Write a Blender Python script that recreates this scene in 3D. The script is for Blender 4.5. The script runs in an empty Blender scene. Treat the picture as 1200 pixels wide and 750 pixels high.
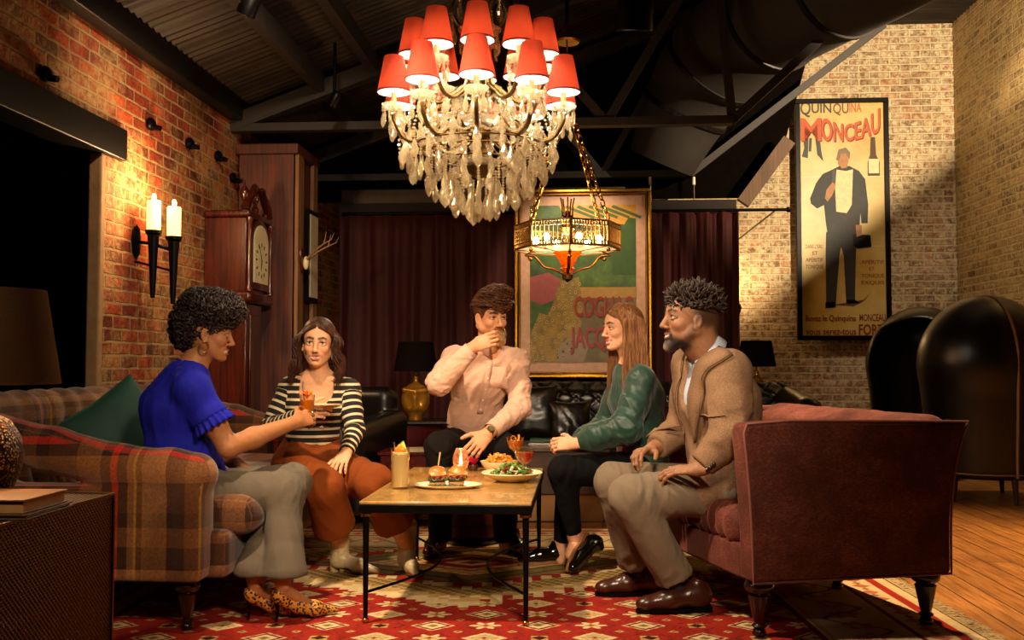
import bpy, math, random
import numpy as np
from mathutils import Vector, Matrix, Euler
random.seed(7); RNG = np.random.default_rng(7)
PI = math.pi
scene = bpy.context.scene
COL = scene.collection
FPX = 1167.0
PITCH = math.atan(50.0/FPX)
CAMZ = 1.0
cp_, sp_ = math.cos(PITCH), math.sin(PITCH)

def at(px, py, Y):
    """a point of the room seen in direction (px, py), Y metres in front of the photographer"""
    a = (px-600)/FPX; b = (375-py)/FPX
    dy = cp_ - b*sp_; dz = sp_ + b*cp_
    k = Y/dy
    return Vector((a*k, Y, CAMZ+dz*k))

RA = 0.0684
rc_, rs_ = math.cos(RA), math.sin(RA)
def rm(u, v, z=0.0):
    """room coordinates (u across, v along the side walls) to world"""
    return Vector((u*rc_+v*rs_, -u*rs_+v*rc_, z))

# ------------------------------------------------------------------ materials
MATS = {}
def newmat(name):
    m = bpy.data.materials.new(name); m.use_nodes = True
    nt = m.node_tree; nt.nodes.clear()
    out = nt.nodes.new('ShaderNodeOutputMaterial')
    b = nt.nodes.new('ShaderNodeBsdfPrincipled')
    nt.links.new(b.outputs[0], out.inputs[0])
    MATS[name] = m
    return m, nt, b, out
def srgb(h):
    if isinstance(h, str):
        c = [int(h[i:i+2], 16)/255 for i in (0, 2, 4)]
        return tuple(x/12.92 if x <= .04045 else ((x+.055)/1.055)**2.4 for x in c)+(1,)
    return tuple(h)+((1,) if len(h) == 3 else ())
def N(nt, typ, **kw):
    n = nt.nodes.new('ShaderNode'+typ)
    for k, v in kw.items():
        if k in n.inputs.keys() if isinstance(k, str) else False: n.inputs[k].default_value = v
        else: setattr(n, k, v)
    return n
def coords(nt, scale=(1,1,1), kind='Object', rot=(0,0,0)):
    t = nt.nodes.new('ShaderNodeTexCoord'); mp = nt.nodes.new('ShaderNodeMapping')
    mp.inputs['Scale'].default_value = scale; mp.inputs['Rotation'].default_value = rot
    nt.links.new(t.outputs[kind], mp.inputs[0])
    return mp.outputs[0]
def noise(nt, vec, scale, detail=3, rough=.5):
    n = nt.nodes.new('ShaderNodeTexNoise'); n.inputs['Scale'].default_value = scale
    n.inputs['Detail'].default_value = detail; n.inputs['Roughness'].default_value = rough
    if vec is not None: nt.links.new(vec, n.inputs['Vector'])
    return n.outputs[0]
def ramp(nt, fac, stops):
    r = nt.nodes.new('ShaderNodeValToRGB'); e = r.color_ramp.elements
    while len(e) < len(stops): e.new(.5)
    for i, (p, c) in enumerate(stops):
        e[i].position = p; e[i].color = srgb(c)
    nt.links.new(fac, r.inputs[0]); return r.outputs[0]
def mixc(nt, fac, a, b, mode='MIX'):
    m = nt.nodes.new('ShaderNodeMix'); m.data_type = 'RGBA'; m.blend_type = mode
    for sock, v in ((m.inputs[0], fac), (m.inputs[6], a), (m.inputs[7], b)):
        if hasattr(v, 'links'): nt.links.new(v, sock)
        elif isinstance(v, (int, float)): sock.default_value = v
        else: sock.default_value = srgb(v)
    return m.outputs[2]
def math_(nt, op, a, b=None, c=None):
    m = nt.nodes.new('ShaderNodeMath'); m.operation = op
    for i, v in enumerate((a, b, c)):
        if v is None: continue
        if hasattr(v, 'links'): nt.links.new(v, m.inputs[i])
        else: m.inputs[i].default_value = v
    return m.outputs[0]
def bump(nt, b, h, strength=.3, dist=.01):
    n = nt.nodes.new('ShaderNodeBump'); n.inputs['Strength'].default_value = strength
    n.inputs['Distance'].default_value = dist
    nt.links.new(h, n.inputs['Height']); nt.links.new(n.outputs[0], b.inputs['Normal'])
def sets(b, **kw):
    for k, v in kw.items():
        k = k.replace('_', ' ')
        b.inputs[k].default_value = srgb(v) if k in ('Base Color', 'Emission Color', 'Sheen Tint', 'Specular Tint') else v

def simple(name, color, rough=.5, metal=0., var=.15, nscale=12, bmp=.0, bscale=60, spec=.5, **kw):
    """plain material with a gentle noise variation"""
    m, nt, b, o = newmat(name)
    vec = coords(nt)
    c = srgb(color)
    lo = tuple(x*(1-var) for x in c[:3]); hi = tuple(min(1, x*(1+var)) for x in c[:3])
    col = ramp(nt, noise(nt, vec, nscale, 4), [(.3, lo), (.7, hi)])
    nt.links.new(col, b.inputs['Base Color'])
    b.inputs['Roughness'].default_value = rough; b.inputs['Metallic'].default_value = metal
    b.inputs['Specular IOR Level'].default_value = spec
    if bmp: bump(nt, b, noise(nt, vec, bscale, 3), bmp, .004)
    sets(b, **kw)
    return m
def vcol(name, rough=.5, bmp=0, bscale=200, sss=0., spec=.5, sheen=0, **kw):
    """colour comes from the mesh's own colour attribute"""
    m, nt, b, o = newmat(name)
    a = nt.nodes.new('ShaderNodeVertexColor'); a.layer_name = 'Col'
    vec = coords(nt)
    f = ramp(nt, noise(nt, vec, 45, 4), [(.3, (.86,.86,.86)), (.7, (1.08,1.08,1.08))])
    nt.links.new(mixc(nt, 1.0, a.outputs[0], f, 'MULTIPLY'), b.inputs['Base Color'])
    b.inputs['Roughness'].default_value = rough
    b.inputs['Specular IOR Level'].default_value = spec
    if sss:
        b.inputs['Subsurface Weight'].default_value = sss
        b.inputs['Subsurface Radius'].default_value = (.012, .005, .003)
        b.inputs['Subsurface Scale'].default_value = 1.0
    if sheen: b.inputs['Sheen Weight'].default_value = sheen
    if bmp: bump(nt, b, noise(nt, vec, bscale, 3), bmp, .003)
    sets(b, **kw)
    return m
def emit(name, color, strength):
    m, nt, b, o = newmat(name)
    sets(b, Base_Color=(.02,.02,.02), Emission_Color=color, Emission_Strength=strength)
    return m
def glass(name, color=(1,1,1), rough=.02, ior=1.45, tr=.0, body=0.):
    """thin-walled glass or clear drink: straight-through transmission, fresnel reflection, optional cloudy body"""
    m, nt, b, o = newmat(name)
    nt.nodes.remove(b)
    t = nt.nodes.new('ShaderNodeBsdfTransparent'); t.inputs[0].default_value = srgb(color)
    g = nt.nodes.new('ShaderNodeBsdfGlossy'); g.inputs['Roughness'].default_value = max(rough, .02); g.inputs['Color'].default_value = (1, .97, .9, 1)
    lw = nt.nodes.new('ShaderNodeLayerWeight'); lw.inputs[0].default_value = .5
    f = math_(nt, 'ADD', math_(nt, 'MULTIPLY', math_(nt, 'POWER', lw.outputs['Facing'], 2.5), .85), .06)
    a = nt.nodes.new('ShaderNodeMixShader'); nt.links.new(f, a.inputs[0]); nt.links.new(t.outputs[0], a.inputs[1]); nt.links.new(g.outputs[0], a.inputs[2])
    if body:
        d = nt.nodes.new('ShaderNodeBsdfDiffuse'); d.inputs[0].default_value = srgb(color); tl = nt.nodes.new('ShaderNodeBsdfTranslucent'); tl.inputs[0].default_value = srgb(color)
        c = nt.nodes.new('ShaderNodeMixShader'); c.inputs[0].default_value = .6; nt.links.new(d.outputs[0], c.inputs[1]); nt.links.new(tl.outputs[0], c.inputs[2])
        e = nt.nodes.new('ShaderNodeMixShader'); e.inputs[0].default_value = body; nt.links.new(a.outputs[0], e.inputs[1]); nt.links.new(c.outputs[0], e.inputs[2]); a = e
    nt.links.new(a.outputs[0], o.inputs[0])
    return m

# ------------------------------------------------------------------ objects
def mesh_np(name, V, F, smooth=True, cols=None, attrs=None, flip=False):
    """mesh from numpy verts and (n x 4) or list faces"""
    me = bpy.data.meshes.new(name)
    V = np.asarray(V, dtype=np.float32)
    if isinstance(F, np.ndarray):
        k = F.shape[1]; n = len(F)
        if flip: F = F[:, ::-1]
        me.vertices.add(len(V)); me.loops.add(n*k); me.polygons.add(n)
        me.vertices.foreach_set('co', V.ravel())
        me.loops.foreach_set('vertex_index', np.ascontiguousarray(F, dtype=np.int32).ravel())
        me.polygons.foreach_set('loop_start', np.arange(0, n*k, k, dtype=np.int32))
        me.update(calc_edges=True)
    else:
        me.from_pydata([tuple(map(float, v)) for v in V], [], F); me.update()
    me.polygons.foreach_set('use_smooth', np.full(len(me.polygons), smooth, dtype=bool))
    if cols is not None:
        a = me.color_attributes.new('Col', 'FLOAT_COLOR', 'POINT')
        c = np.ones((len(V), 4), dtype=np.float32); c[:, :3] = cols
        a.data.foreach_set('color', c.ravel())
    for k_, v in (attrs or {}).items():
        a = me.attributes.new(k_, 'FLOAT', 'POINT'); a.data.foreach_set('value', np.asarray(v, dtype=np.float32))
    me.validate()
    return me

def link(name, me, mat=None, parent=None, label=None, local=False):
    o = bpy.data.objects.new(name, me); COL.objects.link(o)
    if mat is not None: me.materials.append(mat)
    if parent is not None:
        o.parent = parent
        if not local:
            o.matrix_parent_inverse = parent_world(parent).inverted()
    if label: o['label'] = label
    return o
def parent_world(o):
    m = Matrix.LocRotScale(o.location, o.rotation_euler, o.scale)
    if o.parent: m = parent_world(o.parent) @ o.matrix_parent_inverse @ m
    return m
def thing(name, label, cat, loc=(0,0,0), rotz=0., group=None):
    o = bpy.data.objects.new(name, None); COL.objects.link(o)
    o.empty_display_size = .1
    o.location = loc; o.rotation_euler = (0, 0, rotz)
    return tag(o, label, cat, group)
def tag(o, label, cat, group=None, kind=None):
    o['label'] = label; o['category'] = cat
    if group: o['group'] = group
    if kind: o['kind'] = kind
    return o
def dup(root, loc=None, rotz=None, label=None):
    def cp(o, par):
        c = o.copy(); COL.objects.link(c)
        if par is not None: c.parent = par
        for ch in list(o.children): cp(ch, c)
        return c
    r = cp(root, None)
    if loc is not None: r.location = loc
    if rotz is not None: r.rotation_euler = (0, 0, rotz)
    if label: r['label'] = label
    return r

class MB:
    """collects shapes, builds ONE mesh object"""
    def __init__(s, M=None): s.v = []; s.f = []; s.M = M
    def add(s, vs, fs, M=None):
        n = len(s.v)
        if M is not None: vs = [M @ Vector(v) for v in vs]
        if s.M is not None: vs = [s.M @ Vector(v) for v in vs]
        s.v += [tuple(v) for v in vs]; s.f += [tuple(i+n for i in f) for f in fs]
        return s
    def box(s, x0, x1, y0, y1, z0, z1, M=None):
        vs = [(x, y, z) for z in (z0, z1) for y in (y0, y1) for x in (x0, x1)]
        return s.add(vs, [(0,2,3,1),(4,5,7,6),(0,1,5,4),(2,6,7,3),(0,4,6,2),(1,3,7,5)], M)
    def tube(s, pts, r, n=8, M=None, cap=True, flat=1.0, closed=False):
        """tube along pts; r a number, or one per point; flat squashes the second axis"""
        pts = [Vector(p) for p in pts]; m = len(pts)
        rr = r if hasattr(r, '__len__') else [r]*m
        vs = []; prev = None
        for i, p in enumerate(pts):
            a = pts[(i-1) % m] if closed else pts[max(0, i-1)]; b = pts[(i+1) % m] if closed else pts[min(m-1, i+1)]
            t = (b-a)
            if t.length < 1e-9: t = Vector((0,0,1))
            t.normalize()
            if prev is None:
                up = Vector((0,0,1)) if abs(t.z) < .9 else Vector((1,0,0))
                x = t.cross(up).normalized()
            else:
                x = (prev - t*prev.dot(t))
                x = x.normalized() if x.length > 1e-6 else t.orthogonal().normalized()
            prev = x; y = t.cross(x)
            for j in range(n):
                a_ = 2*PI*j/n
                vs.append(p + x*math.cos(a_)*rr[i] + y*math.sin(a_)*rr[i]*flat)
        fs = []
        for i in range(m if closed else m-1):
            i2 = (i+1) % m
            for j in range(n):
                fs.append((i*n+j, i*n+(j+1) % n, i2*n+(j+1) % n, i2*n+j))
        if cap and not closed:
            fs.append(tuple(range(n))[::-1]); fs.append(tuple((m-1)*n+j for j in range(n)))
        return s.add(vs, fs, M)
    def lathe(s, prof, c=(0,0,0), n=20, M=None, cap=True):
        """prof: (radius, z) from bottom to top around the vertical through c"""
        vs = []; c = Vector(c)
        for r, z in prof:
            for j in range(n):
                a = 2*PI*j/n; vs.append((c.x+r*math.cos(a), c.y+r*math.sin(a), c.z+z))
        fs = []
        for i in range(len(prof)-1):
            for j in range(n):
                fs.append((i*n+j, i*n+(j+1) % n, (i+1)*n+(j+1) % n, (i+1)*n+j))
        if cap:
            fs.append(tuple(range(n))[::-1]); fs.append(tuple((len(prof)-1)*n+j for j in range(n)))
        return s.add(vs, fs, M)
    def prism(s, poly, h, M=None, z=0):
        """poly in xy extruded z..z+h"""
        n = len(poly)
        vs = [(p[0], p[1], z) for p in poly]+[(p[0], p[1], z+h) for p in poly]
        fs = [tuple(range(n))[::-1], tuple(range(n, 2*n))]+[(i, (i+1) % n, n+(i+1) % n, n+i) for i in range(n)]
        return s.add(vs, fs, M)
    def ball(s, c, r, n=10, M=None, sc=(1,1,1)):
        c = Vector(c); vs = [(c.x, c.y, c.z-r*sc[2])]; m = n//2+1
        for i in range(1, m):
            ph = PI*i/m
            for j in range(n):
                a = 2*PI*j/n
                vs.append((c.x+r*sc[0]*math.sin(ph)*math.cos(a), c.y+r*sc[1]*math.sin(ph)*math.sin(a), c.z-r*sc[2]*math.cos(ph)))
        vs.append((c.x, c.y, c.z+r*sc[2])); fs = []
        for j in range(n): fs.append((0, 1+(j+1) % n, 1+j))
        for i in range(m-2):
            for j in range(n):
                a = 1+i*n+j; b = 1+i*n+(j+1) % n; fs.append((a, b, b+n, a+n))
        L = len(vs)-1
        for j in range(n): fs.append((L, L-n+j, L-n+(j+1) % n))
        return s.add(vs, fs, M)
    def build(s, name, mat=None, parent=None, label=None, local=False, bev=0, seg=2, smooth=True, sharp=40, sub=0):
        me = bpy.data.meshes.new(name); me.from_pydata(s.v, [], s.f); me.update()
        if smooth:
            me.polygons.foreach_set('use_smooth', np.full(len(me.polygons), True))
            me.set_sharp_from_angle(angle=math.radians(sharp))
        o = link(name, me, mat, parent, label, local)
        if bev:
            b = o.modifiers.new('b', 'BEVEL'); b.width = bev; b.segments = seg; b.limit_method = 'ANGLE'; b.angle_limit = .6
            b.harden_normals = False
        if sub:
            b = o.modifiers.new('s', 'SUBSURF'); b.levels = sub; b.render_levels = sub
        return o

# ------------------------------------------------------------------ signed distance shapes
def _n(v): v = np.asarray(v, dtype=np.float64); return v/np.linalg.norm(v)
class Prim:
    __slots__ = ('f', 'lo', 'hi', 'k', 'op', 'c')
def _mk(f, lo, hi, k, op, c):
    p = Prim(); p.f = f; p.lo = np.asarray(lo, float); p.hi = np.asarray(hi, float); p.k = k; p.op = op
    p.c = None if c is None else (srgb(c)[:3] if isinstance(c, str) else tuple(c)[:3])
    return p
def cone(a, b, ra, rb=None, k=.02, op='+', c=None):
    """round cone between two joints"""
    rb = ra if rb is None else rb
    a = np.array(a, float); b = np.array(b, float); ab = b-a; L2 = max(1e-12, ab@ab); r = max(ra, rb)
    def f(P):
        Q = P-a.astype(np.float32); t = np.clip((Q@ab.astype(np.float32))/L2, 0, 1)
        D = Q-t[..., None]*ab.astype(np.float32)
        return np.sqrt((D*D).sum(-1))-(ra+(rb-ra)*t)
    return _mk(f, np.minimum(a, b)-r, np.maximum(a, b)+r, k, op, c)
def econe(a, b, ra, rb, side, k=.03, op='+', c=None):
    """limb or trunk of elliptical section: ra, rb = (half width along side, half depth)"""
    a = np.array(a, float); b = np.array(b, float); ab = b-a; L2 = max(1e-12, ab@ab)
    ax = _n(ab); S = np.array(side, float); S = _n(S-ax*(S@ax)); T = np.cross(ax, S)
    B = np.stack([S, T, ax], 1).astype(np.float32); R = max(*ra, *rb)
    def f(P):
        Q = P-a.astype(np.float32); t = np.clip((Q@ab.astype(np.float32))/L2, 0, 1)
        D = (Q-t[..., None]*ab.astype(np.float32))@B
        rx = ra[0]+(rb[0]-ra[0])*t; ry = ra[1]+(rb[1]-ra[1])*t; rz = np.minimum(rx, ry)
        x = D[..., 0]; y = D[..., 1]; z = D[..., 2]
        k0 = np.sqrt((x/rx)**2+(y/ry)**2+(z/rz)**2)+1e-6
        k1 = np.sqrt((x/rx**2)**2+(y/ry**2)**2+(z/rz**2)**2)+1e-6
        return k0*(k0-1)/k1
    return _mk(f, np.minimum(a, b)-R, np.maximum(a, b)+R, k, op, c)
def ell(c0, rad, R=None, k=.02, op='+', c=None):
    c0 = np.array(c0, float); rad = np.array(rad, float); m = rad.max()
    Rm = None if R is None else np.array(R, dtype=np.float32)
    rf = rad.astype(np.float32)
    def f(P):
        Q = P-c0.astype(np.float32)
        if Rm is not None: Q = Q@Rm
        A = Q/rf; B = A/rf
        k0 = np.sqrt((A*A).sum(-1))+1e-6; k1 = np.sqrt((B*B).sum(-1))+1e-6
        return k0*(k0-1)/k1
    return _mk(f, c0-m, c0+m, k, op, c)
def rbox(c0, half, r=.01, R=None, k=.01, op='+', c=None):
    c0 = np.array(c0, float); h = np.array(half, float)-r; m = np.linalg.norm(half)
    Rm = None if R is None else np.array(R, dtype=np.float32)
    def f(P):
        Q = P-c0.astype(np.float32)
        if Rm is not None: Q = Q@Rm
        q = np.abs(Q)-h.astype(np.float32)
        return np.sqrt((np.maximum(q, 0)**2).sum(-1))+np.minimum(q.max(-1), 0)-r
    return _mk(f, c0-m, c0+m, k, op, c)
def half(c0, nrm, k=.005, op='-', lim=.5):
    """removes what lies on the side nrm points to (within lim)"""
    c0 = np.array(c0, float); n_ = _n(nrm).astype(np.float32)
    def f(P): return -((P-c0.astype(np.float32))@n_)
    return _mk(f, c0-lim, c0+lim, k, op, None)

def cut(c0, d, r=.09, L=.12, k=.004):
    """trims a sleeve or trouser leg: removes a short cylinder starting at c0"""
    c0 = np.array(c0, float); n_ = _n(d).astype(np.float32); m = max(r, L)
    def f(P):
        Q = P-c0.astype(np.float32); h = Q@n_; R = np.sqrt(np.maximum((Q*Q).sum(-1)-h*h, 0))
        return np.maximum(np.maximum(-h, R-r), h-L)
    return _mk(f, c0-m, c0+m, k, '-', None)
def smin(a, b, k):
    h = np.maximum(k-np.abs(a-b), 0)/k
    return np.minimum(a, b)-h*h*k*.25
def smax(a, b, k): return -smin(-a, -b, k)

def surf(D, org, res):
    s = D < 0
    nx, ny, nz = D.shape
    cnt = np.zeros((nx-1, ny-1, nz-1), np.int8)
    for i in (0, 1):
        for j in (0, 1):
            for k in (0, 1): cnt += s[i:nx-1+i, j:ny-1+j, k:nz-1+k]
    act = (cnt > 0) & (cnt < 8)
    I, J, K = np.nonzero(act)
    vid = np.full(act.shape, -1, np.int32); vid[I, J, K] = np.arange(len(I), dtype=np.int32)
    acc = np.zeros((len(I), 3), np.float32); n = np.zeros(len(I), np.float32)
    cor = [(i, j, k) for i in (0, 1) for j in (0, 1) for k in (0, 1)]
    for a in cor:
        for ax in range(3):
            if a[ax]: continue
            b = list(a); b[ax] = 1
            da = D[I+a[0], J+a[1], K+a[2]]; db = D[I+b[0], J+b[1], K+b[2]]
            m = (da < 0) != (db < 0)
            t = np.where(m, da/np.where(m, da-db, 1), 0)
            for q in range(3):
                acc[:, q] += np.where(m, a[q]+(t if q == ax else 0), 0)
            n += m
    V = (np.stack([I, J, K], 1)+acc/n[:, None])*res+org
    Fs = []
    for ax in range(3):
        o1, o2 = [(1, 2), (2, 0), (0, 1)][ax]
        sl0 = [slice(1, -1)]*3; sl1 = [slice(1, -1)]*3
        sl0[ax] = slice(0, -1); sl1[ax] = slice(1, None)
        A = s[tuple(sl0)]; B = s[tuple(sl1)]
        for inside, flip in ((A & ~B, False), (~A & B, True)):
            idx = np.stack(np.nonzero(inside), 1)
            if not len(idx): continue
            off = np.ones(3, int); off[ax] = 0
            idx = idx+off
            q = []
            for d1, d2 in ((0, 0), (-1, 0), (-1, -1), (0, -1)):
                c = idx.copy(); c[:, o1] += d1; c[:, o2] += d2
                q.append(vid[c[:, 0], c[:, 1], c[:, 2]])
            q = np.stack(q, 1)
            if flip: q = q[:, ::-1]
            Fs.append(q)
    F = np.concatenate(Fs)
    F = F[(F >= 0).all(1)]
    return V, F

def sdf(prims, res=.005, default=(.5,.5,.5), paints=(), soft=.003):
    """union of the prims as one smooth surface: verts, faces, vertex colours"""
    pos = [p for p in prims if p.op == '+']
    lo = np.min([p.lo for p in pos], 0)-3*res; hi = np.max([p.hi for p in pos], 0)+3*res
    n = np.ceil((hi-lo)/res).astype(int)+1
    D = np.full(tuple(n), .5, np.float32)
    ax = [(lo[i]+np.arange(n[i])*res).astype(np.float32) for i in range(3)]
    for p in prims:
        m = max(p.k, .0)+res*3+(.02 if p.op == '+' else 0)
        a = np.clip(np.floor((p.lo-m-lo)/res).astype(int), 0, n); b = np.clip(np.ceil((p.hi+m-lo)/res).astype(int)+1, 0, n)
        if (b <= a).any(): continue
        sl = tuple(slice(a[i], b[i]) for i in range(3))
        P = np.stack(np.meshgrid(*[ax[i][sl[i]] for i in range(3)], indexing='ij'), -1)
        d = p.f(P)
        D[sl] = smin(D[sl], d, p.k) if p.op == '+' else smax(D[sl], -d, max(p.k, 1e-4))
    V, F = surf(D, lo.astype(np.float32), res)
    cp = [p for p in pos if p.c is not None]
    if cp:
        dd = np.full(len(V), 1e9, np.float32); C = np.zeros((len(V), 3), np.float32)
        C[:] = np.array(default[:3])
        for p in cp:
            d = p.f(V.astype(np.float32)); w = 1/(1+np.exp(np.clip((d-dd)/soft, -30, 30)))
            w = np.where(dd > 1e8, 1, w)
            C = C*(1-w[:, None])+np.array(p.c)*w[:, None]; dd = np.minimum(dd, d)
    else:
        C = np.tile(np.array(srgb(default)[:3], np.float32), (len(V), 1))
    for p, s_ in paints:
        w = 1/(1+np.exp(np.clip(p.f(V.astype(np.float32))/s_, -30, 30)))
        C = C*(1-w[:, None])+np.array(p.c)*w[:, None]
    return V, F, C
def normals(V, F):
    n = np.zeros_like(V); a = V[F[:, 0]]; b = V[F[:, 1]]; c = V[F[:, 2]]; d = V[F[:, 3]]
    fn = np.cross(c-a, d-b)
    for i in range(4): np.add.at(n, F[:, i], fn)
    return n/(np.linalg.norm(n, axis=1, keepdims=True)+1e-12)
def wob(P, f, seed=0):
    """cheap smooth pseudo noise in [-1, 1]"""
    r = np.random.default_rng(seed); out = np.zeros(len(P))
    for i in range(5):
        d = r.normal(size=3); d /= np.linalg.norm(d)
        ph = r.uniform(0, 6.28); ff = f*r.uniform(.7, 1.5)
        d2 = r.normal(size=3); d2 /= np.linalg.norm(d2)
        out += np.sin((P@d)*ff+ph+1.3*np.sin((P@d2)*ff*.7+ph*2))
    return out/5
def join_parts(parts):
    V = []; F = []; C = []; n = 0
    for v, f, c in parts:
        V.append(v); F.append(f+n); C.append(c); n += len(v)
    return np.concatenate(V), np.concatenate(F), np.concatenate(C)
def sobj(name, prims, mat, parent=None, res=.005, default=(.5,.5,.5), paints=(), soft=.003, disp=None, label=None, local=False, attr=None):
    V, F, C = sdf(prims, res, default, paints, soft)
    if disp is not None:
        nn = normals(V, F); V = V+nn*disp(V, nn)[:, None]
    at_ = attr(V) if attr else None
    me = mesh_np(name, V, F, True, C, at_)
    return link(name, me, mat, parent, label, local)
def fr(o, f, up=(0,0,1)):
    """frame: columns forward, left, up"""
    f = _n(f); u = np.array(up, float); u = _n(u-f*(u@f)); l = np.cross(u, f)
    return np.array(o, float), np.stack([f, l, u], 1)
def cat(pts, n=8):
    out = []
    P = [Vector(p) for p in pts]; P = [P[0]*2-P[1]]+P+[P[-1]*2-P[-2]]
    for i in range(1, len(P)-2):
        for j in range(n):
            t = j/n; a, b, c, d = P[i-1:i+3]
            out.append(.5*((2*b)+(c-a)*t+(2*a-5*b+4*c-d)*t*t+(3*b-a-3*c+d)*t**3))
    out.append(P[-2]); return out
# ------------------------------------------------------------------ the room shell
def struct(o): o['kind'] = 'structure'; return o

def brick_mat(name, c1, c2, mortar, axis, bw=.215, rh=.075, wash=None, washamt=.0, ms=.012, bstr=.6, seed=0., dark=None, ws=2.2):
    m, nt, b, o = newmat(name)
    t = nt.nodes.new('ShaderNodeTexCoord'); sep = nt.nodes.new('ShaderNodeSeparateXYZ'); cb = nt.nodes.new('ShaderNodeCombineXYZ')
    nt.links.new(t.outputs['Object'], sep.inputs[0])
    nt.links.new(sep.outputs[axis], cb.inputs[0]); nt.links.new(sep.outputs[2], cb.inputs[1])
    # warp the courses a little
    wn = nt.nodes.new('ShaderNodeTexNoise'); wn.inputs['Scale'].default_value = 9; wn.inputs['Detail'].default_value = 4
    nt.links.new(t.outputs['Object'], wn.inputs['Vector'])
    vm = nt.nodes.new('ShaderNodeVectorMath'); vm.operation = 'MULTIPLY_ADD'
    nt.links.new(wn.outputs[1], vm.inputs[0]); vm.inputs[1].default_value = (.03, .016, 0)
    nt.links.new(cb.outputs[0], vm.inputs[2])
    br = nt.nodes.new('ShaderNodeTexBrick')
    br.inputs['Scale'].default_value = 1; br.inputs['Brick Width'].default_value = bw; br.inputs['Row Height'].default_value = rh
    br.inputs['Mortar Size'].default_value = ms; br.inputs['Mortar Smooth'].default_value = .35; br.inputs['Bias'].default_value = -.1
    br.inputs['Color1'].default_value = (1,1,1,1); br.inputs['Color2'].default_value = (0,0,0,1); br.inputs['Mortar'].default_value = (.5,.5,.5,1)
    nt.links.new(vm.outputs[0], br.inputs['Vector'])
    col = ramp(nt, br.outputs['Color'], [(0, c1), (.5, c2), (1, dark or c1)])
    n1 = noise(nt, t.outputs['Object'], 28, 5, .65)
    col = mixc(nt, 1.0, col, ramp(nt, n1, [(.25, (.5,.48,.45)), (.75, (1.35,1.3,1.25))]), 'MULTIPLY')
    col = mixc(nt, 1.0, col, ramp(nt, noise(nt, t.outputs['Object'], 3.1, 4, .6), [(.3, (.55,.52,.5)), (.7, (1.35,1.3,1.3))]), 'MULTIPLY')
    mor = math_(nt, 'MULTIPLY', br.outputs['Fac'], ramp(nt, noise(nt, t.outputs['Object'], 9, 4), [(.3, (.45,.45,.45)), (.55, (1,1,1))]))
    col = mixc(nt, mor, col, mortar)
    if wash:   # flaking limewash / smeared mortar
        w = ramp(nt, noise(nt, t.outputs['Object'], ws, 7, .7), [(.5-washamt*.35, (1,1,1)), (.62-washamt*.2, (0,0,0))])
        w2 = ramp(nt, noise(nt, t.outputs['Object'], 22, 5, .7), [(.38, (.15,.15,.15)), (.6, (1,1,1))])
        col = mixc(nt, math_(nt, 'MULTIPLY', math_(nt, 'MULTIPLY', math_(nt, 'SUBTRACT', 1.0, w), w2), .9), col, wash)
    nt.links.new(col, b.inputs['Base Color'])
    b.inputs['Roughness'].default_value = .85; b.inputs['Specular IOR Level'].default_value = .25
    h = math_(nt, 'ADD', math_(nt, 'MULTIPLY', br.outputs['Fac'], -1.0), math_(nt, 'MULTIPLY', n1, 1.1))
    h = math_(nt, 'ADD', h, math_(nt, 'MULTIPLY', noise(nt, t.outputs['Object'], 6, 3), 1.2))
    bump(nt, b, h, bstr, .014)
    return m
RED_BRICK = brick_mat('red_brick', '3a150c', '7a2f16', '94744a', 1, wash='a08050', washamt=.22, bstr=1.0, dark='9c451f', ms=.009)
WHITE_BRICK = brick_mat('limewashed_brick', '7a2c18', 'a86a44', 'd8c49a', 0, wash='e8d8b0', washamt=.66, dark='6e3a22', bstr=1., ms=.011, ws=1.3)
TAN_BRICK = brick_mat('tan_brick', '7c5230', 'b8935c', 'c4ab78', 1, wash='ceb47c', washamt=.7, dark='5c3a20', bstr=1.2)

DARK_STEEL = simple('dark_steel', '1c1714', .5, .6, bmp=.1)
TRUSS = simple('painted_truss_steel', '2b2420', .55, .3)
BLACK_MET = simple('black_iron', '0d0b0a', .4, .8, bmp=.15)
BRASS = simple('brass', 'c08a3a', .25, 1., var=.25, nscale=30)
DARK_BRASS = simple('aged_brass', '8a6a30', .35, 1., var=.3, nscale=40)
SILVER = simple('steel', 'a8a098', .3, 1.)
MAHOG = None
def wood_mat(name, c1, c2, scale=(1,1,12), rough=.4, bstr=.15, wscale=3., coat=0):
    m, nt, b, o = newmat(name)
    vec = coords(nt, scale)
    n1 = noise(nt, vec, wscale, 6, .6)
    w = nt.nodes.new('ShaderNodeTexWave'); w.inputs['Scale'].default_value = wscale*.7; w.inputs['Distortion'].default_value = 9
    w.inputs['Detail'].default_value = 3; nt.links.new(vec, w.inputs[0])
    f = math_(nt, 'ADD', math_(nt, 'MULTIPLY', n1, .88), math_(nt, 'MULTIPLY', w.outputs['Fac'], .12))
    nt.links.new(ramp(nt, f, [(.3, c1), (.7, c2)]), b.inputs['Base Color'])
    b.inputs['Roughness'].default_value = rough; b.inputs['Coat Weight'].default_value = coat
    bump(nt, b, f, bstr, .003)
    return m
MAHOG = wood_mat('mahogany', '260a05', '521a0c', (6,6,1), .25, .05, 2., .3)
PIERWOOD = wood_mat('pier_timber', '2e1008', '632a13', (5,5,.8), .55, .25, 2.5)
PALEWOOD = wood_mat('pale_timber', '5e3c20', '96693c', (8,8,.8), .6, .2, 2.)
BLACKWOOD = wood_mat('dark_turned_wood', '120806', '2c130b', (8,8,2), .25, .05, 3., .3)

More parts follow.
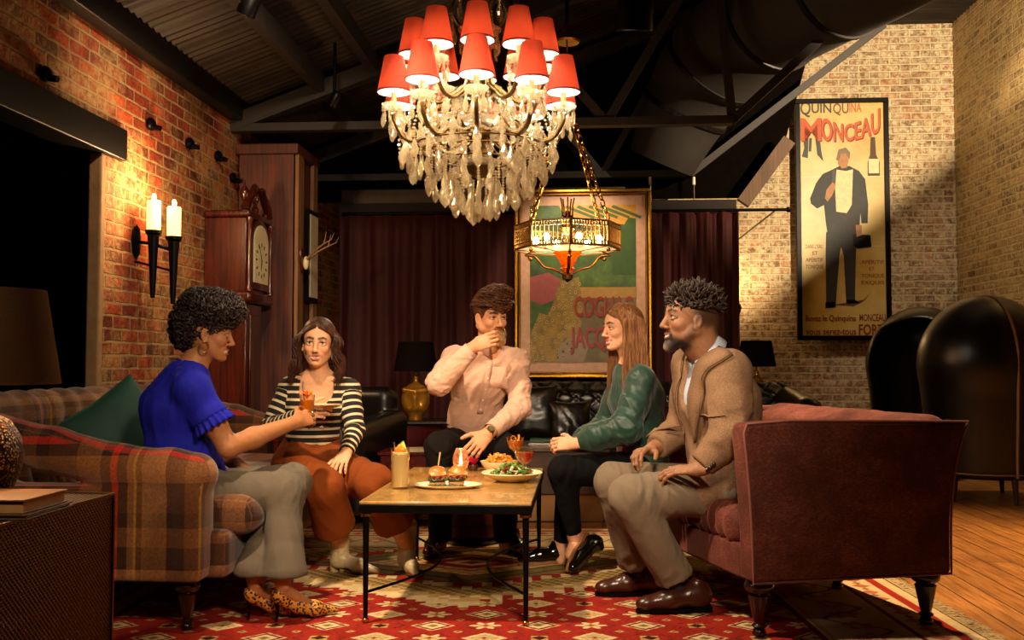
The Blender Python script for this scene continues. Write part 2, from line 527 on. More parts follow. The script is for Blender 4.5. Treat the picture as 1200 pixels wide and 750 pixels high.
# floor: long boards running down the room
def floor_mat():
    m, nt, b, o = newmat('old_pine_boards')
    t = nt.nodes.new('ShaderNodeTexCoord'); mp = nt.nodes.new('ShaderNodeMapping'); mp.inputs['Rotation'].default_value = (0, 0, RA+PI/2)
    nt.links.new(t.outputs['Object'], mp.inputs[0])
    br = nt.nodes.new('ShaderNodeTexBrick'); br.offset = .37
    br.inputs['Scale'].default_value = 1; br.inputs['Brick Width'].default_value = 2.6; br.inputs['Row Height'].default_value = .135
    br.inputs['Mortar Size'].default_value = .0035; br.inputs['Color1'].default_value = (1,1,1,1); br.inputs['Color2'].default_value = (0,0,0,1)
    br.inputs['Mortar'].default_value = (.5,.5,.5,1)
    nt.links.new(mp.outputs[0], br.inputs[0])
    mp2 = nt.nodes.new('ShaderNodeMapping'); mp2.inputs['Scale'].default_value = (1.2, 14, 1); nt.links.new(mp.outputs[0], mp2.inputs[0])
    g = noise(nt, mp2.outputs[0], 3, 8, .65)
    base = ramp(nt, br.outputs['Color'], [(0, '8a5626'), (.5, 'ba7c3a'), (1, '9c6330')])
    col = mixc(nt, 1., base, ramp(nt, g, [(.25, (.45,.4,.35)), (.55, (1,1,1)), (.8, (1.35,1.25,1.1))]), 'MULTIPLY')
    col = mixc(nt, 1., col, ramp(nt, noise(nt, mp.outputs[0], 1.4, 5), [(.35, (.62,.58,.55)), (.65, (1.1,1.05,1.))]), 'MULTIPLY')
    col = mixc(nt, br.outputs['Fac'], col, '1c0c05')
    nt.links.new(col, b.inputs['Base Color'])
    nt.links.new(ramp(nt, g, [(.3, (.3,.3,.3)), (.7, (.5,.5,.5))]), b.inputs['Roughness'])
    bump(nt, b, math_(nt, 'SUBTRACT', g, math_(nt, 'MULTIPLY', br.outputs['Fac'], 2.)), .35, .004)
    return m
def slab(name, pts, z0, z1, mat):
    return struct(MB().prism([(p.x, p.y) for p in pts], z1-z0, z=z0).build(name, mat, smooth=False))
VB = 10.8
UL, UR = -2.64, 3.98
slab('floor', [rm(-5.7,-1.2), rm(4.3,-1.2), rm(4.3,11.1), rm(-5.7,11.1)], -.1, 0, floor_mat())

def roombox(mb, u0, u1, v0, v1, z0, z1):
    vs = [rm(u, v, z) for z in (z0, z1) for v in (v0, v1) for u in (u0, u1)]
    return mb.add(vs, [(0,2,3,1),(4,5,7,6),(0,1,5,4),(2,6,7,3),(0,4,6,2),(1,3,7,5)])
# in room frame so that brick courses follow the walls
def roomobj(name, boxes, mat, bev=0):
    mb = MB()
    for b in boxes: mb.box(*b)
    o = mb.build(name, mat, smooth=False, bev=bev); o.rotation_euler = (0, 0, -RA)
    return o
JV = 5.30
wl = struct(roomobj('wall_left', [(UL-.06, UL, JV, VB, 0, 2.95), (UL-.06, UL, -1.2, JV, 2.33, 2.95), (UL-.06, UL, -1.2, 1.6, 0, 2.33)], RED_BRICK))
struct(roomobj('wall_back', [(-5.5, UR+.3, VB, VB+.3, 0, 6.2)], WHITE_BRICK))
struct(roomobj('wall_right', [(UR, UR+.3, -1.2, VB, 0, 6.2)], TAN_BRICK))
struct(roomobj('wall_front', [(-5.5, UR+.3, -1.5, -1.2, 0, 6.2)], simple('dark_plaster', '2a1c14', .8)))
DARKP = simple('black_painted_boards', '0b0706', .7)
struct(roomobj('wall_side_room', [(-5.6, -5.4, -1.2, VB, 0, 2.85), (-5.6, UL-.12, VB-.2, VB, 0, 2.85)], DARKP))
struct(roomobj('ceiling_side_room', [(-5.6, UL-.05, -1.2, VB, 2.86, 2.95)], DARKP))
# lintel over the opening and the worn edge of the jamb
struct(roomobj('trim_1', [(UL-.14, UL+.035, -1.2, JV+.24, 2.16, 2.34)], simple('dark_lintel_steel', '16100d', .4, .5), .006))
struct(roomobj('trim_2', [(UL-.065, UL+.010, JV-.02, JV+.035, 0, 2.16)], simple('bare_mortar', '8d6a44', .9, bmp=.5, bscale=40), .01))
struct(roomobj('trim_3', [(UL-.02, UL+.10, -1.2, VB, 2.83, 2.99)], DARK_STEEL, .01))

# corrugated roof rising from the left eave
def roof():
    SL = .36
    m, nt, b, o = newmat('corrugated_roof')
    nt.links.new(ramp(nt, noise(nt, coords(nt), 3, 5), [(.3, '1a120c'), (.7, '322518')]), b.inputs['Base Color'])
    b.inputs['Roughness'].default_value = .6; b.inputs['Metallic'].default_value = .3
    vs = []; fs = []; nv = 0
    vv = np.arange(-1.2, VB+.1, .02)
    us = [UL-.1, 2.0, 2.02, UR+.2]
    for v in vv:
        h = .012*math.sin(v*2*PI/.085)
        for u in us:
            z = 2.96+SL*(min(u, 2.0)-UL)+h
            vs.append(rm(u, v, z))
    n = len(us)
    for i in range(len(vv)-1):
        for j in range(n-1): fs.append((i*n+j, i*n+j+1, (i+1)*n+j+1, (i+1)*n+j))
    mb = MB(); mb.add(vs, fs); ob = mb.build('ceiling', m, smooth=False)
    sm = ob.modifiers.new('t', 'SOLIDIFY'); sm.thickness = .02; sm.offset = 1
    struct(ob)
    zr = lambda u: 2.93+SL*(min(u, 2.0)-UL)
    return zr
ZR = roof()
# purlins down the room
mb = MB()
for u in (-1.95, -1.55, -.55, .5, 1.4):
    z = ZR(u); roombox(mb, u-.035, u+.035, -1.2, VB, z-.14, z-.01)
struct(mb.build('ceiling_purlins', TRUSS, smooth=False))
# trusses: rafter, tie, and tie's raised right-hand length, with web bars
def bar(mb, a, b, w=.035, h=.05):
    a = Vector(a); b = Vector(b); t = (b-a).normalized(); s = Vector((0,0,1)).cross(t)
    s = s.normalized() if s.length > .01 else Vector((1,0,0)); u = t.cross(s)
    vs = [p+s*i*w+u*j*h for p in (a, b) for j in (-1, 1) for i in (-1, 1)]
    mb.add(vs, [(0,1,3,2),(4,6,7,5),(0,4,5,1),(2,3,7,6),(0,2,6,4),(1,5,7,3)])
def truss(v, kink, ztie, end):
    mb = MB()
    bar(mb, rm(UL, v, ztie), rm(kink, v, ztie), .045, .03)
    bar(mb, rm(kink, v, ztie), rm(end[0], v, end[1]), .03, .03)
    bar(mb, rm(UL, v, ZR(UL)-.12), rm(2.0, v, ZR(2.0)-.1), .05, .06)
    for u0, u1 in ((-1.2, -.5), (.2, -.5), (.2, 1.0), (kink, 1.0)):
        bar(mb, rm(u0, v, ztie), rm(u1, v, ZR(u1)-.1), .025, .03)
    struct(mb.build('ceiling_truss', TRUSS, smooth=False))
truss(7.35, 1.12, 2.78, (2.35, 3.9))
truss(9.0, 1.0, 2.70, (2.72, 4.02))
# the near cross member high at the left and a diagonal over the seats
mb = MB()
bar(mb, rm(-.9, 5.2, ZR(-.9)-.12), rm(-.55, 8.8, ZR(-.9)-.4), .03, .05)
struct(mb.build('ceiling_brace', TRUSS, smooth=False))

# round duct sweeping across under the roof
duct = thing('air_duct', 'big round dark duct with banded seams under the roof in front of the pale brick', 'duct', at(900, 60, 7.6))
DUCT = simple('duct_sheet', '211a14', .8, .0, bmp=.1, bscale=20)
dpath = [at(1330,-250,5.2), at(1150,-135,6.0), at(1040,-60,6.7), at(960,-15,7.3), at(895,25,7.9), at(838,75,8.4), at(803,130,8.7), at(775,190,8.85)]
dp = cat(dpath, 6)
MB().tube(dp, [.46 if i < 30 else .46-.013*(i-30) for i in range(len(dp))], 40, cap=False).build('duct_body', DUCT, duct)
for i in (9, 16, 23, 30, 36):
    mb = MB(); t = (dp[i+1]-dp[i]).normalized()
    r_ = .475 if i < 30 else .475-.013*(i-30)
    mb.tube([dp[i]-t*.02, dp[i]+t*.02], r_, 40, cap=False)
    mb.tube([dp[i]-t*.028, dp[i]-t*.02, dp[i]+t*.02, dp[i]+t*.028], [r_-.02, r_, r_, r_-.02], 40, cap=False)
    mb.build('seam_band', DARK_STEEL, duct)
# added black panel over the curtain, its colour standing in for shade
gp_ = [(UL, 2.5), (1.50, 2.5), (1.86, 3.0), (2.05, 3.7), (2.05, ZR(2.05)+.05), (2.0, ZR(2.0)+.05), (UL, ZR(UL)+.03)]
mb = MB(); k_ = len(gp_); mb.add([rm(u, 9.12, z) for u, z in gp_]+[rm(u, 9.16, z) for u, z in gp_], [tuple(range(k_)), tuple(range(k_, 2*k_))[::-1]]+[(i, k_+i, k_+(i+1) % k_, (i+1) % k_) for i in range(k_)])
struct(mb.build('wall_shade_panel', simple('shade_black_boards', '0a0705', 1., spec=.0), smooth=False))
# soffit boards over the curtain
struct(roomobj('trim_4', [(-2.15, 1.36, 8.72, 8.82, 2.26, 2.42)], simple('header_board', '1c0f0a', .8), .006))
struct(roomobj('trim_5', [(-2.15, .4, 8.82, 9.3, 2.42, 2.56)], simple('pale_soffit', '5a4a3c', .7), .006))
mb = MB(); bar(mb, rm(1.45, 8.95, 2.42), rm(1.86, 8.95, 2.98), .04, .06)
struct(mb.build('trim_6', wood_mat('dim_timber', '3c2614', '5e4024', (8,8,.8), .7, .2, 2.), smooth=False))
# timber-clad pier
struct(roomobj('trim_7', [(UL+.02, -2.19, 7.45, 8.05, 0, 2.62)], PIERWOOD, .008))
mbp = MB()
for uu in (-2.185, ): mbp.box(uu, uu+.03, 7.47, 7.60, 0, 2.62); mbp.box(uu, uu+.02, 7.60, 7.66, 0, 2.62); mbp.box(uu, uu+.03, 7.9, 8.03, 0, 2.62)
o = mbp.build('trim_8', PALEWOOD, smooth=False, bev=.006); o.rotation_euler = (0,0,-RA); struct(o)
struct(roomobj('trim_9', [(UL, -2.15, 7.42, 8.08, 2.60, 2.68)], PIERWOOD, .01))

# curtains: pleated cloth
def curtain(name, label, u0, u1, v, z0, z1, mat, pleat=.11, amp=.035, group=None):
    us = np.linspace(u0, u1, int((u1-u0)/.008)); zs = np.linspace(z0, z1, 14)
    U, Z = np.meshgrid(us, zs, indexing='ij')
    ph = U*2*PI/pleat+.9*np.sin(U*5.3)+.25*np.sin(Z*2+U*9)
    W = v+amp*np.sin(ph)*(1-.25*(Z-z0)/(z1-z0))+.01*np.sin(ph*2.3)
    x = U*rc_+W*rs_; y = -U*rs_+W*rc_
    V = np.stack([x, y, Z], -1).reshape(-1, 3); n, m_ = U.shape
    i, j = np.meshgrid(np.arange(n-1), np.arange(m_-1), indexing='ij'); a = (i*m_+j).ravel()
    F = np.stack([a, a+m_, a+m_+1, a+1], 1)
    o = link(name, mesh_np(name, V, F), mat)
    s = o.modifiers.new('t', 'SOLIDIFY'); s.thickness = .006
    tag(o, label, 'curtain', group); return o
CURT = simple('oxblood_velvet', '3e0a06', .75, 0, bmp=.2, Sheen_Weight=.4, Sheen_Tint='902018')
curtain('curtain', 'long oxblood curtain hanging left of the gold-framed picture', -2.13, -.02, 8.66, .02, 2.3, CURT, .24)
curtain('curtain', 'dark curtain length hidden mostly behind the gold-framed picture', -.02, .62, 8.72, .02, 2.3, CURT, .2)
curtain('curtain', 'dark red curtain between gold-framed picture and the pale brick wall', .62, 1.36, 8.66, .02, 2.3, CURT, .16)
t = thing('curtain_rail', 'dark iron curtain rail running out over the pale brick', 'rail', rm(1.5, 8.66, 2.31))
mb = MB(); mb.tube([rm(-2.1, 8.66, 2.315), rm(1.78, 8.66, 2.315)], .014, 10); mb.build('rod', BLACK_MET, t)
mb = MB(); mb.ball(rm(1.79, 8.66, 2.315), .024); mb.build('finial', BLACK_MET, t)
mb = MB(); mb.tube([rm(1.68, 8.66, 2.31), rm(1.68, VB, 2.31)], .008, 6); mb.build('bracket', BLACK_MET, t)
# ------------------------------------------------------------------ rugs
def rug_colors(X, Y):
    """kilim-like pattern, worked out per knot"""
    H = lambda h: np.array(srgb(h)[:3])
    red, red2, cream, olive, tan, dark, green, pink = map(H, ('96261a', '701710', 'd0b482', '7c6434', 'b89258', '3c1c14', '6d6a3c', 'c06a4c'))
    C = np.zeros(X.shape+(3,)); n = wob(np.stack([X.ravel(), Y.ravel(), X.ravel()*0], 1), 30, 5).reshape(X.shape)
    C[:] = red
    st = np.sin(X*900+6*np.sin(Y*40))*.5+.5
    C *= (1-.25*(st*(wob(np.stack([X.ravel()*9, Y.ravel()*2, X.ravel()*0], 1), 9, 3).reshape(X.shape) > 0)))[..., None]
    def put(m, c): C[m] = c
    q = .045
    # stepped medallion
    cx, cy = -.20, 5.02
    xs = np.floor((X-cx)/q+.5)*q; ys = np.floor((Y-cy)/(q*.8)+.5)*q*.8
    d = (np.abs(xs)/1.42+np.abs(ys)/.82)*1.28
    # lattice of diamonds and flowers in the red field
    s = .20
    gx = X/s; gy = Y/(s*.85); ix = np.floor(gx); iy = np.floor(gy)
    fx = (gx-ix-.5); fy = (gy-iy-.5)
    par = (ix+iy) % 2
    dm = np.abs(fx)+np.abs(fy)
    a = np.arctan2(fy, fx); r = np.hypot(fx, fy)
    # par 0: diamond with ornament, par 1: flower
    put((par == 0) & (dm < .42), cream); put((par == 0) & (dm < .37), cream*.9)
    orn = (par == 0) & (dm < .31) & (((np.abs(fx*8) % 1 < .35) ^ (np.abs(fy*8) % 1 < .35)))
    put(orn, tan*.75); put((par == 0) & (dm < .06), red2)
    fl = (par == 1) & (r < .22+.09*np.cos(a*6)); put(fl, cream); put((par == 1) & (r < .13+.05*np.cos(a*6+PI)), tan*.8); put((par == 1) & (r < .05), red2)
    hs = np.abs(np.sin(ix*12.9+iy*78.2)*43758.5) % 1
    put((par == 0) & (dm < .37) & (hs > .6), red2); put((par == 0) & (dm < .27) & (hs > .6), cream); put((par == 0) & (dm < .12) & (hs > .6), olive)
    put((par == 1) & (hs < .35) & (r < .33), C[0, 0]*0+red); put((par == 1) & (hs < .35) & (np.maximum(np.abs(fx), np.abs(fy)) < .16), tan); put((par == 1) & (hs < .35) & (dm < .16), dark)
    sm_ = (np.abs(np.abs(fx)-.5)+np.abs(np.abs(fy)-.5) < .10); put(sm_, tan); put((np.abs(np.abs(fx)-.5)+np.abs(np.abs(fy)-.5) < .04), dark)
    edge = (par == 1) & (np.abs(np.abs(fx)+np.abs(fy)-.47) < .018); put(edge & (np.sin(X*70) > 0), dark)
    z2 = (d < 1.42) & (d > 1.28); put(z2 & ((xs*11 % 1) < .6), cream)
    put(d < 1.28, tan); put((d < 1.28) & (np.sin(xs*60)*np.sin(ys*60) > .2), cream)
    put((d < 1.16), olive); put((d < 1.16) & ((np.floor(X/.022)+np.floor(Y/.022)) % 3 == 0), tan)
    put(d < .92, red); dd = (d < .92) & (d > .8); put(dd & (np.floor(xs/q) % 2 == 0), cream)
    put(d < .76, green); put((d < .76) & ((np.floor(X/.03)-np.floor(Y/.026)) % 4 == 0), olive)
    dl = np.abs(X-cx)/.9+np.abs(Y-cy)/.5
    put(np.abs(dl-.82) < .02, red2); put((dl < .62), tan); put((dl < .62) & (np.sin(X*75)*np.sin(Y*85) > .1), cream)
    put(np.abs(dl-.62) < .018, red2); put(np.abs(dl-.4) < .015, red2); put(dl < .3, red); put(dl < .16, cream); put(dl < .07, red2)
    # corners of the field
    for sx in (-1, 1):
        for cy2 in (3.0, 6.1):
            dk = np.abs(xs+cx-(cx+sx*1.5))/.62+np.abs(Y-cy2)/.5
            put(dk < 1, tan); put((dk < .9) & (np.sin(X*50)*np.sin(Y*55) > 0), cream); put(np.abs(dk-.7) < .04, red2)
    # borders (right and back)
    e = np.minimum(1.715-X, 6.02-Y); e = np.minimum(e, X+2.15)
    al = np.where(1.715-X < 6.02-Y, Y, X)
    put(e < .60, red2); put(e < .575, cream); put(e < .56, tan)
    u_ = (al/.17) % 1-.5; w_ = (e-.4)/.17
    b1 = e < .54
    put(b1, cream*.93)
    put(b1 & (np.hypot(u_, w_) < .30+.08*np.cos(5*np.arctan2(w_, u_))) & (e > .24), pink); put(b1 & (np.hypot(u_, w_) < .15) & (e > .24), cream)
    put(b1 & (np.abs(w_-.0-.55*np.sin(al*18)) < .07) & (e > .22), olive)
    put((e < .235) & (e > .215), red2)
    v_ = (e-.155)/.12; put((e < .215) & (np.abs(((al/.12) % 1)-.5)+np.abs(v_) < .35), pink*.8)
    put((e < .215) & (np.abs(((al/.12+.5) % 1)-.5)+np.abs(v_) < .18), olive)
    put((e < .095) & (e > .05), red); put(e < .05, cream*.9)
    C *= (1+.10*n)[..., None]
    C *= (1-.10*((np.floor(Y/.0045).astype(int) % 2)))[..., None]
    return np.clip(C, 0, 1)
RUGM = vcol('rug_wool', .95, .5, 260, spec=.1)
def make_rug(name, label, x0, x1, y0, y1, fn, q=.006, h=.0035):
    xs = np.arange(x0, x1+q/2, q); ys = np.arange(y0, y1+q/2, q)
    X, Y = np.meshgrid(xs, ys, indexing='ij')
    Z = h+.0008*np.sin(X*7+np.sin(Y*5))
    V = np.stack([X, Y, Z], -1).reshape(-1, 3); n, m_ = X.shape
    i, j = np.meshgrid(np.arange(n-1), np.arange(m_-1), indexing='ij'); a = (i*m_+j).ravel()
    F = np.stack([a, a+m_, a+m_+1, a+1], 1)
    # rim down to the floor
    idx = np.arange(n*m_).reshape(n, m_)
    rim = np.concatenate([idx[:, 0], idx[-1, 1:], idx[-2::-1, -1], idx[0, -2:0:-1]])
    VV = V[rim].copy(); VV[:, 2] = .001; k = len(rim); base = len(V)
    R = np.stack([np.arange(k)+base, (np.arange(k)+1) % k+base, rim[(np.arange(k)+1) % k], rim], 1)
    C = fn(X, Y).reshape(-1, 3)
    me = mesh_np(name, np.concatenate([V, VV]), np.concatenate([F, R]), True, np.concatenate([C, C[rim]]))
    o = link(name, me, RUGM); tag(o, label, 'rug'); return o
rug = make_rug('patterned_rug', 'large red and cream geometric wool rug under the low table and sofas', -2.15, 1.715, 2.6, 6.02, rug_colors, .0055)
mb = MB(); r_ = random.Random(3)
for i in range(520):
    y = 2.62+i*.0065; L = r_.uniform(.05, .09)
    mb.tube([(1.712, y, .007), (1.712+L*.5, y+r_.uniform(-.02, .02), .012), (1.712+L, y+r_.uniform(-.035, .035), .003)], [.0022, .002, .0012], 4, cap=False)
f = mb.build('fringe', simple('fringe_wool', 'b9a070', .95), rug, 'knotted beige fringe'); f['kind'] = 'stuff'
def rug2(X, Y):
    H = lambda h: np.array(srgb(h)[:3]); C = np.zeros(X.shape+(3,)); C[:] = H('8c3434')
    C[np.sin(X*38)*np.sin(Y*45) > .3] = H('b08a7c'); C[np.abs(np.sin(X*19)*np.sin(Y*22)) < .1] = H('5a2030')
    e = np.minimum(np.minimum(X+1.75, 2.1-X), np.minimum(Y-6.28, 8.3-Y))
    C[(e < .34) & (np.sin(X*30)*np.sin(Y*30) > 0)] = H('a97c70'); C[(e < .10)] = H('28283c'); C[(e < .36) & (e > .32)] = H('28283c')
    return C
make_rug('patterned_rug', 'faded pink rug with a blue-black edge lying beyond the red rug', -1.75, 2.1, 6.28, 8.3, rug2, .012)

# ------------------------------------------------------------------ sofas
def plaid_mat():
    m, nt, b, o = newmat('wool_plaid')
    def at_(n):
        a = nt.nodes.new('ShaderNodeAttribute'); a.attribute_name = n; return a.outputs['Fac']
    def stripes(val, per, stops, off=0.):
        f = math_(nt, 'FRACT', math_(nt, 'ADD', math_(nt, 'DIVIDE', val, per), off))
        r = nt.nodes.new('ShaderNodeValToRGB'); r.color_ramp.interpolation = 'CONSTANT'; e = r.color_ramp.elements
        while len(e) < len(stops): e.new(.5)
        for i, (p, c) in enumerate(stops): e[i].position = p; e[i].color = srgb(c)
        nt.links.new(f, r.inputs[0]); return r.outputs[0]
    S = [(0, '4e2c16'), (.16, '80512c'), (.30, '2e170b'), (.36, 'c01c14'), (.40, '2e170b'), (.46, '8a5c34'), (.50, 'b8882c'), (.513, '6a401f'), (.55, '9a6a40'), (.70, '3a2010'), (.82, '6e4422'), (.92, '2e180c')]
    c1 = stripes(at_('p'), .62, S); c2 = stripes(at_('q'), .70, [x for x in S if x[1] != 'b8882c'], .30)
    tw = nt.nodes.new('ShaderNodeTexWave'); tw.bands_direction = 'DIAGONAL'; tw.inputs['Scale'].default_value = 150; tw.inputs['Distortion'].default_value = .5
    vec = coords(nt); nt.links.new(vec, tw.inputs[0])
    f = math_(nt, 'ADD', .42, math_(nt, 'MULTIPLY', tw.outputs['Fac'], .25))
    col = mixc(nt, f, c1, c2)
    col = mixc(nt, 1., col, ramp(nt, noise(nt, vec, 120, 3), [(.3, (.7,.7,.7)), (.7, (1.2,1.2,1.2))]), 'MULTIPLY')
    nt.links.new(col, b.inputs['Base Color']); b.inputs['Roughness'].default_value = .9; b.inputs['Specular IOR Level'].default_value = .15
    b.inputs['Sheen Weight'].default_value = .25
    bump(nt, b, noise(nt, vec, 220, 3), .35, .003)
    return m
PLAID = plaid_mat()
def turned_leg(c, h, r, parent, name='leg', mat=None, local=True):
    p = [(.0, .0), (.42, 0), (.5, .05), (.42, .10), (.34, .12), (.55, .17), (.36, .21), (.42, .25), (.78, .68), (.62, .71), (1.0, .78), (1.05, .86), (.85, .93), (.8, 1.0)]
    return MB().lathe([(a*r, z*h) for a, z in p], c, 20).build(name, mat or BLACKWOOD, parent, local=local, sharp=50)
def pq(side, oq=0.):
    def f(V):
        nn = np.abs(f.n)
        p = np.where((nn[:, 0] > nn[:, 1]) & (nn[:, 0] > nn[:, 2]), V[:, 1], V[:, 0])
        q = np.where((nn[:, 2] > nn[:, 0]) & (nn[:, 2] > nn[:, 1]), V[:, 1], V[:, 2])
        return {'p': p+side, 'q': q+.05+np.where((nn[:, 2] > nn[:, 0]) & (nn[:, 2] > nn[:, 1]), oq, 0)}
    return f
def plaid_part(name, prims, root, res=.008, off=0., disp=None, oq=0.):
    V, F, C = sdf(prims, res); nn = normals(V, F)
    if disp: V = V+nn*disp(V, nn)[:, None]
    fn = pq(off, oq); fn.n = nn
    return link(name, mesh_np(name, V, F, True, None, fn(V)), PLAID, root, local=True)
# plaid: local +x is the front, y along the length (near end = -y)
L2, DP = .98, .93
ps = thing('plaid_sofa', 'brown tartan sofa with red stripes, rolled arms and turned legs under the woman in blue', 'sofa', rm(-1.84, 4.66, .0045), -RA)
FX = .44    # front of the arms
def arm(s):
    y = s*L2
    pr = [rbox((-.02, y, .36), (.46, .075, .175), .02, k=.02)]
    path = [(-.43, y+s*.03, .73), (-.15, y+s*.02, .665), (.1, y, .60), (.30, y, .585), (.395, y, .575)]
    for a, b in zip(path[:-1], path[1:]): pr.append(cone(a, b, .085, .082, k=.03))
    pr.append(cone((-.40, y, .5), (-.40, y, .70), .07, .08, k=.05))
    pr.append(econe((.385, y, .25), (.385, y, .56), (.085, .055), (.085, .055), (0,1,0), k=.03))
    return pr
plaid_part('arm', arm(-1), ps, .007, .12, oq=.336)
plaid_part('arm', arm(1), ps, .009, .12)
bp = []
for i in range(12):
    y = -L2+.1+i*(2*L2-.2)/11
    bp.append(cone((-.36, y, .40), (-.46, y, .80), .085, .075, k=.03))
bp += [cone((-.47, -L2+.0, .79), (-.47, L2, .79), .085, k=.04), rbox((-.46, 0, .40), (.07, L2, .22), .03, k=.05), cone((-.47, -L2, .79), (-.45, -L2-.03, .66), .085, .08, k=.05)]
plaid_part('backrest', bp, ps, .009, .3)
plaid_part('seat_base', [rbox((.04, 0, .27), (.47, L2-.02, .09), .03)], ps, .009, .2)
def seat_d(V, n): return .004*wob(V, 25, 4)
plaid_part('seat_cushion', [rbox((.08, -.45, .41), (.50, .455, .075), .06), cone((.54, -.82, .40), (.54, -.06, .40), .065, k=.03)], ps, .008, .25, seat_d)
plaid_part('seat_cushion', [rbox((.08, .47, .41), (.50, .455, .075), .06), cone((.54, .1, .40), (.54, .84, .40), .065, k=.03)], ps, .009, .25, seat_d)
for x, y in ((.37, -L2), (.37, L2), (-.42, -L2), (-.42, L2)): turned_leg((x, y, 0), .19, .045, ps)
# dark green cushion leaning on the back
Rq = np.array(Euler((.1, .35, .0)).to_matrix()) @ np.array(Euler((PI/4*.75, 0, 0)).to_matrix())
def pillow_prims(h, t):
    return None
def pillow(name, c, h, t, R, mat, res=.006, seed=1):
    n = 40; g = np.linspace(-1, 1, n); A, B = np.meshgrid(g, g, indexing='ij')
    k = (1-np.abs(A)**3)*(1-np.abs(B)**3); pin = 1-.10*(1-k)*0; sh = 1-.07*(1-np.maximum(np.abs(A), np.abs(B)))*0
    ed = 1-.08*(1-np.abs(A*B)); 
    wr = wob(np.stack([A.ravel()*3, B.ravel()*3, A.ravel()*0], 1), 3, seed).reshape(A.shape)*.08
    Z = t*np.sqrt(np.clip(k, 0, 1))*(1+wr)
    top = np.stack([Z, A*h*ed, B*h*ed], -1).reshape(-1, 3); bot = np.stack([-Z, A*h*ed, B*h*ed], -1).reshape(-1, 3)
    i, j = np.meshgrid(np.arange(n-1), np.arange(n-1), indexing='ij'); a = (i*n+j).ravel()
    F1 = np.stack([a, a+n, a+n+1, a+1], 1); F2 = F1[:, ::-1]+n*n
    V = np.concatenate([top, bot])@np.array(R).T+np.array(c)
    me = mesh_np(name, V, np.concatenate([F1, F2])); return link(name, me, mat)
GREENV = simple('green_velvet', '0d3a2c', .7, bmp=.2, Sheen_Weight=.6, Sheen_Tint='2f7a60')
RZ = np.array(Euler((0, 0, -RA)).to_matrix())
pc = rm(-2.0, 4.22, .665)
o = pillow('throw_cushion', pc, .21, .075, RZ@np.array(Euler((0, -.22, -1.0)).to_matrix())@np.array(Euler((.62, 0, 0)).to_matrix()), GREENV)
tag(o, 'dark green velvet cushion tipped on its corner on the tartan sofa', 'cushion')

# mauve velvet sofa; local +x front, near arm at +y
MAUVE = None
def velvet(name, c1, c2, c3):
    m, nt, b, o = newmat(name); vec = coords(nt)
    n1 = noise(nt, vec, 5, 6, .65); n2 = noise(nt, coords(nt, (1, 1, 2.5)), 90, 4, .7)
    col = ramp(nt, math_(nt, 'ADD', math_(nt, 'MULTIPLY', n1, .5), math_(nt, 'MULTIPLY', n2, .5)), [(.34, c1), (.5, c2), (.68, c3)])
    nt.links.new(col, b.inputs['Base Color']); b.inputs['Roughness'].default_value = .75
    b.inputs['Sheen Weight'].default_value = .5; b.inputs['Sheen Roughness'].default_value = .35; b.inputs['Sheen Tint'].default_value = srgb('c08070')
    b.inputs['Specular IOR Level'].default_value = .2
    bump(nt, b, n2, .3, .004); return m
MAUVE = velvet('mauve_velvet', '34170f', '56291f', '864a3c')
ANG = math.radians(14)
fx_, fy_ = -math.cos(ANG), -math.sin(ANG); lx_, ly_ = -fy_, fx_   # local y axis = (sin, -cos)
lx_, ly_ = math.sin(ANG), -math.cos(ANG)
near_front = Vector((.862, 3.60, 0)); ML = .68; MD = .41
mcen = near_front-Vector((fx_, fy_, 0))*MD-Vector((lx_, ly_, 0))*ML
ms = thing('velvet_sofa', 'dusty mauve velvet loveseat with flared squared arms, seen from its side', 'sofa', mcen+Vector((0, 0, .0045)), math.atan2(fy_, fx_))
def marm(s):
    y = s*(ML-.05)
    # side panel whose rear edge flares out at the top
    n = 26; prof = []
    for i in range(n+1):
        t = i/n; z = .20+.57*t; prof.append((-MD+.0-.085*t**3.2, z))
    poly = [(MD-.0, .20), (MD, .70), (MD-.004, .755), (MD-.03, .772), (MD-.25, .775)]
    pts = prof[:-1]+[(-MD-.088, .772)]
    poly = [(MD, .205)]+[(MD+.035*((z-.2)/.57)**2, z) for z in np.linspace(.25, .74, 8)]+[(MD+.02, .775), (MD-.15, .785)]+[p for p in reversed(pts)]
    mb = MB(); vs = [(p[0], y-.055, p[1]) for p in poly]+[(p[0], y+.055, p[1]) for p in poly]; k = len(poly)
    mb.add(vs, [tuple(range(k)), tuple(range(k, 2*k))[::-1]]+[(i, k+i, k+(i+1) % k, (i+1) % k) for i in range(k)])
    o = mb.build('arm', MAUVE, ms, local=True, bev=.016, seg=4, sharp=50)
    cord = [(p[0], y+s*.053, p[1]) for p in poly]
    pb = MB(); pb.tube([Vector(c)+Vector((0,0,0)) for c in cord], .0045, 6, closed=True); pb.build('piping', simple('mauve_cord%d' % s, '7c463c', .7), o, local=True)
marm(1); marm(-1)
def mdis(V, n): return .003*wob(V, 30, 8)+.002*wob(V, 70, 9)
sobj('backrest', [rbox((-.36, 0, .46), (.09, ML-.08, .30), .05), cone((-.40, -ML+.1, .73), (-.40, ML-.1, .73), .06, k=.06)], MAUVE, ms, .01, local=True, disp=mdis)
cz = [rbox((.04, 0, .385), (.38, ML-.11, .075), .06, k=.02)]
sobj('seat_cushion', cz, MAUVE, ms, .008, local=True, disp=lambda V, n: .004*np.sin(V[:, 1]*90+4*V[:, 0])*np.clip((V[:, 0]-.25)/.15, 0, 1)+mdis(V, n))
sobj('seat_base', [rbox((.01, 0, .265), (.40, ML-.08, .065), .02, k=.02)], MAUVE, ms, .01, local=True)
for x, y in ((MD-.06, ML-.07), (MD-.06, -ML+.07), (-MD+.06, ML-.07), (-MD+.06, -ML+.07), (-MD+.06, 0.0)):
    turned_leg((x, y, 0), .215, .052, ms)

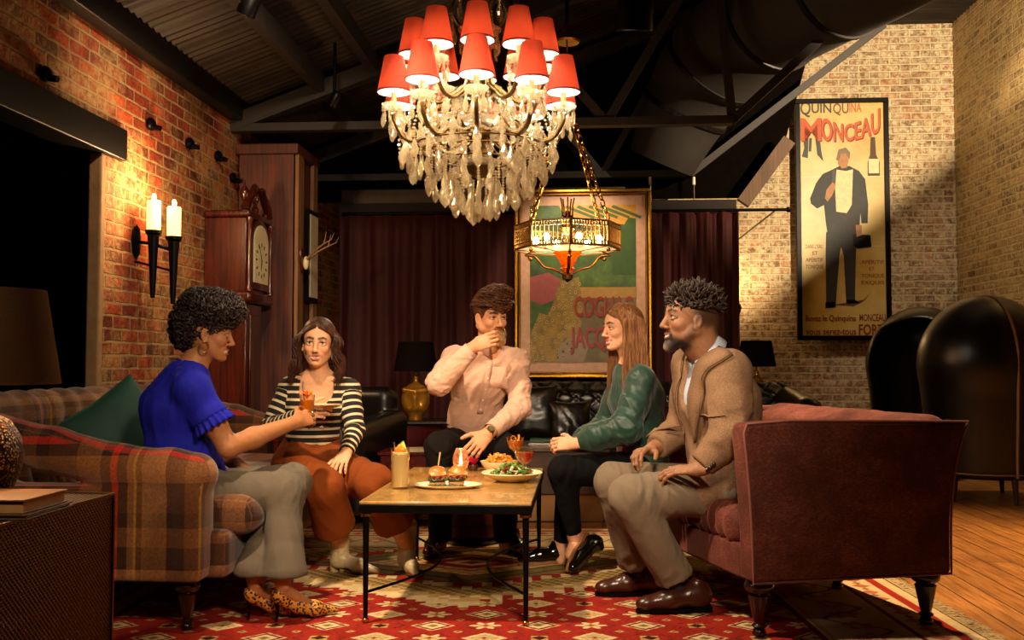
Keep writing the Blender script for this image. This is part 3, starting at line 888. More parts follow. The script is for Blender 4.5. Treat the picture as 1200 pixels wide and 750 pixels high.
# ------------------------------------------------------------------ low table
TOPM = None
def top_mat():
    m, nt, b, o = newmat('bronzed_table_top'); vec = coords(nt, (3, 1, 1))
    nt.links.new(ramp(nt, noise(nt, vec, 6, 7, .7), [(.3, '8a6430'), (.6, 'b88c4c'), (.8, 'cfa866')]), b.inputs['Base Color'])
    b.inputs['Roughness'].default_value = .25; b.inputs['Metallic'].default_value = .0; b.inputs['Coat Weight'].default_value = .3
    bump(nt, b, noise(nt, vec, 25, 3), .06, .003); return m
TZ = .465
tb = thing('low_table', 'low bronze-topped table on slim black legs in the middle of the rug', 'table', rm(-.517, 4.42, .0045), -RA)
mb = MB(); mb.box(-.33, .33, -.625, .625, TZ-.012, TZ); mb.build('table_top', top_mat(), tb, local=True, bev=.003)
mb = MB()
mb.box(-.332, .332, -.627, .627, TZ-.045, TZ-.0121); mb.build('apron', BLACK_MET, tb, local=True, bev=.003)
for sx in (-1, 1):
    for sy in (-1, 1):
        x, y = sx*.308, sy*.603
        lg = MB().lathe([(.009, .012), (.013, TZ-.06), (.013, TZ-.045)], (x, y, 0), 14).build('leg', BLACK_MET, tb, local=True)
        MB().lathe([(.008, 0), (.0125, .004), (.0125, .014), (.009, .018)], (x, y, 0), 14).build('foot_cap', BRASS, lg, local=True)
        MB().lathe([(.014, TZ-.062), (.023, TZ-.058), (.023, TZ-.048), (.016, TZ-.046)], (x, y, 0), 14).build('collar', BRASS, lg, local=True)
pts = lambda s: [(s*.308, y, .115-.0*y) for y in (-.603, .603)]
for s in (-1, 1):
    c = [(s*.308+(-s)*.20*math.sin(PI*t), -.603+1.206*t, .115) for t in np.linspace(0, 1, 15)]
    MB().tube(c, .006, 8).build('stretcher', BLACK_MET, tb, local=True)

# ------------------------------------------------------------------ perforated side table, books, lamp
def perf_mat():
    m, nt, b, o = newmat('perforated_bronze_sheet')
    t = nt.nodes.new('ShaderNodeTexCoord'); sep = nt.nodes.new('ShaderNodeSeparateXYZ'); nt.links.new(t.outputs['Object'], sep.inputs[0])
    geo = nt.nodes.new('ShaderNodeNewGeometry'); sn = nt.nodes.new('ShaderNodeSeparateXYZ'); nt.links.new(t.outputs['Normal'], sn.inputs[0])
    isz = math_(nt, 'GREATER_THAN', math_(nt, 'ABSOLUTE', sn.outputs[2]), .5); isx = math_(nt, 'GREATER_THAN', math_(nt, 'ABSOLUTE', sn.outputs[0]), .5)
    p = .0155
    def mixf(f, a, b_):
        return math_(nt, 'ADD', math_(nt, 'MULTIPLY', a, math_(nt, 'SUBTRACT', 1., f)), math_(nt, 'MULTIPLY', b_, f))
    U = mixf(isx, sep.outputs[0], sep.outputs[1]); V_ = mixf(isz, sep.outputs[2], sep.outputs[1])
    def hole(offs):
        a = math_(nt, 'SUBTRACT', math_(nt, 'FRACT', math_(nt, 'ADD', math_(nt, 'DIVIDE', U, p), offs)), .5)
        b_ = math_(nt, 'SUBTRACT', math_(nt, 'FRACT', math_(nt, 'ADD', math_(nt, 'DIVIDE', V_, p), offs)), .5)
        return math_(nt, 'ADD', math_(nt, 'MULTIPLY', a, a), math_(nt, 'MULTIPLY', b_, b_))
    h = math_(nt, 'MINIMUM', hole(0.), hole(.5))
    al = math_(nt, 'GREATER_THAN', h, .052)
    nt.links.new(al, b.inputs['Alpha'])
    sets(b, Base_Color='54301e', Metallic=.7, Roughness=.3)
    bump(nt, b, math_(nt, 'MINIMUM', h, .16), .9, .012)
    return m
PERF = perf_mat()
sx0, sx1, sy0, sy1, SH = -.27, .27, -.30, .30, .611
st = thing('side_table', 'dark perforated metal cube table carrying the dotted gold lamp and two books', 'side table', rm(-1.64, 2.56, .0045), -RA)
def sheet(name, box):
    MB().box(*box).build(name, PERF, st, local=True, smooth=False)
sheet('top_panel', (sx0, sx1, sy0, sy1, SH-.003, SH)); sheet('side_panel', (sx1-.003, sx1, sy0, sy1, 0, SH-.004)); sheet('side_panel', (sx0, sx0+.003, sy0, sy1, 0, SH-.004))
sheet('side_panel', (sx0+.004, sx1-.004, sy1-.003, sy1, 0, SH-.004)); sheet('side_panel', (sx0+.004, sx1-.004, sy0, sy0+.003, 0, SH-.004))
mb = MB()
for x in (sx0, sx1):
    for y in (sy0, sy1): mb.box(x-.004, x+.004, y-.004, y+.004, 0, SH)
for z in (.004, SH):
    for x in (sx0, sx1): mb.box(x-.004, x+.004, sy0, sy1, z-.004, z+.003)
    for y in (sy0, sy1): mb.box(sx0, sx1, y-.004, y+.004, z-.004, z+.003)
mb.build('edge_frame', simple('bronze_rim', '5a3822', .35, .9), st, local=True)
def book(name, label, c, w, d, h, rot, cover, pages='e0cfa8', group=None):
    t = thing(name, label, 'book', c, rot, group)
    mb = MB(); mb.box(-w/2, w/2, -d/2, d/2, 0, .004); mb.box(-w/2, w/2, -d/2, d/2, h-.004, h); mb.box(-w/2, -w/2+.004, -d/2, d/2, .004, h-.004)
    mb.build('cover', simple('cover_'+label[:12], cover, .5), t, local=True, bev=.001)
    MB().box(-w/2+.005, w/2-.006, -d/2+.006, d/2-.006, .0042, h-.0042).build('pages', simple('pages_'+label[:12], pages, .9), t, local=True)
    return t
bc = rm(-1.50, 2.47, SH+.0050)
book('book', 'thin pale-edged book, the lower of two on the perforated cube table', bc, .30, .24, .014, -RA+.05, '4a3018', group=None)
book('book', 'tan leather-bound book lying on top of a thinner one beside the lamp', bc+Vector((0.005, .0, .0142)), .27, .215, .034, -RA+.02, '8a5a30', 'b3834c')

def lamp_light(name, loc, power, r=.03, color=(1, .62, .30), cut=None):
    d = bpy.data.lights.new(name, 'POINT'); d.energy = power; d.shadow_soft_size = r; d.color = color
    o = bpy.data.objects.new(name, d); COL.objects.link(o); o.location = loc; return o
lc = at(-22, 560, 2.74); lc.z = SH+.0050
lmp = thing('table_lamp', 'table lamp with dotted gold ball base and big grey shade on the perforated cube table', 'lamp', lc)
def bead_mat():
    m, nt, b, o = newmat('beaded_gold'); vec = coords(nt)
    v = nt.nodes.new('ShaderNodeTexVoronoi'); v.inputs['Scale'].default_value = 130; nt.links.new(vec, v.inputs['Vector'])
    w = noise(nt, vec, 9, 2)
    f = ramp(nt, v.outputs['Distance'], [(.15, 'e8b75a'), (.45, '2a1208')])
    f2 = ramp(nt, w, [(.42, (1,1,1)), (.5, (.5,.12,.08)), (.6, (1,1,1))])
    nt.links.new(mixc(nt, 1., f, f2, 'MULTIPLY'), b.inputs['Base Color']); b.inputs['Metallic'].default_value = .4; b.inputs['Roughness'].default_value = .35
    bump(nt, b, math_(nt, 'MULTIPLY', v.outputs['Distance'], -1.), .8, .004); return m
MB().lathe([(.05, 0), (.055, .008), (.075, .03), (.098, .08), (.105, .13), (.098, .18), (.07, .225), (.03, .245), (.022, .25)], lc, 32).build('base', bead_mat(), lmp)
MB().lathe([(.008, .25), (.008, .35)], lc, 10).build('stem', BRASS, lmp)
def fabric_shade(name, col, trans=.25):
    m, nt, b, o = newmat(name); nt.nodes.remove(b)
    d = nt.nodes.new('ShaderNodeBsdfDiffuse'); t = nt.nodes.new('ShaderNodeBsdfTranslucent'); mx = nt.nodes.new('ShaderNodeMixShader')
    c = ramp(nt, noise(nt, coords(nt), 160, 3), [(.3, tuple(x*.8 for x in srgb(col)[:3])), (.7, srgb(col)[:3])])
    nt.links.new(c, d.inputs[0]); nt.links.new(c, t.inputs[0]); mx.inputs[0].default_value = trans
    nt.links.new(d.outputs[0], mx.inputs[1]); nt.links.new(t.outputs[0], mx.inputs[2]); nt.links.new(mx.outputs[0], o.inputs[0]); return m
def open_shade(mb, c, z0, z1, r0, r1, n=40, th=.002):
    """a thin truncated cone shell, open at both ends"""
    mb.lathe([(r0, z0), (r1, z1), (r1-th, z1), (r0-th, z0), (r0, z0)], c, n, cap=False); return mb
open_shade(MB(), lc, .325, .585, .197, .155).build('lamp_shade', fabric_shade('grey_linen', '6a5038', .45), lmp)
open_shade(MB(), lc, .329, .58, .1935, .152).build('shade_lining', fabric_shade('cream_lining', 'e8d8b8', .5), lmp)
MB().ball(lc+Vector((0, 0, .43)), .028, 14).build('bulb', emit('warm_bulb', 'ffb870', 12), lmp)
lamp_light('lamp_glow', lc+Vector((0, 0, .375)), 4, .02)

# ------------------------------------------------------------------ carved chair behind the sofa, in the side room opening
t = thing('carved_bench', 'dark red carved bench back with pierced rail behind the tartan sofa', 'bench', rm(-2.95, 5.02), -RA)
REDW = wood_mat('red_lacquer_wood', '3a0a08', '6a1512', (4,4,4), .35)
mb = MB(); mb.box(-.36, .36, -.03, .03, .42, .60); mb.box(-.36, .36, -.03, .03, .70, .74)
mb.box(-.36, -.32, -.03, .03, 0, .74); mb.box(.32, .36, -.03, .03, 0, .82); mb.add([(-.36,-.03,.74),(.36,-.03,.74),(0,-.03,.83),(-.36,.03,.74),(.36,.03,.74),(0,.03,.83)], [(0,1,2),(5,4,3),(0,3,4,1),(1,4,5,2),(2,5,3,0)])
mb.build('back_frame', REDW, t, local=True, bev=.004)
mb = MB()
for i in range(14):
    x = -.30+i*.046; mb.lathe([(.006, .60), (.017, .625), (.006, .65), (.017, .675), (.006, .70)], (x, 0, 0), 8)
mb.build('spindle_rail', REDW, t, local=True)
MB().box(-.36, .36, -.45, .03, .38, .43).build('seat', REDW, t, local=True, bev=.01)
for x in (-.34, .34): MB().box(x-.025, x+.025, -.44, -.39, 0, .38).build('leg', REDW, t, local=True)

# ------------------------------------------------------------------ wall sconce with two candles
def candle_mat():
    m, nt, b, o = newmat('glowing_wax')
    sets(b, Base_Color='f0cf90', Roughness=.5, Emission_Color='ffb55c', Emission_Strength=2.2); return m
WAX = candle_mat()
sc_ = thing('wall_sconce', 'black iron torch sconce with two glowing candles on the red brick', 'wall lamp', rm(UL+.02, 5.76, 1.78))
MB().lathe([(.0, -.012), (.055, -.01), (.06, 0), (.035, .012), (0, .016)], (0,0,0), 8, M=Matrix.Translation(rm(UL+.012, 5.73, 1.72)) @ Matrix.Rotation(-RA, 4, 'Z') @ Matrix.Rotation(PI/2, 4, 'Y') @ Matrix.Diagonal((1.7, 1, 1, 1))).build('wall_plate', BLACK_MET, sc_)
for k, (px, dz) in enumerate(((-.0, 0), (.0, -.035))):
    c = rm(UL+.13, 5.69, 0) if k == 0 else rm(UL+.245, 5.71, 0)
    z0 = 1.78+dz
    MB().lathe([(.0, -.40), (.012, -.40), (.016, -.36), (.028, -.10), (.034, -.03), (.046, -.02), (.048, 0), (.04, .0)], (c.x, c.y, z0), 16).build('torch_cone', BLACK_MET, sc_)
    cd = MB(); pr = [(.039, .0), (.040, .165), (.037, .175), (.03, .165), (0, .155)]
    cd.lathe(pr, (c.x, c.y, z0), 20).build('candle', WAX, sc_)
    MB().ball((c.x, c.y, z0+.195), .013, 10, sc=(1,1,1.9)).build('flame', emit('candle_flame%d' % k, 'ffc070', 25), sc_)
lamp_light('sconce_glow', rm(UL+.22, 5.69, 2.02), 20, .06)
mb = MB(); mb.tube([rm(UL, 5.73, 1.72), rm(UL+.13, 5.69, 1.70), rm(UL+.245, 5.71, 1.66)], .01, 8); mb.tube([rm(UL, 5.73, 1.60), rm(UL+.13, 5.69, 1.57), rm(UL+.245, 5.71, 1.54)], .007, 8)
mb.build('arm', BLACK_MET, sc_)
# iron pattress anchors along the brick
for i, (v, z, lb) in enumerate(((4.68, 2.42, 'iron wall anchor nearest the camera, above the dark opening'), (5.88, 2.46, 'iron wall anchor above the two-candle sconce'), (6.49, 2.475, 'iron wall anchor third along the brick from the camera'),
                 (7.02, 2.50, 'iron wall anchor above the clock case'), (7.34, 2.40, 'small iron wall anchor tucked beside the timber pier'))):
    t = thing('wall_anchor', lb, 'wall anchor', rm(UL, v, z), 0, 'iron anchors on the red brick wall')
    MB().ball((0,0,0), .055, 10, M=Matrix.Translation(rm(UL+.02, v, z)) @ Matrix.Rotation(-RA, 4, 'Z'), sc=(.5, 1, .75)).build('anchor_body', BLACK_MET, t)
    MB().tube([rm(UL, v, z-.01), rm(UL+.085, v-.01, z-.03)], [.024, .016], 8).build('bolt', BLACK_MET, t)

# ------------------------------------------------------------------ longcase clock
ck = thing('longcase_clock', 'tall mahogany longcase clock against red brick with arched dial', 'clock', rm(-2.45, 7.04), -RA)
GOLDP = simple('gilt', 'c79a45', .3, .9)
def cbox(name, b, mat=MAHOG, bev=.006, par=ck, label=None): return MB().box(*b).build(name, mat, par, label, local=True, bev=bev)
# local x out from the wall, y along the wall (origin at clock centre); wall side at x=-.19
cbox('plinth', (-.18, .14, -.24, .24, 0, .46)); cbox('trunk', (-.18, .10, -.17, .17, .46, 1.42))
o = cbox('trunk_door', (.10, .115, -.11, .11, .58, 1.34)); cbox('hood_moulding', (-.18, .16, -.27, .27, 1.42, 1.50), bev=.02)
cbox('hood', (-.18, .12, -.24, .24, 1.50, 2.02)); cbox('hood_cornice', (-.18, .15, -.265, .265, 2.02, 2.07), bev=.015)
# arched door with dial
def arch(w, z0, z1, n=12):
    return [(-w, z0), (w, z0), (w, z1)]+[(w*math.cos(a), z1+w*.85*math.sin(a)) for a in np.linspace(0, PI, n)[1:-1]]+[(-w, z1)]
Mx = Matrix(((0,0,1,0),(1,0,0,0),(0,1,0,0),(0,0,0,1)))
d = MB().prism(arch(.205, 1.52, 1.86), .025, M=Matrix.Translation((.12, 0, 0)) @ Mx).build('dial_door', MAHOG, ck, local=True, bev=.005)
MB().prism(arch(.155, 1.57, 1.86), .006, M=Matrix.Translation((.145, 0, 0)) @ Mx).build('dial', simple('cream_dial', 'd9c79a', .4), ck, 'cream arched dial', local=True)
for k in range(12):
    a = k*PI/6; MB().box(-.006, .006, .098, .128, 0, .002, M=Matrix.Translation((.152, 0, 1.735)) @ Mx @ Matrix.Rotation(a, 4, 'Z')).build('hour_mark', BLACK_MET, ck, local=True)
for a, L, w in ((2.9, .08, .008), (.5, .115, .005)):
    MB().prism([(-w, 0), (w, 0), (0, L)], .002, M=Matrix.Translation((.155, 0, 1.735)) @ Mx @ Matrix.Rotation(a, 4, 'Z')).build('clock_hand', BLACK_MET, ck, local=True)
for y in (-.235, .235):
    MB().lathe([(.026, 1.5), (.026, 1.53), (.016, 1.55), (.016, 1.97), (.026, 2.0), (.026, 2.02)], (.14, y, 0), 14).build('column', MAHOG, ck, local=True)
for s in (-1, 1):
    mb = MB(); mb.tube([(.12, s*.26, 2.08), (.12, s*.22, 2.14), (.12, s*.13, 2.20), (.12, s*.07, 2.26), (.12, s*.05, 2.25), (.12, s*.07, 2.22)], [.03, .035, .03, .026, .03, .012], 10); mb.build('swan_neck', MAHOG, ck, local=True)
for y, z in ((0, 2.08), (-.23, 2.07), (.23, 2.07)):
    MB().lathe([(.02, 0), (.028, .03), (.012, .06), (.035, .11), (.03, .14), (.006, .18), (.002, .24)], (.10, y, z), 12).build('finial', MAHOG, ck, local=True)

# antler mount and slim picture on the pier
an = thing('antler_mount', 'small roe antlers on a wooden shield on the timber pier', 'antlers', rm(-2.12, 7.55, 1.78))
MB().prism([(-.05, .08), (-.06, .02), (0, -.11), (.06, .02), (.05, .08)], .02, M=Matrix.Translation(rm(-2.155, 7.55, 1.80)) @ Matrix.Rotation(-RA, 4, 'Z') @ Mx).build('shield', MAHOG, an, bev=.004)
BONE = simple('bone', 'd8c4a0', .5)
MB().ball(rm(-2.115, 7.55, 1.77), .03, 10, sc=(.8, .8, 1.8)).build('skull', BONE, an)
for s in (-1, 1):
    b0 = rm(-2.10, 7.55+s*.02, 1.80); mb = MB()
    p1 = b0+Vector((.06, s*.03, .06)); p2 = p1+Vector((.08, s*.03, .05)); p3 = p2+Vector((.02, s*.01, .09)); p4 = p2+Vector((.06, s*.02, .03)); p5 = p1+Vector((.01, s*.02, .07))
    mb.tube([b0, p1, p2, p3], [.010, .008, .006, .002], 8); mb.tube([p2, p4, p4+Vector((.02, 0, .05))], [.006, .004, .0015], 8)
    mb.build('antler', simple('antler_horn%d' % s, '8a6844', .6), an)
pf = thing('wall_picture', 'narrow pale picture in a black frame on the timber pier, seen edge on', 'picture', rm(-2.17, 7.86, 1.5), -RA)
MB().box(.0, .03, -.14, .14, -.02, .72).build('frame', BLACK_MET, pf, local=True, bev=.003)
MB().box(.03, .036, -.11, .11, .02, .68).build('print', simple('pale_print', 'cdbb98', .5), pf, local=True)
# ------------------------------------------------------------------ framed pictures
def wallM(px, py, Y): return Matrix.Translation(at(px, py, Y)) @ Matrix.Rotation(-RA, 4, 'Z') @ Matrix.Rotation(PI/2, 4, 'X')   # local xy = picture plane, z towards the room
def flat(name, poly, mat, par, M, z, label=None, h=.001):
    """thin printed patch of polygon outline"""
    return MB().prism(poly, h, M=M, z=z).build(name, mat, par, label, smooth=False)
def text_poly(s, size, width=None, bold=.0, shear=0.):
    cu = bpy.data.curves.new('lettering', 'FONT'); cu.body = s; cu.size = size; cu.align_x = 'LEFT'; cu.offset = bold; cu.extrude = .0008; cu.resolution_u = 3
    ob = bpy.data.objects.new('tmp', cu); COL.objects.link(ob); bpy.context.view_layer.update()
    dg = bpy.context.evaluated_depsgraph_get(); me = bpy.data.meshes.new_from_object(ob.evaluated_get(dg))
    bpy.data.objects.remove(ob); n = len(me.vertices); co = np.empty(n*3, np.float32); me.vertices.foreach_get('co', co); co = co.reshape(-1, 3)
    co[:, 0] -= co[:, 0].min()
    if width: co[:, 0] *= width/co[:, 0].max()
    return me, co
def lettering(name, s, size, M, x, y, z, mat, par, width=None, bold=0., warp=None):
    me, co = text_poly(s, size, width, bold)
    if warp is not None: co = warp(co)
    co[:, 2] += z
    V = np.array([tuple(M @ Vector((float(a)+x, float(b)+y, float(c)))) for a, b, c in co], np.float32)
    me.vertices.foreach_set('co', V.ravel()); me.materials.clear(); me.update()
    return link(name, me, mat, par)
def ink(name, col, rough=.6, var=.12): return simple(name, col, rough, var=var, nscale=20)

# --- gold framed picture on the curtain
PM = wallM(683, 332, 8.55); PW, PH = .575, .80
gp = thing('framed_picture', 'large gold-framed green and ochre cognac advertisement behind the seated friends', 'picture', at(683, 440, 8.55))
mb = MB()
def ring(mb, w, h, t, z0, z1, M=None):
    M = M or PM
    for b in ((-w, w, h-t, h), (-w, w, -h, -h+t), (-w, -w+t, -h+t, h-t), (w-t, w, -h+t, h-t)): mb.box(b[0], b[1], b[2], b[3], z0, z1, M=M)
GOLD = simple('gold_leaf', 'b98a2c', .32, .9, var=.3, nscale=60, bmp=.15)
ring(mb, PW+.012, PH+.012, .030, -.02, .045); mb.build('frame', GOLD, gp, 'gold leaf moulding', bev=.008)
for w, z in ((.034, .032),):
    mb = MB(); ring(mb, PW-.022, PH-.022, .018, -.02, z); mb.build('inner_moulding', simple('dark_gold', '7a4f18', .35, .8), gp, bev=.005)
mb = MB(); mb.box(-PW+.03, PW-.03, -PH+.03, PH-.03, -.02, .004, M=PM)
mb.build('mount', ink('pink_mount', 'c79a7a'), gp, 'dusty pink mount')
w, h = PW-.12, PH-.125
def patchn(nm, poly, col, z, mt=None): return flat(nm, poly, mt or ink('ink_'+nm+col, col), gp, PM, z)
for p in gp.children: pass
def art_mat(name, stops, scale, seed=0):
    m, nt, b, o = newmat(name); vec = coords(nt)
    nt.links.new(ramp(nt, noise(nt, vec, scale, 6, .7), stops), b.inputs['Base Color']); b.inputs['Roughness'].default_value = .5; return m
patchn('print', [(-w, -h), (w, -h), (w, h), (-w, h)], '3c5220', .0045, art_mat('art_green', [(.35, '1f3d16'), (.6, '47651f'), (.75, '5f7a28')], 6))
patchn('ochre_sky', [(-w+.25, h), (w, h), (w, h-.24), (w-.12, h-.20), (w-.20, h-.30), (w-.30, h-.27), (w-.38, h-.20), (-w+.32, h-.12)], 'c88a1c', .006, art_mat('art_ochre', [(.3, 'a8700f'), (.7, 'dca02c')], 5))
patchn('tree_crown', [(w-.22, h-.31), (w-.24, h-.22), (w-.18, h-.16), (w-.10, h-.17), (w-.06, h-.11), (w, h-.12), (w, h-.6), (w-.2, h-.6)], '35521a', .0072)
for i in range(5):
    x = -w+.30+i*.10; patchn('trellis', [(x, h-.02), (x+.02, h), (x+.26, h-.10), (x+.25, h-.12)], '3f5a1c', .0084)
patchn('rose_bank', [(-w, h-.62), (-w, h-.82), (-w+.1, h-.86), (-w+.26, h-.80), (-w+.30, h-.66), (-w+.16, h-.58)], '8e4440', .0072)
patchn('stone_wall', [(w-.62, -h), (w, -h), (w, h-.72), (w-.60, h-.72), (w-.66, h-1.0), (w-.72, -h)], '6c5a34', .0076, art_mat('art_stone', [(.3, '4c4226'), (.55, '716038'), (.8, '8a7746')], 9))
patchn('ledge', [(w-.63, h-.80), (w, h-.80), (w, h-.71), (w-.60, h-.71)], 'a9803e', .0088)
tail = [(-w+.26, h-.66), (-w+.42, h-.62), (-w+.46, h-.92), (-w+.43, h-1.1), (-w+.36, -h+.10), (-w+.24, -h), (-w, -h), (-w, -h+.22), (-w+.08, -h+.42), (-w+.16, h-.95)]
patchn('plume_shape', tail, '6e5a24', .0092, art_mat('art_plume', [(.3, '4c4a1c'), (.5, '8a6a22'), (.75, 'a88434')], 12))
from mathutils.geometry import intersect_point_tri_2d
rr = random.Random(5); mb = MB(); mb2 = MB(); k = 0
def inside(p, poly):
    c = False; j = len(poly)-1
    for i in range(len(poly)):
        if (poly[i][1] > p[1]) != (poly[j][1] > p[1]) and p[0] < (poly[j][0]-poly[i][0])*(p[1]-poly[i][1])/(poly[j][1]-poly[i][1])+poly[i][0]: c = not c
        j = i
    return c
for _ in range(900):
    p = (rr.uniform(-w, -w+.46), rr.uniform(-h, h-.64))
    if inside(p, tail) and all((p[0]-q[0])**2+(p[1]-q[1])**2 > .0021 for q in (mb.pts if hasattr(mb, 'pts') else [])):
        mb.pts = getattr(mb, 'pts', [])+[p]
        mb.prism([(p[0]+.011*math.cos(a), p[1]+.016*math.sin(a)) for a in np.linspace(0, 2*PI, 9)[:-1]], .001, M=PM, z=.0104)
        mb2.prism([(p[0]+.006*math.cos(a), p[1]+.008*math.sin(a)) for a in np.linspace(0, 2*PI, 9)[:-1]], .001, M=PM, z=.0114)
mb.build('plume_spots', ink('plume_spot', 'a8985a'), gp, smooth=False)['kind'] = 'stuff'; mb2.build('plume_spot_centres', ink('plume_spot2', '23404a'), gp, smooth=False)['kind'] = 'stuff'
patchn('pale_mound', [(-w+.22, -h), (-w+.26, -h+.14), (-w+.36, -h+.24), (-w+.46, -h+.22), (-w+.50, -h+.12), (-w+.46, -h)], '8f7a60', .0104)
INKRED = ink('letter_red', '93221c', .5); INKSH = ink('letter_shadow', '4e3a22')
for t_, x, y, wd in (('COGNAC', -.075, -.186, .50), ('JACQUET', -.11, -.45, .54)):
    lettering('lettering', t_, .245, PM, x+.006, y-.006-.10, .0120, INKSH, gp, wd, .004); lettering('lettering', t_, .245, PM, x, y-.10, .0132, INKRED, gp, wd, .004)
for x in (-.30, .30):
    t = 0
# glass over the print reflects the lantern
# --- tall poster on the brick
QM = wallM(987.5, 256.5, VB-.09-.0684*3.6+.0); QY = VB-.09-.0684*3.6
qs = QY/FPX; QW, QH = 54*qs, 143*qs
qp = thing('framed_poster', 'tall black-framed aperitif poster of a man in tailcoat on pale brick', 'picture', at(987, 400, QY))
mb = MB(); ring(mb, QW+.0, QH+.0, .05, -.03, .03, QM); mb.build('frame', BLACK_MET, qp, bev=.004)
def q(x, y): return ((x-987.5)*qs, (256.5-y)*qs)
def qpatch(nm, poly, mat, z): return MB().prism([q(*p) for p in poly], .0012, M=QM, z=z).build(nm, mat, qp, smooth=False)
def poster_paper():
    m, nt, b, o = newmat('aged_poster_paper'); vec = coords(nt)
    t = nt.nodes.new('ShaderNodeTexCoord'); s_ = nt.nodes.new('ShaderNodeSeparateXYZ'); nt.links.new(t.outputs['Object'], s_.inputs[0])
    n1 = noise(nt, vec, 2, 6, .6)
    base = ramp(nt, n1, [(.3, 'b8923a'), (.5, 'cdae60'), (.7, 'dcc27c')])
    zc = math_(nt, 'FRACT', math_(nt, 'MULTIPLY', s_.outputs[2], 1.35)); cr = math_(nt, 'LESS_THAN', zc, .012)
    nt.links.new(mixc(nt, math_(nt, 'MULTIPLY', cr, .35), base, 'efe0b0'), b.inputs['Base Color'])
    b.inputs['Roughness'].default_value = .4; return m
MB().box(-QW+.04, QW-.04, -QH+.04, QH-.04, -.02, .004, M=QM).build('print', poster_paper(), qp, smooth=False)
SUIT = ink('print_suit', '2c2c2c'); SUIT2 = ink('print_suit_light', '4a4742'); SKINP = ink('print_skin', 'b07c50'); SHIRT = ink('print_shirt', 'e0cfa0'); ORNG = ink('print_orange', 'c4572a'); DKRED = ink('print_dark_red', '7d2416'); GREY = ink('print_grey', '3d4240'); GRN = ink('bottle_brown', '4b3218')
# figure
qpatch('coat', [(957,214),(965,203),(976,198),(984,194),(996,194),(1007,200),(1014,210),(1017,240),(1016,262),(1009,262),(1008,250),(1006,272),(1003,276),(970,276),(968,262),(966,240),(958,244),(951,238),(950,232)], SUIT, .006)
qpatch('trousers', [(968,272),(1003,272),(1002,300),(1000,356),(990,356),(988,300),(985,290),(983,300),(978,358),(967,358),(967,300)], SUIT, .0058)
qpatch('shoe', [(966,355),(977,354),(978,361),(966,362)], BLACK_MET, .007); qpatch('shoe', [(990,352),(1000,352),(1006,356),(991,357)], BLACK_MET, .007)
qpatch('cast_shadow', [(975,358),(1008,355),(1018,343),(1012,352),(998,360)], ink('print_shade', '6a4c22'), .0052)
qpatch('waistcoat', [(981,198),(992,200),(1000,198),(998,240),(992,250),(980,248),(979,220)], SHIRT, .0075)
qpatch('head_print', [(984,182),(988,177),(994,179),(995,188),(993,196),(987,197),(983,191)], SKINP, .0088)
qpatch('hair_print', [(981,186),(984,174),(992,172),(997,178),(996,186),(992,179),(986,180),(984,188)], ink('print_hair', '7a6a52'), .0098)
qpatch('hand_print', [(969,222),(976,213),(980,216),(976,228),(970,236),(967,232)], SKINP, .0088)
qpatch('lapel_line', [(976,199),(980,198),(979,222),(975,222)], SUIT2, .0082)
qpatch('hat_print', [(999,275),(1019,276),(1020,290),(1004,292),(999,288)], BLACK_MET, .0095); qpatch('hand_print', [(1002,264),(1009,264),(1009,276),(1003,278)], SKINP, .0098)
# bottle
qpatch('bottle_print', [(1017,190),(1020,181),(1021,160),(1026,160),(1027,181),(1031,190),(1031,206),(1017,206)], GRN, .006); qpatch('bottle_label', [(1018,186),(1030,186),(1030,203),(1018,203)], SHIRT, .0072)
def qtext(s, x, y, size_px, w_px, mat, z=.0055, bold=.002, warp=None):
    X, Y_ = q(x, y); return lettering('lettering', s, size_px*qs/.70, QM, X, Y_, z, mat, qp, w_px*qs, bold, warp)
qtext('Q', 940, 132, 16, 12, GREY); qtext('UIN', 953, 130, 11, 23, GREY); qtext('QU', 978, 131, 12, 18, ink('print_mix', '6f4a34')); qtext('INA', 997, 130, 11, 14, ORNG)
# the big name: M with long legs, letters growing along a rising arc
qpatch('letter_m_legs', [(943,160),(949,160),(948,184),(941,182),(944,172)], GREY, .0056); qpatch('letter_m_legs', [(950,160),(953,160),(952,176),(949,176)], GREY, .0056); qpatch('letter_m_legs', [(957,160),(962,160),(964,178),(966,188),(959,180)], GREY, .0056)
def mwarp(co):
    co = co.copy(); W = co[:, 0].max(); H = co[:, 1].max(); t = co[:, 0]/W; s_ = 1-.30*np.sin(t*PI)
    co[:, 1] = co[:, 1]*s_+H*(.10*t+.22*t*t-.25*np.sin(t*PI)*.6); return co
qtext('M', 941, 164, 27, 24, DKRED, .0064, .006); qtext('M', 940, 163, 27, 24, ORNG, .0076, .004)
qtext('ONCEAU', 965, 163, 28, 68, DKRED, .0064, .010, mwarp); qtext('ONCEAU', 964, 162, 28, 68, ORNG, .0076, .007, mwarp)
for i, s in enumerate(('DANS L’EAU', 'ET', 'APÉRITIF', 'TONIQUE')):
    qtext(s, 944+ (8 if i == 1 else 0), 291+i*8, 4.5, 6 if i == 1 else 20, DKRED, .0056, .0)
for i, s in enumerate(('APÉRITIF', 'ET', 'TONIQUE', 'EXQUIS')):
    qtext(s, 1008+(9 if i == 1 else 0), 310+i*8, 4.5, 6 if i == 1 else 26, DKRED, .0056, .0)
qtext('Buvez le Quinquina', 943, 377, 7, 58, DKRED); qtext('MONCEAU', 1005, 377, 8, 30, DKRED)
qtext('vous serez-tous', 943, 393, 8, 58, DKRED); qtext('FORTS', 1004, 393, 12, 34, DKRED, bold=.004)

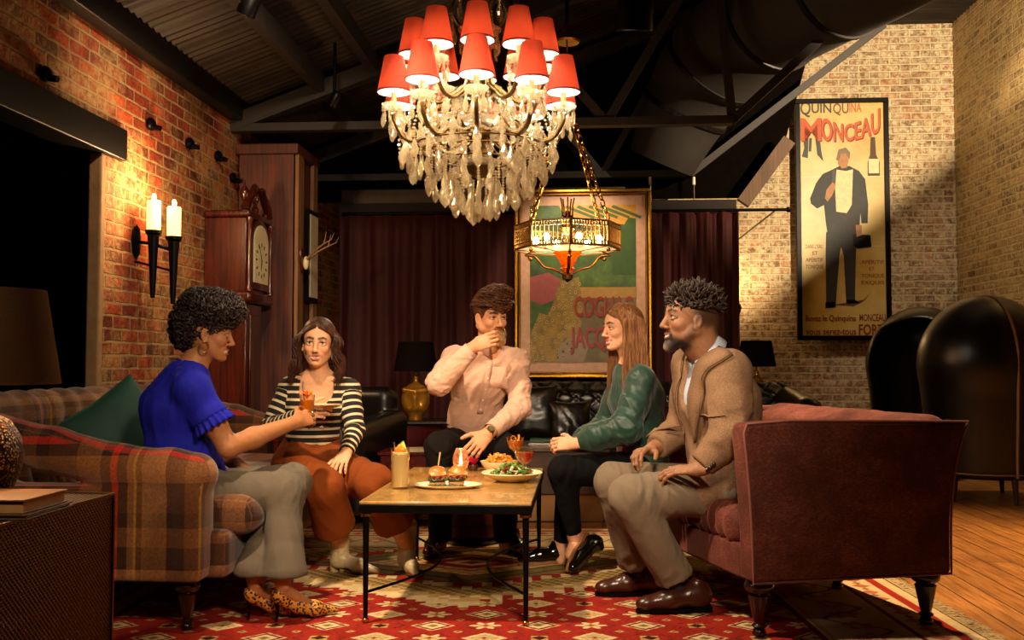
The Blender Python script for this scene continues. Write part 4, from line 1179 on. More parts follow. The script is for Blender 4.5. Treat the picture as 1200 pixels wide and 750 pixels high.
# ------------------------------------------------------------------ chesterfield in front of the curtain
LEATH = simple('black_leather', '0f0b09', .32, bmp=.25, bscale=50, spec=.6)
cc = at(768, 480, 7.5)
cs = thing('chesterfield_sofa', 'black buttoned leather chesterfield behind the woman in green', 'sofa', (cc.x, cc.y, 0), -RA)
def ctuft(V, n):
    # diamond tufting pressed into the front face of the back
    f = (n[:, 1] < -.2)*np.clip((V[:, 2]-.42)/.05, 0, 1)
    a = V[:, 0]/.17; b = (V[:, 2]-.05)/.15
    d1 = np.abs(np.sin((a+b)*PI/1.0)); d2 = np.abs(np.sin((a-b)*PI/1.0))
    return -f*.022*(np.exp(-d1*5)+np.exp(-d2*5))
sobj('backrest', [rbox((0, .28, .5), (.98, .12, .30), .08), cone((-.98, .33, .76), (.98, .33, .76), .09, k=.05)], LEATH, cs, .014, local=True, disp=ctuft)
for s in (-1, 1):
    sobj('arm', [rbox((s*1.0, -.05, .40), (.08, .42, .24), .05), cone((s*1.03, -.44, .66), (s*1.03, .34, .72), .10, k=.04)], LEATH, cs, .016, local=True)
sobj('seat', [rbox((0, -.08, .36), (.94, .40, .09), .06), rbox((0, -.06, .22), (.96, .40, .08), .03)], LEATH, cs, .018, local=True)
for x in (-.95, .95):
    for y in (-.38, .3): MB().lathe([(.02, 0), (.03, .04), (.045, .08), (.04, .14)], (x, y, 0), 12).build('leg', BLACKWOOD, cs, local=True)
# two leather cushions standing on it near the man in the pink shirt
for i, (px, py, Y, h, lb) in enumerate(((622, 483, 7.02, .19, 'black leather cushion standing tall at the left end of the chesterfield'), (668, 495, 6.92, .15, 'glossy black leather cushion leaning beside a taller one on the chesterfield'))):
    o = pillow('leather_cushion', at(px, py, Y), h, .08, np.array(Euler((0, .2, PI/2-RA+.2*i)).to_matrix()), LEATH, seed=i+3); tag(o, lb, 'cushion')

# ------------------------------------------------------------------ black leather armchair and back side table at left
ac = at(440, 520, 6.35)
ar = thing('leather_armchair', 'black leather club armchair between the woman in stripes and the gold knotted lamp', 'armchair', (ac.x-.30, ac.y+.05, 0), -.25)
sobj('body', [rbox((-.30, 0, .33), (.09, .40, .24), .05), rbox((.30, 0, .33), (.09, .40, .24), .05), cone((-.30, -.36, .55), (-.30, .36, .60), .09, k=.04), cone((.30, -.36, .55), (.30, .36, .60), .09, k=.04),
              rbox((0, .34, .5), (.32, .10, .34), .08)], LEATH, ar, .013, local=True)
sobj('seat_cushion', [rbox((0, -.04, .36), (.22, .36, .09), .05)], LEATH, ar, .014, local=True)
for x in (-.3, .3):
    for y in (-.33, .33): MB().lathe([(.015, 0), (.022, .05), (.03, .10)], (x, y, 0), 10).build('leg', BLACKWOOD, ar, local=True)
def end_table(px, py, Y, w, d, z, label, mat, name='end_table'):
    c = at(px, py, Y); t = thing(name, label, 'table', (c.x, c.y, 0), -RA)
    MB().box(-w, w, -d, d, z-.03, z).build('table_top', mat, t, local=True, bev=.004)
    MB().box(-w-.003, w+.003, -d-.003, d+.003, z-.022, z-.008).build('edge_strip', SILVER, t, local=True, bev=.002)
    MB().box(-w+.03, w-.03, -d+.03, d-.03, .12, z-.031).build('cabinet', REDW, t, local=True, bev=.004)
    for x in (-1, 1):
        for y in (-1, 1): MB().box(x*(w-.03)-.015, x*(w-.03)+.015, y*(d-.03)-.015, y*(d-.03)+.015, 0, .12).build('leg', BLACKWOOD, t, local=True)
    return c
def gold_lamp(c, label):
    t = thing('table_lamp', label, 'lamp', c, 0, None)
    V, F, C = sdf([ell((0, 0, .14), (.105, .09, .125)), cone((0, 0, .0), (0, 0, .03), .05, .045, k=.03), cone((0,0,.25), (0,0,.30), .018, k=.02)]
                  + [cone((.065*math.cos(a), -.065*math.sin(a)*1.0-.0, .19), (.06*math.cos(a+.6), -.07*math.sin(a+.6), .08), .022, .02, k=.012) for a in np.linspace(0, 2*PI, 9)[:-1]]
                  + [cone((0, -.07, .20), (-.075, -.05, .21), .02, k=.012), cone((0, -.07, .20), (.075, -.05, .21), .02, k=.012), ell((-.045, -.085, .13), (.03, .02, .05), op='-', k=.02), ell((.045, -.085, .13), (.03, .02, .05), op='-', k=.02), ell((0, -.1, .06), (.03, .02, .025), op='-', k=.015)], .006)
    me = mesh_np('base', V+np.array(c), F); link('base', me, simple('gold_ceramic', 'b8802a', .22, .55), t)
    MB().lathe([(.008, .29), (.008, .42)], c, 8).build('stem', BRASS, t)
    open_shade(MB(), c, .345, .56, .16, .125).build('lamp_shade', fabric_shade('black_shade', '16100c', .02), t, 'black fabric shade')
    return t
SLAB = simple('dark_lacquer_top', '1c120d', .25)
c = end_table(487, 492, 7.25, .25, .2, .59, 'dark end table with silver edge under the gold lamp left of the pink-shirted man', SLAB); gold_lamp(Vector((c.x, c.y, .592)), 'gold knotted ceramic lamp with black shade left of the pink-shirted man')
c = end_table(887, 478, 8.28, .22, .18, .62, 'dark end table behind the bearded man near the pale brick', SLAB); gold_lamp(Vector((c.x, c.y, .622)), 'gold knotted ceramic lamp with black shade behind the bearded man')
# low drawers with a cream magazine, nearer
c = at(487, 530, 6.2); t = thing('magazine_table', 'low dark red cabinet with magazine on top behind the tall pale drink', 'table', (c.x, c.y, 0), -RA)
MB().box(-.19, .19, -.16, .16, .10, .44).build('cabinet', REDW, t, local=True, bev=.005); MB().box(-.205, .205, -.175, .175, .4401, .46).build('table_top', REDW, t, local=True, bev=.004)
for x in (-.17, .17):
    for y in (-.14, .14): MB().box(x-.015, x+.015, y-.015, y+.015, 0, .10).build('leg', BLACKWOOD, t, local=True)
o = MB().box(-.14, .10, -.13, .1, 0, .012).build('magazine', simple('cream_paper', 'c9b48a', .6), None, bev=.002); o.location = (c.x+.06, c.y-.03, .4605); o.rotation_euler = (0, 0, .15)
tag(o, 'cream magazine lying on the low red cabinet behind the pale drink', 'magazine')

# low stone-topped coffee table in the back seating group
c = at(645, 540, 6.55); t = thing('coffee_table', 'low brown box coffee table behind the friends, right of the leather stool', 'table', (c.x, c.y, 0), -RA)
MB().box(-.22, .36, -.25, .25, .17, .44).build('body', wood_mat('brown_box_wood', '2e1c12', '543420', (1,1,6), .5), t, local=True, bev=.006)
MB().box(-.24, .38, -.27, .27, .4401, .47).build('table_top', simple('grey_stone_top', '5a4a3c', .35), t, local=True, bev=.004)
MB().box(-.20, .34, -.23, .23, 0, .1699).build('plinth', simple('pale_plinth', '9c6c38', .6), t, local=True, bev=.003)
o = MB().box(-.13, .13, -.09, .09, 0, .014).build('tray', SILVER, None, bev=.004); o.location = (c.x-.02, c.y-.05, .4705); tag(o, 'silver tray on the low brown coffee table behind the friends', 'tray')
o = MB().box(-.10, .10, -.07, .07, 0, .018).build('book', simple('green_cloth', '2c5a34', .6), None, bev=.002); o.location = (c.x-.03, c.y+.16, .4705); tag(o, 'green book behind the silver tray on the low coffee table', 'book')
# round leather stool the pink-shirted man sits on
c = at(553, 560, 5.62)
t = thing('leather_stool', 'round oxblood leather stool under the man in the pink shirt', 'stool', (c.x, c.y, .0045))
OXL = simple('oxblood_leather', '4a120a', .35, bmp=.2)
MB().lathe([(.16, .03), (.19, .05), (.20, .12), (.20, .30), (.195, .36)], (0,0,0), 32).build('body', OXL, t, local=True)
MB().lathe([(.19, .361), (.205, .375), (.208, .40), (.195, .425), (.12, .435), (0, .437)], (0,0,0), 32).build('seat', OXL, t, local=True)
MB().lathe([(.17, 0), (.175, .02), (.165, .03)], (0,0,0), 32).build('base_ring', BLACKWOOD, t, local=True)
for z in (.10, .34): MB().lathe([(.2005, z), (.2035, z+.005), (.2035, z+.015), (.2005, z+.02)], (0,0,0), 32, cap=False).build('piping', MATS.get('piping_brown') or simple('piping_brown', '2a0c06', .4), t, local=True)

# ------------------------------------------------------------------ hooded porter chairs
def porter(c, rotz, label, tall=1.46):
    t = thing('porter_chair', label, 'armchair', c, rotz, None)
    s = tall/1.46; pr = []
    # local: +y = back (seen by the camera), opening towards -y
    out = [ell((0, 0, .98*s), (.47, .44, .48*s), k=.05), econe((0, 0, .28), (0, 0, .95*s), (.42, .40), (.47, .44), (1,0,0), k=.05),
           half((0, 0, .17), (0, 0, -1), .02, lim=.8)]
    inn = [ell((0, -.12, .95*s), (.41, .42, .42*s), op='-', k=.03), econe((0, -.15, .50), (0, -.15, .95*s), (.36, .40), (.40, .42), (1,0,0), k=.03, op='-'),
           rbox((0, -.50, .85*s), (.37, .35, .44*s), .10, op='-', k=.03)]
    sobj('hood', out+inn, LEATH, t, .014, local=True)
    CORD = simple('tan_piping', 'a8845a', .5)
    mb = MB(); r = []
    for z in np.linspace(.19, .98*s, 16):
        k = min(1, max(0, (z-.28)/(.95*s-.28))); r.append((0, .405+.04*k, z))
    for a in np.linspace(0, PI/2, 12): r.append((0, .445*math.cos(a), .98*s+.485*s*math.sin(a)))
    mb.tube(r, .010, 6)
    ring_ = lambda z, rx, ry: [(rx*math.cos(a), ry*math.sin(a), z) for a in np.linspace(-.1, PI+.1, 30)]
    mb.tube(ring_(.98*s, .475, .445), .006, 6); mb.tube(ring_(.21, .425, .405), .006, 6); mb.build('piping', CORD, t, 'tan piping', local=True)
    sobj('seat_cushion', [rbox((0, -.10, .42), (.33, .32, .08), .05)], LEATH, t, .018, local=True)
    for x, y in ((0, .36), (-.30, .12), (.30, .12), (-.25, -.28), (.25, -.28)):
        MB().tube([(x, y, .22), (x*1.08, y*1.08, 0)], [.026, .014], 10).build('leg', simple('chair_leg_wood', '3c2415', .4), t, local=True)
    return t
porter(Vector((at(1158, 577, 7.4).x, 7.4, 0)), PI+.04, 'big domed black leather porter chair with tan seams, seen from behind', 1.50)
p2 = at(1083, 540, 8.9)
porter(Vector((p2.x, p2.y, 0)), -.55, 'second black hooded chair, half hidden behind the nearer domed one', 1.50)

# framed picture edge on the right-hand wall
t = thing('wall_picture', 'dark picture in a black and gilt frame low on the right brick wall', 'picture', rm(UR, 9.0, 1.2), -RA)
MB().box(-.04, -.002, -1.2, .9, -.55, .27).build('frame', BLACK_MET, t, local=True, bev=.004); MB().box(-.046, -.0405, -1.15, .85, -.5, .22).build('inner_frame', GOLDP, t, local=True, bev=.001)
MB().box(-.05, -.0465, -1.10, .80, -.45, .17).build('print', simple('dark_print', '1a120c', .3), t, local=True)
# small sconce glowing on the pale brick beside the curtain
c = at(859, 350, VB-.55)
t = thing('wall_sconce', 'small lit sconce on the pale brick just right of the curtain', 'wall lamp', at(859, 395, VB-.3))
MB().lathe([(.03, 0), (.05, .05), (.03, .10), (.045, .28), (.07, .36), (.05, .40)], (c.x+.02, c.y, c.z-.45), 14).build('torch_holder', BLACK_MET, t)
MB().tube([(c.x+.02, c.y, c.z-.25), (c.x+.02, c.y+.33, c.z-.2)], .02, 8).build('arm', BLACK_MET, t)
MB().lathe([(.045, 0), (.055, .10), (.045, .24), (.03, .27)], (c.x+.02, c.y, c.z-.05), 16).build('candle', WAX, t)
lamp_light('small_sconce_glow', (c.x+.07, c.y+.12, c.z+.25), 4.5, .05)

# picture wires / hook strips under the far beam, spot cans, pendant canopy
for px, lb in ((762, 'thin picture cable hanging from the beam above the gold frame right corner'), (813, 'thin picture cable with a white clip right of the gold frame')):
    a = at(px, 210, 8.9); b_ = at(px+1, 236 if px < 800 else 262, 8.9)
    t = thing('picture_cable', lb, 'cable', a); MB().tube([a, b_], .005, 6).build('wire', SILVER, t)
    MB().tube([a+Vector((0,0,.02)), a-Vector((0,0,.05))], .014, 8).build('clip', simple('white_clip', 'd0c8b8', .4), t)
def spot_can(px, py, Y, label, s=1.0, tilt=(.0, .4), zc=None):
    c = at(px, py, Y); t = thing('ceiling_spotlight', label, 'spotlight', c)
    M = Matrix.Translation(c) @ Matrix.Rotation(tilt[0], 4, 'Y') @ Matrix.Rotation(tilt[1], 4, 'X')
    MB().lathe([(.055*s, .13*s), (.075*s, .10*s), (.08*s, -.08*s), (.075*s, -.085*s), (.06*s, -.03*s), (0, -.03*s)], (0,0,0), 20, M=M).build('can', BLACK_MET, t)
    top = c+Vector((0, 0, .3 if zc is None else zc)); MB().tube([c+Vector((0,0,.12*s)), top], .012, 8).build('stem', BLACK_MET, t)
    return c
ZC = lambda p: ZR(p.x*rc_-p.y*rs_)-p.z-.02
for px, py, Y, lb, s, tl in ((744, 12, 5.4, 'black spotlight can right of the crystal chandelier top', 1.3, (0, .3)), (292, 6, 5.6, 'small ceiling spotlight by the purlin at the upper left', .7, (.5, .3)), (392, 118, 6.9, 'small spotlight on the truss left of the chandelier', .5, (.5, .3))):
    p = at(px, py, Y); spot_can(px, py, Y, lb, s, tl, ZC(p))
# ------------------------------------------------------------------ crystal chandelier
cx_, cy_ = at(562, 100, 4.6).x, 4.6
ch = thing('crystal_chandelier', 'large crystal chandelier with two tiers of coral pleated shades over the table', 'chandelier', (cx_, cy_, 1.70))
O3 = Vector((cx_, cy_, 0))
def coral_mat():
    m, nt, b, o = newmat('coral_shade_silk'); nt.nodes.remove(b)
    d = nt.nodes.new('ShaderNodeBsdfDiffuse'); t = nt.nodes.new('ShaderNodeBsdfTranslucent'); mx = nt.nodes.new('ShaderNodeMixShader')
    d.inputs[0].default_value = srgb('e45a48'); t.inputs[0].default_value = srgb('ffb4a4'); mx.inputs[0].default_value = .6
    nt.links.new(d.outputs[0], mx.inputs[1]); nt.links.new(t.outputs[0], mx.inputs[2]); nt.links.new(mx.outputs[0], o.inputs[0]); return m
CORAL = coral_mat(); LINING = fabric_shade('white_shade_lining', 'fff4e0', .5)
def crystal_mat(name, tint, em=0):
    m, nt, b, o = newmat(name); nt.nodes.remove(b)
    g = nt.nodes.new('ShaderNodeBsdfGlass'); g.inputs['Color'].default_value = srgb(tint); g.inputs['IOR'].default_value = 1.5; g.inputs['Roughness'].default_value = .02
    gl = nt.nodes.new('ShaderNodeBsdfGlossy'); gl.inputs['Color'].default_value = srgb('fff0d8'); gl.inputs['Roughness'].default_value = .12
    tr = nt.nodes.new('ShaderNodeBsdfTransparent'); df = nt.nodes.new('ShaderNodeBsdfDiffuse'); df.inputs[0].default_value = srgb('f0dcb0')
    tl = nt.nodes.new('ShaderNodeBsdfTranslucent'); tl.inputs[0].default_value = srgb('fff0cc')
    def mx(f, a, c):
        q = nt.nodes.new('ShaderNodeMixShader'); q.inputs[0].default_value = f; nt.links.new(a, q.inputs[1]); nt.links.new(c, q.inputs[2]); return q.outputs[0]
    nt.links.new(mx(.20, mx(.42, mx(.45, g.outputs[0], gl.outputs[0]), tr.outputs[0]), mx(.5, df.outputs[0], tl.outputs[0])), o.inputs[0]); return m
CRYS = crystal_mat('cut_crystal', 'fff2d8')
CREAM = simple('cream_candle_tube', 'f0dca8', .5); BRONZ = simple('chandelier_bronze', '6a5028', .35, .9, var=.3)
CBULB = emit('chandelier_bulb', 'ffd9a0', 14)
def facet_mesh(name, prof, n=6, flat=.5):
    V = []; 
    for r, z in prof: V += [(r*math.cos(2*PI*j/n), r*flat*math.sin(2*PI*j/n), z) for j in range(n)]
    F = [(i*n+j, i*n+(j+1) % n, (i+1)*n+(j+1) % n, (i+1)*n+j) for i in range(len(prof)-1) for j in range(n)]
    F += [tuple(range(n))[::-1], tuple((len(prof)-1)*n+j for j in range(n))]
    me = bpy.data.meshes.new(name); me.from_pydata(V, [], F); me.update(); me.materials.append(CRYS); return me
DROP = facet_mesh('crystal_drop', [(.001, -.092), (.014, -.080), (.0225, -.060), (.018, -.040), (.007, -.014), (.001, 0)], 8, .55)
BEAD = facet_mesh('crystal_bead', [(.002, -.012), (.0085, -.006), (.002, 0)], 6, 1)
SPEAR = facet_mesh('crystal_spear', [(.001, -.075), (.007, -.055), (.009, -.02), (.003, 0)], 6, .8)
drops = []   # (mesh, loc, scale, rot)
beadL = []
def strand(p, nb, mesh=DROP, s=1.):
    p = Vector(p)
    for i in range(nb): beadL.append(p-Vector((0, 0, .0125*i)))
    drops.append((mesh, p-Vector((0, 0, .0125*nb)), s, rr.uniform(0, PI)))
def arc_chain(a, b, sag, n):
    a = Vector(a); b = Vector(b)
    for i in range(1, n):
        t = i/n; beadL.append(a.lerp(b, t)-Vector((0, 0, sag*4*t*(1-t))))
protoparts = {}
def lamp_arm(R, zs, ang, depth, hubr, hubz, ab):
    ca, sa = math.sin(ang), -math.cos(ang)
    P = lambda r, z: Vector((cx_+r*ca, cy_+r*sa, z))
    cupz = zs-.075
    # S-shaped arm
    pts = cat([P(R, cupz-.02), P(R-.005, cupz-.06), P(R-.05, cupz-depth*.95), P(R-.12, cupz-depth), P(R-.19, cupz-depth*.62), P(R-.235, cupz-depth*.35), P(max(hubr+.02, R-.30), cupz-depth*.55), P(hubr, hubz)], 4)
    arm_ = MB().tube(pts, [.011]*len(pts), 8).build('arm', BRONZ, ch)
    MB().lathe([(.012, -.03), (.02, -.022), (.012, -.012), (.038, -.002), (.052, .014), (.055, .022), (.048, .018), (.012, .004)], P(R, cupz), 14).build('candle_cup', CRYS, arm_)
    MB().lathe([(.0125, 0), (.0125, .075)], P(R, cupz), 10).build('candle_tube', CREAM, arm_)
    MB().ball(P(R, zs+.055), .016, 8, sc=(1,1,1.5)).build('bulb', CBULB, arm_)
    sh = open_shade(MB(), P(R, zs), 0, .165, .0755, .045, 28, .0015).build('lamp_shade', CORAL, arm_)
    open_shade(MB(), P(R, zs), .001, .163, .0730, .0425, 28, .0008).build('shade_lining', LINING, sh)
    mb = MB(); mb.lathe([(.0765, -.001), (.0775, .004), (.0765, .008)], P(R, zs), 28, cap=False); mb.build('shade_trim', simple('shade_braid', '8a1a12', .7) if 'shade_braid' not in MATS else MATS['shade_braid'], arm_)
    lamp_light('chandelier_lamp', P(R, zs+.022), CH_W, .014, (1, .87, .68))
    # prisms round the cup
    for k in range(7):
        a = 2*PI*k/7+ab; q_ = P(R, cupz+.008)+Vector((.05*math.cos(a), .05*math.sin(a), 0))
        strand(q_, 1 if k % 2 else 2, SPEAR if k % 2 else DROP, .8)
    return P
CH_W = 3.0
for i in range(10):
    a = i*PI/5
    P = lamp_arm(.405, 2.225, a, .135, .06, 2.06, i)
    for j, (r, z, nb) in enumerate(((.36, 2.03, 3), (.30, 2.02, 5), (.25, 2.03, 6), (.20, 2.05, 5))):
        strand(P(r, z), nb, DROP, 1.05)
    if i % 2: arc_chain(P(.38, 2.04), Vector((cx_+.38*math.sin(a+PI/5), cy_-.38*math.cos(a+PI/5), 2.04)), .13, 24)
for i in range(10):
    a = i*PI/5
    P = lamp_arm(.31, 2.405, a, .13, .05, 2.36, i*.7)
    strand(P(.24, 2.25), 4, DROP, .9); strand(P(.17, 2.25), 3, DROP, .8)
    arc_chain(P(.29, 2.30), P(.36, 2.08), .03, 12)
# central column, bowls and lower rings of long pendants
MB().lathe([(.02, 1.86), (.05, 1.88), (.075, 1.93), (.04, 1.99), (.03, 2.02), (.07, 2.05), (.075, 2.09), (.035, 2.13), (.028, 2.22), (.055, 2.27), (.03, 2.31), (.06, 2.35), (.035, 2.40), (.022, 2.50), (.045, 2.56), (.018, 2.62), (.012, 2.80)], (cx_, cy_, 0), 20).build('centre_column', BRONZ, ch)
for z, r in ((1.90, .10), (2.10, .11), (2.52, .10)):
    MB().lathe([(.02, 0), (r*.6, .006), (r, .03), (r*1.03, .036), (r*.6, .015), (.02, .008)], (cx_, cy_, z), 24).build('crystal_dish', CRYS, ch)
def ringp(r, z, n, off=0): return [Vector((cx_+r*math.sin(2*PI*(i+off)/n), cy_-r*math.cos(2*PI*(i+off)/n), z)) for i in range(n)]
for r, z, n, nb, s in ((.31, 1.99, 16, 6, 1.1), (.235, 1.97, 14, 9, 1.1), (.17, 1.93, 11, 9, 1.2), (.11, 1.88, 8, 8, 1.2), (.05, 1.86, 5, 8, 1.3)):
    for j, p in enumerate(ringp(r, z, n, .5 if r > .2 else 0)): strand(p, nb-(j % 3), DROP, s)
for p in ringp(.11, 2.12, 9): strand(p, 2, DROP, 1.)
for z in (1.99, ): 
    MB().tube(ringp(.31, z+.01, 40), .005, 6, closed=True).build('hoop', BRONZ, ch)
MB().tube(ringp(.235, 1.98, 36), .005, 6, closed=True).build('hoop', BRONZ, ch)
MB().tube(ringp(.17, 1.94, 30), .005, 6, closed=True).build('hoop', BRONZ, ch)
for i in range(8):
    a = 2*PI*i/8; mb = MB(); mb.tube([Vector((cx_+r*math.sin(a), cy_-r*math.cos(a), z)) for r, z in ((.05, 2.04), (.17, 1.95), (.235, 1.985), (.31, 2.0))], .004, 6); mb.build('spoke', BRONZ, ch)
for z, r, n_ in ((2.16, .20, 14), (2.12, .28, 16), (2.24, .13, 10), (2.05, .35, 20)):
    pr_ = ringp(r, z, n_)
    for j, p in enumerate(pr_):
        strand(p, 2+j % 3, DROP, .95); arc_chain(p, pr_[(j+1) % n_], .035, 9)
# crown of loops and drops above
for i in range(8):
    a = 2*PI*(i+.5)/8; P = lambda r, z: Vector((cx_+r*math.sin(a), cy_-r*math.cos(a), z))
    MB().tube(cat([P(.02, 2.60), P(.10, 2.56), P(.14, 2.64), P(.09, 2.71), P(.05, 2.66)], 5), .006, 8).build('crown_scroll', BRONZ, ch)
    strand(P(.135, 2.62), 3, DROP, .9); strand(P(.10, 2.70), 2, DROP, .8); strand(P(.09, 2.55), 2, DROP, .9)
    arc_chain(P(.09, 2.72), P(.02, 2.86), .02, 12); arc_chain(P(.14, 2.64), P(.20, 2.47), .03, 14)
MB().lathe([(.001, 1.655), (.022, 1.675), (.030, 1.70), (.020, 1.725), (.008, 1.74)], (cx_, cy_-.0, 0), 10).build('crystal_ball', CRYS, ch, smooth=False)
MB().tube([(cx_, cy_, 1.74), (cx_, cy_, 1.88)], .004, 6).build('drop_wire', BRONZ, ch)
# nearest pendants are single parts, the rest one part
drops.sort(key=lambda d: d[1].y)
rest = MB()
for k, (me, p, s, rz) in enumerate(drops):
    if k < 100:
        o = bpy.data.objects.new('crystal_pendant', me); COL.objects.link(o); o.parent = ch; o.location = p-Vector(ch.location); o.rotation_euler = (0, 0, rz); o.scale = (s, s, s)
    else:
        M = Matrix.LocRotScale(p, Euler((0, 0, rz)), Vector((s, s, s))); rest.add([v.co for v in me.vertices], [tuple(f.vertices) for f in me.polygons], M)
o = rest.build('crystal_pendants', CRYS, ch, smooth=False); o['kind'] = 'stuff'
bb = MB(); bv = [v.co.copy() for v in BEAD.vertices]; bf = [tuple(f.vertices) for f in BEAD.polygons]
for p in beadL: bb.add([v+p for v in bv], bf)
o = bb.build('bead_strings', CRYS, ch, smooth=False); o['kind'] = 'stuff'
MB().tube([(cx_, cy_, 2.78), (cx_, cy_, ZR(cx_-.3)+.0)], .009, 8).build('suspension_rod', BRONZ, ch)
# steel conduit beside it
t = thing('ceiling_conduit', 'straight steel conduit dropping from the roof just right of chandelier top', 'conduit', at(605, 20, 5.0)); MB().tube([at(605, 34, 5.0), Vector((at(605, 34, 5.0).x, 5.0, 3.75))], .013, 8).build('pipe', SILVER, t)

# ------------------------------------------------------------------ pierced brass lantern chandelier
lx, ly = at(665, 280, 6.2).x, 6.2
lt = thing('brass_lantern', 'octagonal pierced brass lantern hanging on chains before the gold-framed picture', 'chandelier', (lx, ly, 1.5))
LR, LZ0, LZ1 = .33, 1.70, 1.86
vx = [Vector((lx+LR*math.sin(i*PI/4), ly-LR*math.cos(i*PI/4), 0)) for i in range(8)]
PBR = simple('pierced_brass', '8f6a34', .35, .95, var=.3, nscale=60)
for i in range(8):
    a, b = vx[i], vx[(i+1) % 8]; L = (b-a).length; d_ = (b-a)/L; nn = Vector((d_.y, -d_.x, 0))
    M = Matrix(((d_.x, 0, nn.x, a.x), (d_.y, 0, nn.y, a.y), (0, 1, 0, LZ0), (0, 0, 0, 1))); H_ = LZ1-LZ0
    mb = MB()
    for z0, z1 in ((0, .012), (H_-.012, H_), (.030, .036), (H_-.036, H_-.030)): mb.box(0, L, z0, z1, -.004, .004, M=M)
    mb.box(0, .008, 0, H_, -.006, .006, M=M); mb.box(L-.008, L, 0, H_, -.006, .006, M=M)
    k = 9
    for j in range(1, k):
        x = L*j/k; mb.box(x-.003, x+.003, .034, H_-.034, -.003, .003, M=M)
    for j in range(14):
        x = L*(j+.5)/14; mb.box(x-.004, x+.004, .010, .032, -.003, .003, M=M); mb.box(x-.004, x+.004, H_-.032, H_-.010, -.003, .003, M=M)
    if i % 2 == 0:
        for j in range(k):
            x = L*(j+.5)/k
            for z in (.055, .08, .105): mb.tube([M @ Vector((x+.008*math.cos(t_), z+.008*math.sin(t_), 0)) for t_ in np.linspace(0, 2*PI, 9)[:-1]], .0022, 4, closed=True)
    mb.build('pierced_panel', PBR, lt)
    # bracket strap under every second corner
    if i % 2 == 0:
        c = vx[i]; cc_ = Vector((lx, ly, 0)); f = lambda r, z: Vector((lx+(c.x-lx)*r, ly+(c.y-ly)*r, z))
        MB().tube(cat([f(.62, LZ0-.0), f(.80, LZ0-.03), f(.62, LZ0-.04), f(.45, LZ0-.10), f(.25, 1.58), f(.05, 1.545)], 6), .010, 8, flat=.6).build('strap', DARK_BRASS, lt)
    MB().ball(f(.70, LZ0-.055) if i % 2 == 0 else vx[i]*1+Vector((0, 0, LZ0-.02)), .013, 8).build('drop_knob', BRASS, lt)
AMB = glass('amber_glass', 'd88a2a', .15, body=.5)
MB().lathe([(.02, 1.56), (.05, 1.585), (.035, 1.60), (.06, 1.65), (.10, 1.70), (.085, 1.71), (.0, 1.70)], (lx, ly, 0), 16).build('amber_bowl', AMB, lt)
MB().lathe([(.001, 1.50), (.03, 1.52), (.035, 1.545), (.02, 1.56), (.012, 1.57)], (lx, ly, 0), 14).build('finial', DARK_BRASS, lt)
mb = MB()
for i in range(8):
    c = vx[i]; mb.tube([Vector((lx+(c.x-lx)*r, ly+(c.y-ly)*r, z)) for r, z in ((.98, LZ0+.004), (.3, LZ0-.01))], .005, 6)
mb.build('bottom_spokes', PBR, lt)
MB().lathe([(.08, LZ0-.012), (.30, LZ0+.002), (.305, LZ0+.006), (.08, LZ0-.006)], (lx, ly, 0), 24).build('frosted_pan', glass('frosted_glass', 'fff0d8', .3, body=.5), lt)
for i in range(6):
    a = 2*PI*i/6+.3; p = Vector((lx+.2*math.sin(a), ly-.2*math.cos(a), 1.765)); MB().ball(p, .02, 10, sc=(1,1,1.4)).build('bulb', emit('lantern_bulb', 'ffe0b0', 40) if i == 0 else MATS['lantern_bulb'], lt)
    MB().lathe([(.014, -.07), (.014, -.025)], p, 8).build('lamp_holder', CREAM, lt)
lamp_light('lantern_glow', (lx, ly, 1.79), 14, .12, (1, .72, .42))
for j in range(5):
    a = 2*PI*j/5; MB().tube([(lx+.03*math.sin(a), ly-.03*math.cos(a), 1.80), (lx+.035*math.sin(a), ly-.035*math.cos(a), 1.98), (lx+.045*math.sin(a), ly-.045*math.cos(a), 2.03)], .005, 6).build('prong', BRASS, lt)
MB().lathe([(.015, 1.80), (.05, 1.84), (.03, 1.87), (.055, 1.89), (.03, 1.92), (.012, 1.95)], (lx, ly, 0), 16).build('urn', BRASS, lt)
def chain(a, b, mat, par, pitch=.045, r=.0045, w=.014):
    a = Vector(a); b = Vector(b); n = max(2, int((b-a).length/pitch)); mb = MB(); t = (b-a).normalized(); s = t.orthogonal().normalized(); s2 = t.cross(s)
    for i in range(n):
        c = a.lerp(b, (i+.5)/n); sd = s if i % 2 else s2; pts = []
        for k in range(10):
            th = 2*PI*k/10; pts.append(c+t*math.sin(th)*pitch*.62+sd*math.cos(th)*w)
        mb.tube(pts, r, 5, closed=True)
    return mb.build('chain', mat, par)
apex = Vector((lx, ly, 2.66))
for i in (1, 3, 5, 7): chain(vx[i]+Vector((0, 0, LZ1)), apex, BRASS, lt)
dz = at(668, 45, 6.2).z
MB().tube([(lx, ly, 2.66), (lx, ly, dz)], .006, 6).build('rod', BRASS, lt)
MB().lathe([(.075, dz-.03), (.085, dz-.02), (.07, dz+.01), (.03, dz+.05), (.012, dz+.10)], (lx, ly, 0), 20).build('ceiling_canopy', BRASS, lt)
MB().tube([(lx, ly, dz+.09), (lx, ly, ZR(lx-.4))], .012, 8).build('pendant_tube', BLACK_MET, lt)

